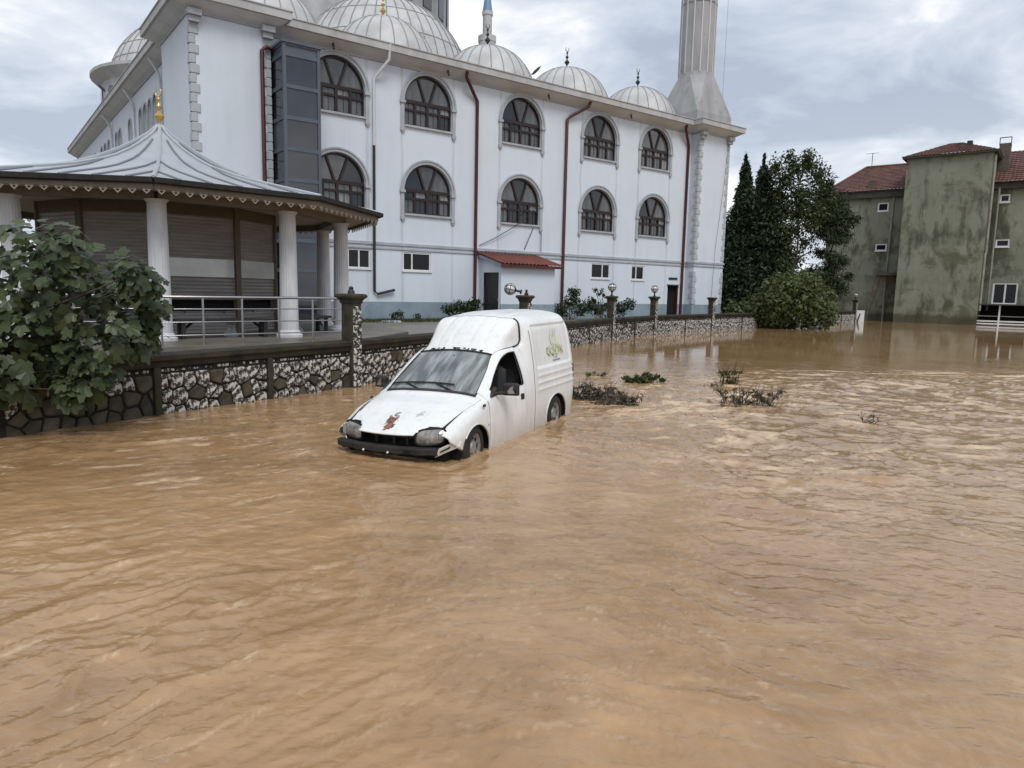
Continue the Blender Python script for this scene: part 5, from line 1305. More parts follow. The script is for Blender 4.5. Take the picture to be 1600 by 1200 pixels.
for sgn in (1, -1):
    merged('front_wing', M['van_white'], [(reg == 'front_wing', sgn)], van, 0.012)
    d_ = merged('door', M['van_white'], [(reg == 'door', sgn), (reg == 'window_pillar', sgn)], van, 0.03)
    merged('panel_gap', M['seam_black'], [(reg == 'panel_gap', sgn)], van)
    if sgn < 0: merged('side_window', M['windscreen'], [(reg == 'side_opening', sgn)], d_)
# rear closing face
rb = MB(); pr = [tuple(V0[0, j]) for j in range(nt_)]; pl = [(x, -y, z) for x, y, z in pr[::-1]]
rb.add(pr + pl, [tuple(range(len(pr) * 2))]); rb.build('rear_door', M['van_white'], van)
def surf(x, t, sgn=1, off=0.0):
    i = int(np.argmin(np.abs(xs - x))); j = int(np.argmin(np.abs(ts - t))); p = V0[i, j]
    a = V0[min(i + 1, nx - 1), j] - V0[max(i - 1, 0), j]; b = V0[i, min(j + 1, nt_ - 1)] - V0[i, max(j - 1, 0)]
    n = np.cross(a, b); n = n / (np.linalg.norm(n) + 1e-9)
    if n[1] < 0 and t < 8: n = -n
    if n[2] < 0 and t >= 8: n = -n
    p = p + n * off
    return Vector((p[0], p[1] * sgn, p[2]))
def strip(pts, r, name, m, parent=van, n=6):
    f = MB(); f.tube(pts, r, n); return f.build(name, m, parent, None, 60)
X_W = np.arange(-0.29, -0.966, -0.03)
for sgn in (1, -1):
    strip([surf(x, 7.0, sgn, 0.003) for x in X_W], 0.011, 'windscreen_seal', M['black_rubber'])
    strip([surf(x, 7.0, sgn, 0.004) for x in np.arange(-0.98, -1.60, -0.02)] + [surf(-1.622, t, sgn, 0.004) for t in np.arange(7.05, 8.25, 0.08)], 0.012, 'fairing_seal', M['black_rubber'])
    # window opening seal
    lo = [surf(x, 4.12, sgn, 0.006) for x in np.arange(-0.50, -1.41, -0.04)]; hi = [surf(x, 6.0, sgn, 0.004) for x in np.arange(-1.40, -0.48, 0.04)]
    back = [surf(-1.405, t, sgn, 0.006) for t in np.arange(4.2, 6.0, 0.3)]
    strip(lo + back + hi + [lo[0]], 0.012, 'window_seal', M['black_rubber'])
    strip([surf(x, 6.72, sgn, 0.003) for x in np.arange(-0.56, -1.38, -0.03)], 0.006, 'door_seal', M['seam_black'])
    # bonnet shut line
    strip([surf(x, 6.0, sgn, 0.001) for x in np.arange(-0.27, 0.60, 0.03)], [0.006 + 0.0125 * max(0, (q - 12) / 17) for q in range(len(np.arange(-0.27, 0.60, 0.03)))], 'bonnet_gap', M['seam_black'])
    # arch lips
    for cx, cz, ax, az in ARCH:
        pts = []
        for a in np.linspace(rad(-12), rad(192), 30):
            x = cx + ax * math.cos(a); z = cz + az * math.sin(a)
            if cx > -1 and x > 0.30: continue
            pts.append((x, sgn * (0.812 if z < 0.5 else 0.812), z))
        strip(pts, 0.014, 'arch_lip', M['van_white'])
    for cx in (0.01, -2.60):
        g_ = MB(); g_.lathe([(0.37, 0.0), (0.37, -0.32), (0.001, -0.32)], 28, T3(cx, sgn * 0.79, 0.27) @ RX(rad(-90 * sgn)), False); g_.build('wheel_well', M['dark_inside'], van)
strip([surf(-0.965, t, 1, 0.004) for t in np.arange(7.0, 10.01, 0.2)] + [surf(-0.965, t, -1, 0.004) for t in np.arange(9.8, 6.99, -0.2)], 0.014, 'windscreen_seal', M['black_rubber'])
strip([surf(-0.30, t, 1, 0.004) for t in np.arange(7.0, 10.01, 0.2)] + [surf(-0.30, t, -1, 0.004) for t in np.arange(9.8, 6.99, -0.2)], 0.020, 'scuttle', M['cab_trim'])
# crumbled rust along the windscreen header
cr = MB(); rs = random.Random(4)
for k in range(40):
    t = rs.uniform(8.2, 10); s = -1 if rs.random() < 0.55 else 1
    p = surf(-0.98 - rs.uniform(0, 0.02), t, s, 0.006); q = rs.uniform(0.004, 0.011)
    cr.box(-q, q, -q * 2, q * 2, -q * 0.5, q * 0.5, Matrix.Translation(p) @ Matrix.Rotation(rs.uniform(0, 3), 4, 'Z'))
stuff(cr.build('rust_flakes', M['seam_black'], van))
# wipers
for y0, y1 in ((0.28, -0.28), (-0.25, -0.62)):
    def wp(y, off): 
        t = np.interp(abs(y), [0, .22, .45, .63], [10, 9, 8, 7]); x = -0.36 - 0.10 * (1 - abs((y - y0) / (y1 - y0))) * 0 - 0.03
        return surf(x, t, 1 if y >= 0 else -1, off)
    strip([wp(y, 0.018) for y in np.linspace(y0, y1, 7)], 0.010, 'wiper', M['black_rubber'])
    a = wp(y0 + (y1 - y0) * 0.45, 0.022); strip([a, Vector((-0.295, y0 * 0.9 + 0.12, 0.875))], 0.010, 'wiper', M['black_rubber'])
# cab interior
f = MB(); f.box(-1.56, -0.10, -0.72, 0.72, 0.18, 0.30); f.box(-1.58, -1.55, -0.66, 0.66, 0.3, 1.33); f.box(-0.56, -0.33, -0.60, 0.60, 0.3, 0.80); f.build('cab_interior', M['cab_trim'], van)
for y in (0.36, -0.36):
    f = MB(); f.cbox(-1.20, -0.78, y - 0.24, y + 0.24, 0.30, 0.62, 0.05); f.cbox(-1.36, -1.16, y - 0.22, y + 0.22, 0.45, 1.12, 0.05); f.cbox(-1.34, -1.22, y - 0.12, y + 0.12, 1.13, 1.28, 0.04); f.build('seat', M['cab_trim'], van)
f = MB(); f.tube([(0.0, 0.17 * math.cos(a), 0.17 * math.sin(a)) for a in np.linspace(0, 2 * math.pi, 25)], 0.014, 6, True, T3(-0.64, 0.36, 0.88) @ RY(rad(-30))); f.box(-0.01, 0.01, -0.16, 0.16, -0.02, 0.02, T3(-0.64, 0.36, 0.88) @ RY(rad(-30))); f.build('steering_wheel', M['black_rubber'], van)
f = MB(); f.tube([(-0.88, 0.02, 1.285), (-0.86, 0.02, 1.22)], 0.012, 5); f.cbox(-0.88, -0.85, -0.10, 0.12, 1.16, 1.22, 0.01); f.build('rear_view_mirror', M['black_rubber'], van)
# door mirrors, handles, repeaters
for sgn in (1, -1):
    mm = MB(); mm.add([(-0.40, 0, 0.83), (-0.56, 0, 0.84), (-0.56, 0, 0.95), (-0.40, 0.05, 0.83), (-0.56, 0.05, 0.84), (-0.56, 0.05, 0.93)], [(0, 1, 2), (5, 4, 3), (0, 3, 4, 1), (1, 4, 5, 2), (2, 5, 3, 0)], T3(0, sgn * 0.755, 0) @ Matrix.Diagonal((1, sgn, 1, 1)))
    mm.tube([(-0.50, sgn * 0.78, 0.865), (-0.56, sgn * 0.87, 0.87), (-0.60, sgn * 0.93, 0.875)], 0.022, 8)
    mm.cbox(-0.055, 0.035, -0.10, 0.10, -0.075, 0.075, 0.022, T3(-0.625, sgn * 0.965, 0.915) @ RZ(sgn * rad(10)))
    mo = mm.build('door_mirror', M['black_rubber'], van, None, 40)
    gl = MB(); gl.box(-0.062, -0.056, -0.085, 0.085, -0.06, 0.06, T3(-0.625, sgn * 0.965, 0.915) @ RZ(sgn * rad(10))); gl.build('mirror_glass', M['steel'], mo)
    bk = MB(); bk.add([(0.037, -0.05, -0.05), (0.037, 0.06, -0.05), (0.037, 0.03, 0.0), (0.037, 0.045, 0.05), (0.037, -0.01, 0.02)], [(0, 1, 2, 3, 4)], T3(-0.625, sgn * 0.965, 0.915) @ RZ(sgn * rad(10))); bk.build('cracked_cover', M['hub'], mo)
    h_ = MB(); h_.cbox(-1.37, -1.25, 0.795, 0.83, 0.685, 0.765, 0.012, Matrix.Diagonal((1, sgn, 1, 1))); h_.build('door_handle', M['black_rubber'], van)
    h_ = MB(); h_.cbox(-0.03, 0.03, 0.805, 0.823, -0.016, 0.016, 0.006, T3(-0.19, 0, 0.765) @ Matrix.Diagonal((1, sgn, 1, 1))); h_.build('side_repeater', M['cab_trim'], van)
    h_ = MB(); h_.lathe([(0.016, 0), (0.014, 0.006)], 10, T3(-0.30, sgn * 0.815, 0.51) @ RX(rad(-90 * sgn))); h_.build('trim_hole', M['seam_black'], van)
    h_ = MB(); h_.cbox(-3.40, -3.32, 0.74, 0.80, 0.70, 0.98, 0.015, Matrix.Diagonal((1, sgn, 1, 1))); h_.build('tail_lamp', M['red_pipe'], van)
    # headlamp: bulged lens in a dark housing, almond outline following the nose
    def nose(y, z): return 0.72 - 0.17 * (abs(y) / 0.78) ** 2.6 - 0.55 * max(0, z - 0.50)
    vs_ = []; fs = []; NA, NRr = 28, 6
    for r in range(NRr + 1):
        q = r / NRr
        for k in range(NA):
            a = 2 * math.pi * k / NA; e_ = 2 / 3.4
            yy = 0.162 * math.copysign(abs(math.cos(a)) ** e_, math.cos(a)); zz_ = 0.088 * math.copysign(abs(math.sin(a)) ** e_, math.sin(a))
            y = lampc[0] + yy * q; z = 0.503 + zz_ * q + 0.015 * (yy * q / 0.155)
            x = nose(y, z) - 0.055 + 0.022 * (1 - q ** 3)
            vs_.append((x, sgn * y, z))
    for r in range(NRr):
        for k in range(NA): fs.append((r * NA + k, r * NA + (k + 1) % NA, r * NA + NA + (k + 1) % NA, r * NA + NA + k))
    hl = MB(); hl.add(vs_, fs); ho = hl.build('headlamp', M['lens'], van, None, 60)
    rim = MB(); rim.tube([vs_[NRr * NA + k] for k in range(NA)] + [vs_[NRr * NA]], 0.013, 6); rim.build('headlamp_rim', M['seam_black'], ho)
    hb = MB(); hb.box(0.25, 0.50, sgn * 0.30 if sgn > 0 else -0.66, sgn * 0.66 if sgn > 0 else -0.30, 0.41, 0.60); hb.build('headlamp_housing', M['dark_inside'], ho)
    ind = MB(); ind.add([(0, 0, -0.07), (0, 0.04, -0.03), (0, 0.035, 0.05), (0, -0.005, 0.075)], [(0, 1, 2, 3)], T3(nose(0.63, 0.5) - 0.035, sgn * 0.63, 0.505) @ Matrix.Diagonal((1, sgn, 1, 1)) @ RZ(rad(-45))); ind.build('indicator', M['hub'], ho)
# engine bay darkness, front panel and bumper beam with its broken left end
f = MB(); f.box(-0.05, 0.50, -0.66, 0.66, 0.14, 0.56); f.build('engine_bay', M['dark_inside'], van)
f = MB()
for y in (-0.22, 0.02, 0.2): f.box(0.52, 0.56, y - 0.012, y + 0.012, 0.38, 0.51)
f.box(0.50, 0.55, -0.30, 0.30, 0.455, 0.475); f.build('grille_support', M['cab_trim'], van)
vs_ = []; fs = []
K = 24
for i in range(K + 1):
    y = -0.74 + (1.38) * i / K; x = 0.735 - 0.16 * (abs(y) / 0.80) ** 2.4
    w = 0.010 * math.sin(i * 2.1) * math.sin(i * 0.7); x += 0.012 * math.sin(i * 1.3)
    vs_ += [(x, y, 0.305 + w), (x + 0.012, y, 0.318), (x + 0.012, y, 0.372), (x, y, 0.385 + w), (x - 0.07, y, 0.388), (x - 0.07, y, 0.305)]
for i in range(K):
    for k in range(6): fs.append((i * 6 + k, i * 6 + (k + 1) % 6, i * 6 + 6 + (k + 1) % 6, i * 6 + 6 + k))
fs += [(5, 4, 3, 2, 1, 0), tuple(K * 6 + k for k in range(6))]
f = MB(); f.add(vs_, fs); bb = f.build('bumper_beam', M['black_rubber'], van, None, 30)
for y in (-0.28, 0.06): 
    q = MB(); q.lathe([(0.014, 0), (0.010, 0.015)], 8, T3(0.745 - 0.16 * (abs(y) / 0.8) ** 2.4, y, 0.318) @ RY(rad(90))); q.build('bolt', M['white_plastic'], bb)
for y in (-0.42, -0.12, 0.30):
    q = MB(); q.box(0, 0.004, y - 0.035, y + 0.035, 0.335, 0.362, T3(0.7475 - 0.16 * (abs(y) / 0.8) ** 2.4, 0, 0)); q.build('slot', M['dark_inside'], bb)
f = MB(); f.add([(0.64, 0.62, 0.29), (0.42, 0.81, 0.385), (0.38, 0.812, 0.44), (0.52, 0.75, 0.435), (0.62, 0.66, 0.385)], [(0, 1, 2, 3, 4)]); o = f.build('torn_bracket', M['van_white'], van); md = o.modifiers.new('t', 'SOLIDIFY'); md.thickness = 0.012
f = MB(); f.add([(0.632, 0.67, 0.340), (0.545, 0.755, 0.385), (0.54, 0.757, 0.41), (0.625, 0.675, 0.362)], [(0, 1, 2, 3)]); f.build('bracket_hole', M['dark_inside'], van)
f = MB(); f.add([(0.63, -0.60, 0.40), (0.47, -0.80, 0.40), (0.47, -0.80, 0.45), (0.62, -0.62, 0.43)], [(0, 1, 2, 3)]); o = f.build('torn_bracket', M['hub'], van); md = o.modifiers.new('t', 'SOLIDIFY'); md.thickness = 0.012
# wheels
def wheel(x, y, sgn, steer=0.0):
    w = bpy.data.objects.new('wheel', None); COL.objects.link(w); w.parent = van; w.location = (x, y, 0.285); w.rotation_euler = (0, 0, steer)
    Mx = RX(rad(-90 * sgn))
    t = MB(); t.lathe([(0.175, -0.085), (0.20, -0.088), (0.255, -0.080), (0.280, -0.055), (0.286, 0.0), (0.280, 0.055), (0.255, 0.080), (0.20, 0.088), (0.175, 0.083)], 36, Mx, False); t.build('tyre', M['black_rubber'], w, None, 40)
    r = MB(); r.lathe([(0.185, 0.055), (0.178, 0.075), (0.165, 0.068), (0.150, 0.04), (0.09, 0.035), (0.07, 0.062), (0.05, 0.066), (0.0005, 0.066)], 32, Mx, False)
    r.lathe([(0.178, -0.06), (0.178, 0.07)], 32, Mx, False); r.build('rim', M['hub'], w, None, 40)
    for k in range(8):
        h = MB(); h.lathe([(0.022, 0.045), (0.022, 0.0485)], 10, Mx @ RZ(2 * math.pi * k / 8) @ T3(0.122, 0, 0)); h.build('rim_hole', M['dark_inside'], w)
for x, y, s, st_ in ((0.02, 0.715, 1, rad(5)), (0.02, -0.715, -1, rad(5)), (-2.60, 0.715, 1, 0), (-2.60, -0.715, -1, 0)): wheel(x, y, s, st_)
# faded green plant emblem with a small caption on the cargo flank
M['decal_pale'] = pmat('decal_pale', (0.62, 0.66, 0.52), (0.68, 0.71, 0.60), 9, 0.5)
M['decal_green'] = pmat('decal_green', (0.50, 0.54, 0.36), (0.62, 0.65, 0.49), 14, 0.5)
M['decal_dark'] = pmat('decal_dark', (0.34, 0.38, 0.22), (0.48, 0.52, 0.33), 14, 0.5)
M['decal_ink'] = pmat('decal_ink', (0.22, 0.25, 0.22), None, rough=0.5)
emb = {'decal_pale': MB(), 'decal_green': MB(), 'decal_dark': MB(), 'decal_ink': MB()}
def flank(x, z, off):
    i = int(np.argmin(np.abs(xs - x))); j = int(np.argmin(np.abs(ZZ[i, :int(nt_ * 0.8)] - z)))
    return Vector((x, float(np.interp(z, ZZ[i, :int(nt_ * 0.72)], YY[i, :int(nt_ * 0.72)])) + off, z))
def blade(mb, x, z, l, w, a, off):
    d = Vector((math.sin(a), math.cos(a))); p = Vector((d.y, -d.x))
    q = [(x, z)] + [(x + d.x * l * t + p.x * w * s, z + d.y * l * t + p.y * w * s) for t, s in ((.35, .5), (.75, .3), (1, 0), (.75, -.3), (.35, -.5))]
    mb.add([flank(a_, b_, off) for a_, b_ in q], [tuple(range(6))])
def blob(mb, x, z, r, off, n=7):
    mb.add([flank(x + r * (0.75 + 0.4 * rs.random()) * math.cos(2 * math.pi * k / n), z + r * 0.8 * (0.75 + 0.4 * rs.random()) * math.sin(2 * math.pi * k / n), off) for k in range(n)], [tuple(range(n))])
rs = random.Random(12)
for k in range(16): blade(emb['decal_pale'], -2.62 + rs.uniform(-.12, .10), 1.28 + rs.uniform(0, .06), rs.uniform(.16, .30), .05, rs.uniform(-.35, .30), 0.004 + 0.0002 * k)
for k in range(34):
    x = -2.62 + rs.uniform(-.33, .26); blob(emb['decal_green'], x, 1.23 + rs.uniform(-.045, .10) * (1 - abs(x + 2.62) / .5), rs.uniform(.028, .058), 0.0075 + 0.0002 * k)
for k in range(24):
    x = -2.62 + rs.uniform(-.33, .26); blob(emb['decal_dark'], x, 1.22 + rs.uniform(-.05, .08), rs.uniform(.014, .030), 0.0145 + 0.0002 * k)
for k in range(16):
    x = -2.62 + rs.uniform(-.30, .24); blob(emb['decal_pale'], x, 1.22 + rs.uniform(-.05, .07), rs.uniform(.014, .03), 0.0195 + 0.0002 * k)
for k in range(3): blob(emb['decal_ink'], -2.66 - 0.02 * k, 1.135, 0.012, 0.004)
for k in range(9):
    x = -2.54 - 0.035 * k; emb['decal_ink'].add([flank(x, 1.085, .004), flank(x - .022, 1.085, .004), flank(x - .022, 1.085 + rs.uniform(.018, .03), .004), flank(x, 1.085 + rs.uniform(.018, .03), .004)], [(0, 1, 2, 3)])
for k_, mb in emb.items(): mb.build('emblem' if k_ != 'decal_ink' else 'caption', M[k_], body)
# ------------------------------------------------------------------ mossy green apartment block
def mossy(name):
    m, t, b = newmat(name); N = t.nodes.new; K = t.links.new
    co = N('ShaderNodeTexCoord')
    def noise(sc, det, st=(1, 1, 1), dist=0.0):
        mp = N('ShaderNodeMapping'); mp.inputs['Scale'].default_value = st; K(co.outputs['Object'], mp.inputs[0])
        n = N('ShaderNodeTexNoise'); n.inputs['Scale'].default_value = sc; n.inputs['Detail'].default_value = det; n.inputs['Roughness'].default_value = 0.65; n.inputs['Distortion'].default_value = dist; K(mp.outputs[0], n.inputs['Vector']); return n.outputs['Fac']
    def rmp(src, p0, p1, c0, c1):
        r = N('ShaderNodeValToRGB'); r.color_ramp.elements[0].position = p0; r.color_ramp.elements[0].color = c4(c0); r.color_ramp.elements[1].position = p1; r.color_ramp.elements[1].color = c4(c1); K(src, r.inputs[0]); return r.outputs[0]
    def mix(f_, a, c):
        n = N('ShaderNodeMixRGB'); K(f_, n.inputs[0]); K(a, n.inputs[1]); n.inputs[2].default_value = c4(c); return n.outputs[0]
    col = rmp(noise(0.45, 7), 0.35, 0.68, (0.180, 0.198, 0.155), (0.255, 0.272, 0.218))
    col = mix(rmp(noise(0.8, 9, (1, 1, 0.45)), 0.49, 0.62, (0, 0, 0), (1, 1, 1)), col, (0.085, 0.092, 0.066))
    col = mix(rmp(noise(2.6, 6, (2.2, 2.2, 0.22)), 0.58, 0.74, (0, 0, 0), (0.9, 0.9, 0.9)), col, (0.32, 0.325, 0.26))
    col = mix(rmp(noise(0.30, 6, (1, 1, 1.6), 0.6), 0.53, 0.63, (0, 0, 0), (0.85, 0.85, 0.85)), col, (0.098, 0.104, 0.068))
    # damp tide mark left by the flood
    sp = N('ShaderNodeSeparateXYZ'); K(co.outputs['Object'], sp.inputs[0]); ad = N('ShaderNodeMath'); ad.operation = 'MULTIPLY_ADD'; K(noise(0.9, 5), ad.inputs[0]); ad.inputs[1].default_value = -1.1; K(sp.outputs[2], ad.inputs[2])
    col = mix(rmp(ad.outputs[0], 0.0, 0.35, (0.8, 0.8, 0.8), (0, 0, 0)), col, (0.055, 0.050, 0.034))
    K(col, b.inputs['Base Color']); b.inputs['Roughness'].default_value = 0.9; b.inputs['Specular IOR Level'].default_value = 0.2
    bp = N('ShaderNodeBump'); bp.inputs['Strength'].default_value = 0.3; bp.inputs['Distance'].default_value = 0.05; K(noise(5, 5), bp.inputs['Height']); K(bp.outputs[0], b.inputs['Normal'])
    return m
M['mossy'] = mossy('mossy_green_render')
M['tiles'] = pmat('clay_tiles', (0.105, 0.054, 0.044), (0.175, 0.092, 0.074), 2.0, 0.85, c3=(0.09, 0.05, 0.04), scale3=1.2, lo3=0.48, hi3=0.72)
M['fascia'] = pmat('dark_fascia', (0.045, 0.045, 0.038), (0.07, 0.07, 0.06), 2, 0.85)
M['old_metal'] = pmat('rusty_metal', (0.13, 0.105, 0.085), (0.07, 0.058, 0.05), 3, 0.8)
M['grey_pipe'] = pmat('grey_pipe', (0.30, 0.30, 0.27), (0.20, 0.20, 0.17), 2, 0.7)
ge = Vector((0.794, -0.608, 0)); gi = Vector((0.608, 0.794, 0)); GO = Vector((33.76, 63.4, 0))
grn = thing('apartment_building', 'moss-stained green apartment block with red tile roofs and a windowless tower', 'building', tuple(GO), math.atan2(ge.y, ge.x))
def ghit(px, py, dep):
    d = pray(px, py); P0 = GO + gi * dep; s = (P0 - Vector((0, 0, CAM_H))).dot(gi) / d.dot(gi); X = Vector((0, 0, CAM_H)) + d * s
    return (X - GO).dot(ge), X.z
TW = 6.25; DW = 2.6; DR_ = 3.0
gl0, zt0 = ghit(1410, 246, 0); gr0, zt1 = ghit(1545, 238, 0); ZT = (zt0 + zt1) / 2
ZL = ghit(1350, 301, DW)[1]; ZRW = ghit(1580, 292, DR_)[1]
GL = ghit(1289, 400, DW)[0]; GR = 20.0
f = MB(); f.box(0, TW, 0, 9, -0.8, ZT); f.build('stair_tower', M['mossy'], grn)
def wing(g0, g1, dep, z, wins, back=9.0):
    # wall with rectangular openings, grouped by rows
    rows = sorted(wins, key=lambda w: w[2]); mb = MB(); zc = -0.8
    used = []
    cuts = []
    for w in rows:
        if cuts and w[2] < cuts[-1][1]: cuts[-1][1] = max(cuts[-1][1], w[3]); cuts[-1][2].append(w)
        else: cuts.append([w[2], w[3], [w]])
    zs_ = [-0.8]
    for i, c in enumerate(cuts):
        top = z if i == len(cuts) - 1 else (c[1] + cuts[i + 1][0]) / 2
        wallband(mb, g0, g1, zs_[-1], top, [(w[0], w[1], w[2], w[3], False) for w in c[2]], dep, 0.15); zs_.append(top)
    if not cuts: wallband(mb, g0, g1, -0.8, z, [], dep)
    mb.add([(g0, dep, -0.8), (g0, back, -0.8), (g0, back, z), (g0, dep, z)], [(0, 1, 2, 3)]); mb.add([(g1, dep, -0.8), (g1, back, -0.8), (g1, back, z), (g1, dep, z)], [(0, 1, 2, 3)])
    mb.add([(g0, back, -0.8), (g1, back, -0.8), (g1, back, z), (g0, back, z)], [(0, 1, 2, 3)])
    mb.build('wall', M['mossy'], grn)
    for w in wins: slider(w[0], w[1], w[2], w[3], grn, dep, (0, 0, 0), w[4], 0.12)
def gw(x0, y0, x1, y1, dep, sp=0.0):
    a = ghit(x0, y0, dep); b = ghit(x1, y1, dep); return (a[0], b[0], b[1], a[1], sp)
wing(GL, 0.0, DW, ZL, [gw(1372, 317, 1388, 330, DW), gw(1368, 381, 1385, 392, DW)])
wing(TW, GR, DR_, ZRW, [gw(1563, 304, 1578, 316, DR_), gw(1556, 374, 1577, 386, DR_), gw(1552, 442, 1588, 476, DR_, 0.5)])
# dark eaves bands
f = MB(); f.box(GL - 0.3, -0.01, DW - 0.35, DW - 0.02, ZL - 0.55, ZL + 0.05); f.box(GL - 0.45, -0.01, DW - 0.47, DW + 0.3, ZL + 0.003, ZL + 0.13); f.build('eaves', M['fascia'], grn)
f = MB(); f.box(TW + 0.01, GR + 0.3, DR_ - 0.35, DR_ - 0.02, ZRW - 0.15, ZRW + 0.35); f.box(TW + 0.01, GR + 0.4, DR_ - 0.57, DR_ + 0.3, ZRW + 0.351, ZRW + 0.44); f.build('eaves', M['fascia'], grn)
def tile_roof(a, b, c, d, name='tile_roof', col=0.30, row=0.36):
    # a eave-left, b eave-right, c ridge-right, d ridge-left
    a, b, c, d = map(Vector, (a, b, c, d)); w = max((b - a).length, (c - d).length); h = ((d + c) / 2 - (a + b) / 2).length
    nc = max(2, int(w / col)) * 4; nr = max(2, int(h / row)); V = []; Fs = []
    nrm = (b - a).cross(d - a).normalized()
    if nrm.z < 0: nrm = -nrm
    R = []
    for r in range(nr):
        R.append((r / nr, 0.055)); R.append(((r + 0.999) / nr, 0.0))
    for v, l in R:
        for i in range(nc + 1):
            u = i / nc; p = (a.lerp(b, u)).lerp(d.lerp(c, u), v)
            V.append(p + nrm * (l + 0.04 * abs(math.cos(math.pi * i / 4 * 1.0))))
    for j in range(len(R) - 1):
        for i in range(nc): k = j * (nc + 1) + i; Fs.append((k, k + 1, k + nc + 2, k + nc + 1))
    mb = MB(); mb.add(V, Fs); o = mb.build(name, M['tiles'], grn); stuff(o); return o
# left wing: hipped roof; ridge set back
zr_ = ghit(1345, 265, DW + 5.5)[1]
tile_roof((GL - 0.5, DW - 0.5, ZL + 0.05), (0, DW - 0.5, ZL + 0.05), (0, DW + 5.0, zr_), (GL + 2.0, DW + 5.0, zr_))
tile_roof((GL - 0.5, 9.5, ZL + 0.05), (GL - 0.5, DW - 0.5, ZL + 0.05), (GL + 2.0, DW + 5.0, zr_), (GL + 2.0, DW + 5.1, zr_))
f = MB(); f.tube([(GL - 0.5, DW - 0.5, ZL + 0.12), (GL + 2.0, DW + 5.0, zr_ + 0.08), (0, DW + 5.0, zr_ + 0.08)], 0.12, 6); f.build('ridge', M['tiles'], grn)
# tower cap: low hip
za = ghit(1489, 226, 3.0)[1]
hp_ = [(-0.35, -0.35, ZT), (TW + 0.35, -0.35, ZT), (TW + 0.35, 9.2, ZT), (-0.35, 9.2, ZT)]; ap_ = ((TW * 0.5) - 0.3, 3.6, za + 0.2); ap2_ = ((TW * 0.5) + 0.3, 3.6, za + 0.2)
tile_roof(hp_[0], hp_[1], ap2_, ap_); tile_roof(hp_[1], hp_[2], (ap2_[0], 3.8, ap2_[2]), ap2_); tile_roof(hp_[3], hp_[0], ap_, (ap_[0], 3.8, ap_[2]))
f = MB(); f.box(-0.33, TW + 0.33, -0.33, 9.1, ZT - 0.10, ZT + 0.075); f.build('roof_slab', M['fascia'], grn)
# right wing roof
zrr = ghit(1590, 236, DR_ + 4.5)[1]
tile_roof((TW - 0.2, DR_ - 0.6, ZRW + 0.36), (GR + 0.5, DR_ - 0.6, ZRW + 0.36), (GR + 0.5, DR_ + 4.5, zrr), (TW - 0.2, DR_ + 4.5, zrr))
# chimney with a metal rack
cg0, cz0 = ghit(1560, 253, DR_ + 1.5); cg1, cz1 = ghit(1581, 224, DR_ + 1.5)
f = MB(); f.cbox(cg0, cg1, DR_ + 1.0, DR_ + 2.0, cz0 - 1.2, cz1, 0.04); ch = f.build('chimney', M['old_metal'], grn)
f = MB()
for g_ in (cg0, cg1): f.tube([(g_, DR_ + 1.0, cz1 - 0.2), (g_, DR_ + 1.0, cz1 + 0.45)], 0.035, 5)
f.tube([(cg0, DR_ + 1.0, cz1 + 0.45), (cg1, DR_ + 1.0, cz1 + 0.45)], 0.04, 5); f.build('rack', M['dark_metal'], ch)
c2 = ghit(1363, 290, DW); f = MB(); f.cbox(c2[0] - 0.3, c2[0] + 0.3, DW - 0.1, DW + 0.4, ZL - 0.4, c2[1] + 0.5, 0.03); f.build('chimney', M['old_metal'], grn)
c3 = ghit(1515, 226, 2.0); f = MB(); f.cbox(c3[0] - 0.2, c3[0] + 0.2, 2.0, 2.5, ZT, c3[1] + 0.35, 0.03); f.build('vent', M['dark_metal'], grn)
# drainpipes
a = ghit(1397, 306, DW - 0.1); b = ghit(1385, 424, DW - 0.1); f = MB(); f.tube([(a[0], DW - 0.1, a[1]), (b[0], DW - 0.1, b[1]), (b[0], DW - 0.1, -0.4)], 0.09, 8); f.build('drainpipe', M['grey_pipe'], grn)
f = MB(); f.tube([(TW + 0.12, 0.2, ZT - 0.3), (TW + 0.14, 0.25, 6.0), (TW + 0.10, 0.2, 5.8), (TW + 0.12, 0.2, 1.2)], 0.10, 8); f.build('drainpipe', M['grey_pipe'], grn)
f = MB(); f.tube([(TW + 0.45, 2.7, ZRW), (TW + 0.45, 2.7, 1.2)], 0.08, 8); f.build('drainpipe', M['grey_pipe'], grn)
# slab and slanting prop in the corner of tower and wing
s0 = ghit(1372, 428, 1.4)
f = MB(); f.box(s0[0], -0.01, 0.6, DW, s0[1] - 0.15, s0[1] + 0.10); f.build('entry_slab', M['fascia'], grn)
e0 = ghit(1350, 496, 0.9)
f = MB(); a_ = Vector((s0[0] + 0.2, 0.9, s0[1] - 0.1)); b_ = Vector((e0[0], 0.9, -0.3)); d = (b_ - a_).normalized(); pz = Vector((-d.z, 0, d.x)) * 0.16
f.add([a_ + pz + Vector((0, -.12, 0)), b_ + pz + Vector((0, -.12, 0)), b_ - pz + Vector((0, -.12, 0)), a_ - pz + Vector((0, -.12, 0)), a_ + pz + Vector((0, .12, 0)), b_ + pz + Vector((0, .12, 0)), b_ - pz + Vector((0, .12, 0)), a_ - pz + Vector((0, .12, 0))], [(0, 1, 2, 3), (7, 6, 5, 4), (0, 4, 5, 1), (1, 5, 6, 2), (2, 6, 7, 3), (3, 7, 4, 0)]); f.build('slanting_prop', M['old_metal'], grn)
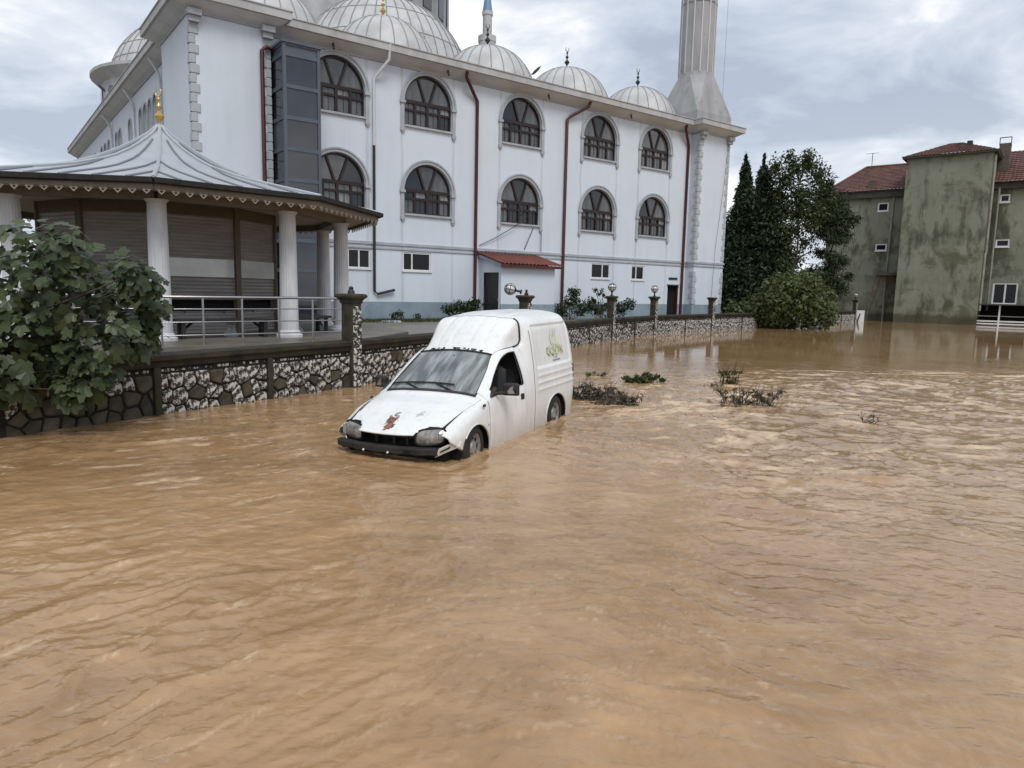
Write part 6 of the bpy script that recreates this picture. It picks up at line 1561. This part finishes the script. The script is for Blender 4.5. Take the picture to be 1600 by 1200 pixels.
# television aerial
ta = ghit(1362, 262, DW + 5); f = MB(); f.tube([(ta[0], DW + 5, ta[1] - 0.8), (ta[0], DW + 5, ta[1] + 1.4)], 0.03, 5)
for q in range(5): f.tube([(ta[0] - 0.3 + q * 0.12 - 0.35, DW + 5, ta[1] + 1.35), (ta[0] - 0.3 + q * 0.12 + 0.35, DW + 5.1, ta[1] + 1.38)], 0.015, 4)
f.build('aerial', M['dark_metal'], grn)
# covered terrace at the right wing
ter = thing('terrace', 'covered terrace with white railings at the water line of the green block', 'terrace', tuple(GO + ge * 9 + gi * 1.5), math.atan2(ge.y, ge.x))
def thit(px, py, dep): g_, z = ghit(px, py, dep); return g_ - 9, z
t0 = thit(1518, 476, 0.4); 
zc_ = t0[1]
f = MB(); f.box(t0[0] - 0.4, 6.0, -1.4, 1.48, zc_, zc_ + 0.10); f.build('canopy', M['fascia'], ter)
f = MB(); f.box(t0[0], 6.0, -1.1, 1.48, -0.5, 0.02); f.build('deck', M['plat'], ter)
for k in range(5):
    x = t0[0] + 0.1 + k * 1.9
    f = MB(); f.box(x - 0.06, x + 0.06, -1.12, -1.0, -0.5, zc_); f.build('post', M['white_plastic'] if k % 2 else M['grey_pipe'], ter)
for z, m_ in ((0.30, 'white_plastic'), (0.08, 'white_plastic'), (0.75, 'grey_pipe')):
    f = MB(); f.box(t0[0], 6.0, -1.10, -1.03, z, z + (0.12 if m_ == 'white_plastic' else 0.06)); f.build('rail', M[m_], ter)
f = MB(); f.box(t0[0] + 0.1, 6.0, 1.2, 1.3, 0.02, zc_ - 0.01); f.build('back_panel', M['dark_inside'], ter)
# white board leaning in the water by the prop
p = at_z(1341, 503, 0.0); bd = thing('white_board', 'white board with a dark stripe standing in the water by the slanting prop', 'board', tuple(p), rad(-30))
f = MB(); f.box(-0.42, 0.42, -0.03, 0.03, -0.3, 1.0, RX(rad(-8))); f.build('panel', M['white_plastic'], bd)
f = MB(); f.tube([(-0.12, -0.07, -0.2), (0.10, -0.16, 0.72)], 0.05, 6); f.build('stick', M['dark_metal'], bd)
# ------------------------------------------------------------------ vegetation
M['bark'] = pmat('bark', (0.045, 0.036, 0.027), (0.085, 0.070, 0.052), 8, 0.9, bump=0.5, stretch=(4, 4, 1))
M['fig_leaf'] = leafmat('fig_leaf', (0.022, 0.038, 0.016), (0.110, 0.140, 0.062), 0.30, 0.36)
M['cypress'] = leafmat('cypress_leaf', (0.014, 0.027, 0.011), (0.044, 0.066, 0.027), 0.15, 0.6)
M['pine'] = leafmat('pine_leaf', (0.018, 0.033, 0.013), (0.066, 0.090, 0.034), 0.15, 0.6)
M['broad'] = leafmat('broad_leaf', (0.024, 0.042, 0.016), (0.095, 0.122, 0.048), 0.30, 0.5)
M['bush'] = leafmat('bush_leaf', (0.028, 0.045, 0.014), (0.120, 0.148, 0.055), 0.28, 0.5)
M['shrub'] = leafmat('shrub_leaf', (0.012, 0.026, 0.010), (0.050, 0.080, 0.028), 0.28, 0.45)
M['grass'] = leafmat('grass_blade', (0.035, 0.055, 0.014), (0.10, 0.12, 0.035), 0.3, 0.6)
M['dry'] = leafmat('dry_leaf', (0.045, 0.042, 0.030), (0.17, 0.16, 0.12), 0.2, 0.7)
M['weed'] = leafmat('torn_weed', (0.03, 0.045, 0.012), (0.10, 0.13, 0.035), 0.25, 0.5)
def leaf_cloud(blobs, size, aspect=0.55, up=0.4, seed=0, shell=0.45, curl=0.15, outward=0.0):
    # blobs: (centre, (rx, ry, rz), count). returns V (n,4,3) quads
    r = np.random.default_rng(seed); Vs = []; tint = []
    for c, rr, n in blobs:
        d = r.normal(size=(n, 3)); d /= np.linalg.norm(d, axis=1)[:, None]
        rad_ = (shell + (1 - shell) * r.random(n)) * (1 - 0.25 * r.random(n) ** 3)
        p = np.array(c) + d * rad_[:, None] * np.array(rr)
        nrm = r.normal(size=(n, 3)) + np.array([0, 0, up * 2]) + d * 1.0; nrm /= np.linalg.norm(nrm, axis=1)[:, None]
        t = np.cross(nrm, r.normal(size=(n, 3))) + d * outward; t -= nrm * (t * nrm).sum(1)[:, None]; t /= np.linalg.norm(t, axis=1)[:, None] + 1e-9
        b = np.cross(nrm, t); s = size * (0.6 + 0.8 * r.random(n))[:, None]
        q = np.stack([p - t * s * 0.5, p + b * s * aspect * 0.5 + nrm * s * curl * 0.3, p + t * s * 0.5 - nrm * s * curl, p - b * s * aspect * 0.5 + nrm * s * curl * 0.3], 1)
        Vs.append(q); tint.append(np.repeat(0.65 * r.random(n), 4))
    V = np.concatenate(Vs).reshape(-1, 3); F = np.arange(len(V)).reshape(-1, 4)
    return V, F, np.concatenate(tint)
def crown(name, blobs, size, m, parent, **k):
    V, F, t = leaf_cloud(blobs, size, **k); return link(name, npmesh(name, V, F, t), m, parent)
def limb(f, a, b, r0, r1, rs, wob=0.06, n=6):
    a, b = Vector(a), Vector(b); l = (b - a).length; pts = []
    for i in range(n + 1):
        t = i / n; p = a.lerp(b, t)
        if 0 < i < n: p += Vector((rs.uniform(-1, 1), rs.uniform(-1, 1), rs.uniform(-.5, .5))) * wob * l
        pts.append(p)
    f.tube(pts, [r0 + (r1 - r0) * i / n for i in range(n + 1)], 7); return pts

# --- fig tree hanging over the near wall
def yfig(px, py): return 9.25 + 0.0012 * (px) + 0.4 * math.sin(px * 0.05 + py * 0.03)
FB = [(40, 395, 55), (100, 388, 42), (70, 430, 60), (150, 430, 50), (205, 428, 30), (232, 440, 24), (236, 480, 26), (225, 520, 30), (160, 500, 60), (100, 490, 75), (30, 480, 80), (20, 560, 80), (90, 565, 60), (140, 575, 40), (195, 530, 40), (-60, 460, 90), (-120, 540, 110), (-60, 590, 80), (40, 612, 36), (110, 610, 26), (-150, 420, 90)]
fig = thing('fig_tree', 'fig tree with big lobed dark green leaves spilling over the near wall', 'tree', (-7.75, 8.9, 0.0))
FO = Vector((-7.75, 8.9, 0.0)); rs = random.Random(5)
tr = MB(); root = Vector((0, 0, -0.4)); fork = Vector((0.25, 0.15, 0.75)); limb(tr, root, fork, 0.11, 0.085, rs, 0.03)
cents = []
for px, py, r in FB:
    y = yfig(px, py); c = at_y(px, py, y) - FO; cents.append((c, r * y / FPX))
    limb(tr, fork + Vector((rs.uniform(-.05, .05), rs.uniform(-.05, .05), rs.uniform(-.1, .1))), c, 0.032, 0.006, rs, 0.06, 5)
tr.build('trunk', M['bark'], fig, None, 60)
def fig_leaf_mesh(seed):
    r = random.Random(seed); out_ = []
    lobes = [(-165, .40), (-128, .62), (-98, .56), (-72, .86), (-52, .88), (-34, .62), (-12, .98), (10, 1.0), (34, .62), (52, .88), (72, .86), (98, .56), (128, .62), (165, .40)]
    pts = [(0, 0, 0)]
    for a, l in lobes:
        a = rad(a + r.uniform(-4, 4)); l = l * 0.5 * r.uniform(0.92, 1.08); pts.append((l * math.sin(a) * 0.95, l * math.cos(a) + 0.12, 0))
    b = [(x, y, -0.30 * x * x * 2 - 0.22 * y * abs(y) + 0.10 * abs(x)) for x, y, z in pts]
    n = len(b)
    return b, [(0, i, i + 1) for i in range(1, n - 1)]
fig_meshes = []
for k in range(5):
    v, fc = fig_leaf_mesh(k); fig_meshes.append((np.array(v), fc))
leaves = []
rnp = np.random.default_rng(21)
for (c, r), (px, py, rp) in zip(cents, FB):
    n = int(20 + rp * (1.15 if py < 520 else 1.6))
    for _ in range(n):
        d = rnp.normal(size=3); d /= np.linalg.norm(d); p = np.array(c) + d * r * (0.45 + 0.6 * rnp.random()) * np.array([1, 0.8, 1])
        nr = d * 0.7 + np.array([0.05, -0.45, 0.75]) + rnp.normal(size=3) * 0.35; nr /= np.linalg.norm(nr)
        tp = d * 1.0 + np.array([0, -0.2, -0.55]) + rnp.normal(size=3) * 0.4; tp -= nr * tp.dot(nr); tp /= np.linalg.norm(tp)
        s = 0.25 * (0.45 + 0.85 * rnp.random()); leaves.append((p, nr, tp, s, rnp.integers(5)))
cam_l = np.array([-FO.x, -FO.y, CAM_H])
def leaf_vis(L_):
    w = Vector(L_[0]) + FO; d = w - Vector((0, 0, CAM_H)); dz = d.dot(cF); px = 800 + FPX * d.dot(cR) / dz
    return (px > -10, -np.linalg.norm(L_[0] - cam_l))
leaves.sort(key=leaf_vis, reverse=True)
base_me_ = []
for v, fc in fig_meshes:
    me = bpy.data.meshes.new('leaf'); me.from_pydata([tuple(q) for q in v], [], fc); me.update()
    a = me.color_attributes.new('tint', 'FLOAT_COLOR', 'POINT'); a.data.foreach_set('color', np.tile([0.25, 0.25, 0.25, 1], len(v)).astype(np.float32)); me.materials.append(M['fig_leaf']); base_me_.append(me)
Vr, Fr, Tr = [], [], []
crn = None
for i, (p, nr, tp, s, k) in enumerate(leaves):
    b = np.cross(tp, nr); Mt = np.stack([b, tp, nr], 1) * s
    if i < 290:
        o = link('leaf', base_me_[k], None, fig); o.matrix_local = Matrix([list(Mt[0]) + [p[0]], list(Mt[1]) + [p[1]], list(Mt[2]) + [p[2]], [0, 0, 0, 1]])
    else:
        v, fc = fig_meshes[k]; o_ = len(Vr); q = v @ Mt.T + p; Vr += list(q); Fr += [[o_ + a for a in t] for t in fc]; Tr += [0.6 * rnp.random()] * len(v)
cr_o = link('crown', npmesh('crown', np.array(Vr), np.array(Fr), np.array(Tr)), M['fig_leaf'], fig); stuff(cr_o)

# --- trees between mosque and green block
def pt(px, py, y): return at_y(px, py, y)
def cypress(px, ptop, y, w, label, seed):
    base = pt(px, 480, y); base.z = YZ; top = pt(px, ptop, y); h = top.z - base.z
    t = thing('cypress_tree', label, 'tree', tuple(base), 0, 'dark conifers beside the mosque'); rs = random.Random(seed)
    f = MB(); limb(f, (0, 0, -0.3), (0, 0, h * 0.9), 0.16, 0.03, rs, 0.004); f.build('trunk', M['bark'], t, None, 60)
    bl = []
    for k in range(16):
        q = k / 15; z = 0.5 + q * (h - 0.9); r = w * (1 - q) ** 0.62 * (0.55 + 0.45 * min(1, q * 4)) + 0.10
        for s in range(3):
            a = rs.uniform(0, 6.28); bl.append(((r * 0.25 * math.cos(a), r * 0.25 * math.sin(a), z + rs.uniform(-.2, .2)), (r * rs.uniform(.75, 1.0), r * rs.uniform(.75, 1.0), h * 0.065), int(60 + 240 * r)))
    crown('crown', bl, 0.30, M['cypress'], t, aspect=0.35, up=0.2, seed=seed, shell=0.6, outward=0.8)
cypress(1151, 243, 58, 1.85, 'pointed cypress standing tight against the mosque corner', 1)
cypress(1179, 247, 60, 1.95, 'second pointed cypress one step away from the mosque corner', 2)
def tree(name, label, base_px, y, blobs_px, leaf, m, seed, trunk_r=0.14, n_per=0.9, group=None, branch=True, base_z=YZ, flat=1.0, **k):
    bx = pt(base_px[0], base_px[1], y); bx.z = base_z
    t = thing(name, label, 'tree' if name != 'bush' else 'bush', tuple(bx), 0, group); rs = random.Random(seed)
    bl = []; f = MB(); fork = None
    cs = []
    for px, py, rx, ry in blobs_px:
        yy = y + rs.uniform(-1, 1) * rx * y / FPX * 0.5; c = pt(px, py, yy) - bx; r1 = rx * y / FPX; r2 = ry * y / FPX
        bl.append((tuple(c), (r1 * 1.25, r1 * 1.1, r2 * flat * 1.25), int(n_per * rx * ry))); cs.append(c)
    zs_ = sorted(c.z for c in cs); top = zs_[-1]
    spine = limb(f, (0, 0, -0.5), (sum(c.x for c in cs) / len(cs) * 0.6, 0, top * 0.85), trunk_r, trunk_r * 0.25, rs, 0.02, 8)
    for c in cs:
        j = min(range(len(spine)), key=lambda i: abs(spine[i].z - (c.z - 0.25 * abs(c.x) - 0.5))); limb(f, spine[j], c, trunk_r * 0.35, 0.012, rs, 0.05, 4)
    f.build('trunk', M['bark'], t, None, 60)
    crown('crown', bl, leaf, m, t, seed=seed, **k)
    return t
tree('conifer_tree', 'broad dark conifer with drooping branches in front of the two cypresses', (1190, 490), 56,
     [(1165, 440, 38, 45), (1200, 440, 40, 50), (1150, 380, 26, 40), (1190, 380, 34, 42), (1215, 400, 24, 34), (1180, 330, 24, 34), (1203, 320, 20, 30), (1195, 285, 12, 22), (1160, 470, 40, 25), (1215, 465, 34, 30), (1146, 430, 20, 50), (1135, 400, 12, 60), (1140, 470, 20, 30)],
     0.36, M['cypress'], 11, 0.2, 1.8, 'dark conifers beside the mosque', shell=0.3, aspect=0.4, up=0.1, outward=0.6)
tree('broadleaf_tree', 'airy tree with thin trunk, sky showing between its leaf clumps', (1236, 480), 55,
     [(1212, 262, 12, 20), (1216, 300, 14, 24), (1212, 345, 14, 22), (1240, 262, 14, 18), (1262, 258, 18, 22), (1280, 275, 16, 22), (1250, 300, 24, 20), (1280, 305, 20, 20), (1296, 290, 12, 18), (1245, 335, 22, 18), (1225, 385, 14, 20), (1240, 360, 14, 14), (1270, 335, 22, 18), (1300, 318, 14, 14), (1222, 412, 12, 16), (1245, 405, 14, 12), (1262, 248, 10, 14), (1232, 245, 8, 12), (1228, 280, 14, 20), (1226, 325, 16, 24), (1228, 360, 16, 18), (1258, 380, 16, 14), (1216, 435, 14, 14), (1265, 355, 18, 10), (1232, 420, 16, 12), (1286, 330, 16, 18), (1255, 320, 20, 18)],
     0.22, M['broad'], 12, 0.12, 1.75, shell=0.05, aspect=0.6, up=0.3)
tree('pine_tree', 'ragged pine reaching its boughs in front of the green block', (1292, 490), 57,
     [(1290, 330, 28, 16), (1312, 330, 16, 16), (1300, 352, 30, 13), (1322, 350, 14, 9), (1334, 344, 12, 7), (1285, 365, 18, 10), (1275, 340, 18, 14), (1300, 402, 20, 10), (1318, 408, 12, 8), (1285, 430, 16, 10), (1300, 440, 24, 12), (1312, 452, 16, 10), (1290, 460, 22, 14), (1270, 450, 18, 14), (1280, 395, 14, 8), (1300, 310, 22, 14), (1306, 375, 22, 10), (1284, 350, 20, 14), (1316, 366, 18, 8), (1296, 420, 22, 10), (1325, 432, 10, 7), (1268, 425, 12, 12), (1310, 340, 26, 12)],
     0.30, M['pine'], 13, 0.12, 3.0, shell=0.05, aspect=0.25, up=0.2, outward=0.7)
tree('bush', 'big rounded leafy bush leaning over the wall into the flood', (1235, 512), 46,
     [(1235, 465, 45, 34), (1200, 480, 34, 26), (1270, 475, 34, 30), (1250, 445, 34, 22), (1222, 450, 28, 20), (1285, 495, 22, 18), (1180, 492, 22, 18), (1240, 495, 50, 18), (1210, 500, 30, 14), (1265, 440, 20, 14), (1150, 485, 16, 14), (1155, 500, 18, 12)],
     0.26, M['bush'], 14, 0.10, 1.1, None, True, 0.0, shell=0.5, aspect=0.5, up=0.5)
# far hedge behind the trees closes the gap low down
hv = []
for k in range(26):
    x = 10 + k * 2.2 + random.uniform(-.6, .6); hv.append(((x, 92 + random.uniform(-3, 3), 2.2 + random.uniform(-.5, .8)), (2.2, 1.6, 2.0 + random.uniform(-.4, .6)), 420))
hd_ = link('distant_hedge', npmesh('distant_hedge', *leaf_cloud(hv, 0.6, seed=77, shell=0.4)), M['bush']); stuff(hd_); tag(hd_, 'distant mass of low hedges and trees behind the mosque yard', 'hedge')

# --- shrubs and weeds in the mosque yard
def yard_pt(u, n): v = mT * u + mN * n; return Vector((v.x, v.y, YZ))
def shrub(u, n, blobs, label, seed, leaf=0.17):
    p = yard_pt(u, n); t = thing('shrub', label, 'shrub', tuple(p), 0, 'shrubs along the mosque front'); rs = random.Random(seed); f = MB(); bl = []
    for x, y, z, r, q in blobs:
        d = mT * x + mN * y; c = (d.x, d.y, z); bl.append((c, (r, r, r * 0.85), q)); limb(f, (0, 0, -0.1), c, 0.03, 0.006, rs, 0.08, 4)
    f.build('stem', M['bark'], t, None, 60); crown('crown', bl, leaf, M['shrub'], t, seed=seed, shell=0.3, aspect=0.5, up=0.4)
shrub(19.3, 30.4, [(-0.3, 0, 0.55, 0.42, 170), (0.3, 0, 0.65, 0.5, 200), (0.9, 0.1, 0.6, 0.5, 200), (1.4, 0.2, 0.75, 0.5, 200)], 'low shrub below the red downpipe left of the shed door', 31)
shrub(26.4, 29.6, [(-0.6, 0, 0.5, 0.55, 240), (0.1, 0, 1.0, 0.6, 300), (0.5, 0.2, 1.5, 0.45, 220), (0.9, 0, 0.6, 0.6, 260), (1.6, 0, 0.8, 0.6, 260)], 'tall dark shrub growing at the right end of the lean-to shed', 32)
shrub(29.2, 29.4, [(-0.7, 0, 0.6, 0.6, 260), (0.2, 0, 0.9, 0.6, 280), (1.0, 0, 0.6, 0.6, 260), (1.7, 0, 0.9, 0.5, 220)], 'wide brownish-green shrub between the shed and the pillar lamp', 33)
shrub(16.0, 30.4, [(0, 0, 0.25, 0.28, 120), (0.3, 0, 0.3, 0.25, 100)], 'small round weed clump under the black drain elbow', 34, 0.11)
shrub(17.3, 30.5, [(0, 0, 0.2, 0.24, 90)], 'tiny weed tuft below the twin-pane basement window', 35, 0.11)
v = Vector((3.75, 31.0, YZ)); t = thing('sapling', 'thin twiggy sapling leaning on the lamp pillar', 'sapling', tuple(v)); f = MB(); rs = random.Random(3); bl = []
for k in range(7):
    c = Vector((rs.uniform(-.45, .25), rs.uniform(-.3, .3), rs.uniform(0.9, 1.75))); limb(f, (0, 0, -0.1), c, 0.02, 0.004, rs, 0.06, 4); bl.append((tuple(c), (0.16, 0.16, 0.14), 26))
f.build('stem', M['bark'], t, None, 60); crown('crown', bl, 0.11, M['shrub'], t, seed=36, shell=0.1)
# grass verge by the mosque wall
r = np.random.default_rng(8); n = 5200; uu = 12.5 + 8.5 * r.random(n); nn_ = 31.2 - 2.4 * r.random(n) ** 1.3
bx_ = mT.x * uu + mN.x * nn_; by_ = mT.y * uu + mN.y * nn_; a = r.random(n) * 6.28; h = 0.05 + 0.12 * r.random(n); lx = (r.random(n) - .5) * 0.1; ly = (r.random(n) - .5) * 0.1
z0 = np.full(n, YZ - 0.01); w = 0.012
V = np.stack([np.stack([bx_ - w * np.cos(a), by_ - w * np.sin(a), z0], 1), np.stack([bx_ + w * np.cos(a), by_ + w * np.sin(a), z0], 1), np.stack([bx_ + lx, by_ + ly, z0 + h], 1)], 1).reshape(-1, 3)
gr = link('grass_verge', npmesh('grass_verge', V, np.arange(len(V)).reshape(-1, 3), np.repeat(r.random(n) * 0.7, 3)), M['grass']); stuff(gr); tag(gr, 'strip of grass and weeds at the foot of the mosque wall', 'grass')
p = yard_pt(15.2, 29.2); sl_ = MB(); sl_.add([(-.45, -.12, 0), (.42, -.16, 0), (.48, .14, 0), (-.40, .18, 0), (-.38, -.10, .07), (.36, -.12, .09), (.40, .10, .08), (-.34, .13, .06)], [(3, 2, 1, 0), (4, 5, 6, 7), (0, 1, 5, 4), (1, 2, 6, 5), (2, 3, 7, 6), (3, 0, 4, 7)]); o = sl_.build('broken_slab', M['mtrim']); o.location = p; tag(o, 'pale broken slab lying in the yard behind the cobbled pillar', 'slab')

# --- debris caught in the flood
def debris(px, py, w, h, label, m, seed, ntw, nl, leaf=0.10, lean=0.4, col='dry'):
    p = at_z(px, py, 0.0); t = thing('flood_debris', label, 'debris', tuple(p), 0, None); rs = random.Random(seed); f = MB(); bl = []
    for k in range(ntw):
        a = Vector((rs.uniform(-w, w), rs.uniform(-w * 0.5, w * 0.5), -0.05)); d = Vector((rs.uniform(-1, 1) * w * 0.7 + lean * w, rs.uniform(-.4, .4) * w, rs.uniform(0.2, 1.0) * h)); b = a + d
        limb(f, a, b, rs.uniform(0.006, 0.014), 0.003, rs, 0.08, 4)
        if nl: bl.append((tuple(a.lerp(b, 0.6)), (0.10, 0.08, 0.06), nl))
    f.build('twigs', M['bark'] if col == 'bark' else M['dry_twig'], t)
    if bl: stuff(crown('leaves', bl, leaf, m, t, seed=seed, shell=0.1, aspect=0.28, outward=0.5))
M['dry_twig'] = pmat('dry_twig', (0.085, 0.075, 0.055), (0.14, 0.125, 0.095), 6, 0.9)
debris(925, 624, 0.40, 0.46, 'dark matted heap of drowned twigs against the back of the van', M['dry'], 51, 60, 10, 0.10, 0.0, 'bark')
debris(962, 632, 0.34, 0.36, 'dark ragged twig clump trailing away from the heap behind the van', M['dry'], 52, 44, 8, 0.10, 0.2, 'bark')
debris(1001, 598, 0.46, 0.38, 'clump of torn green weeds lodged in the current', M['weed'], 53, 22, 26, 0.14, 0.2)
debris(927, 588, 0.25, 0.22, 'small tuft of brown weeds near the green weed clump', M['weed'], 54, 12, 8, 0.10)
debris(1141, 602, 0.20, 0.62, 'upright brown stump of weeds standing out of the water', M['weed'], 55, 16, 14, 0.10, 0.0, 'bark')
debris(1112, 604, 0.24, 0.20, 'low scrap of dark twigs beside the upright weed stump', M['dry'], 56, 14, 5, 0.08, 0.0, 'bark')
debris(1170, 634, 0.46, 0.55, 'spread of bare grey branches stranded in the rapids', M['dry'], 57, 40, 7, 0.11, 0.1)
debris(1350, 662, 0.26, 0.30, 'few bent grey stalks poking from the water beyond the rapids', M['dry'], 58, 10, 3, 0.09)
p = at_z(1272, 513, 0.0); b_ = MB(); vs_ = []; rs = random.Random(9)
for i in range(6):
    for k in range(10):
        th = math.pi * i / 5 / 2; a = 2 * math.pi * k / 10; rr = 0.42 * math.cos(th) * rs.uniform(0.8, 1.15); vs_.append((rr * math.cos(a) * 1.3, rr * math.sin(a) * 0.6, 0.22 * math.sin(th) * rs.uniform(0.7, 1.2) - 0.03))
b_.add(vs_, [(i * 10 + k, i * 10 + (k + 1) % 10, i * 10 + 10 + (k + 1) % 10, i * 10 + 10 + k) for i in range(5) for k in range(10)]); o = b_.build('plastic_bag', M['white_plastic'], None, None, 60); o.location = p; tag(o, 'crumpled white plastic bag floating below the big bush', 'bag')
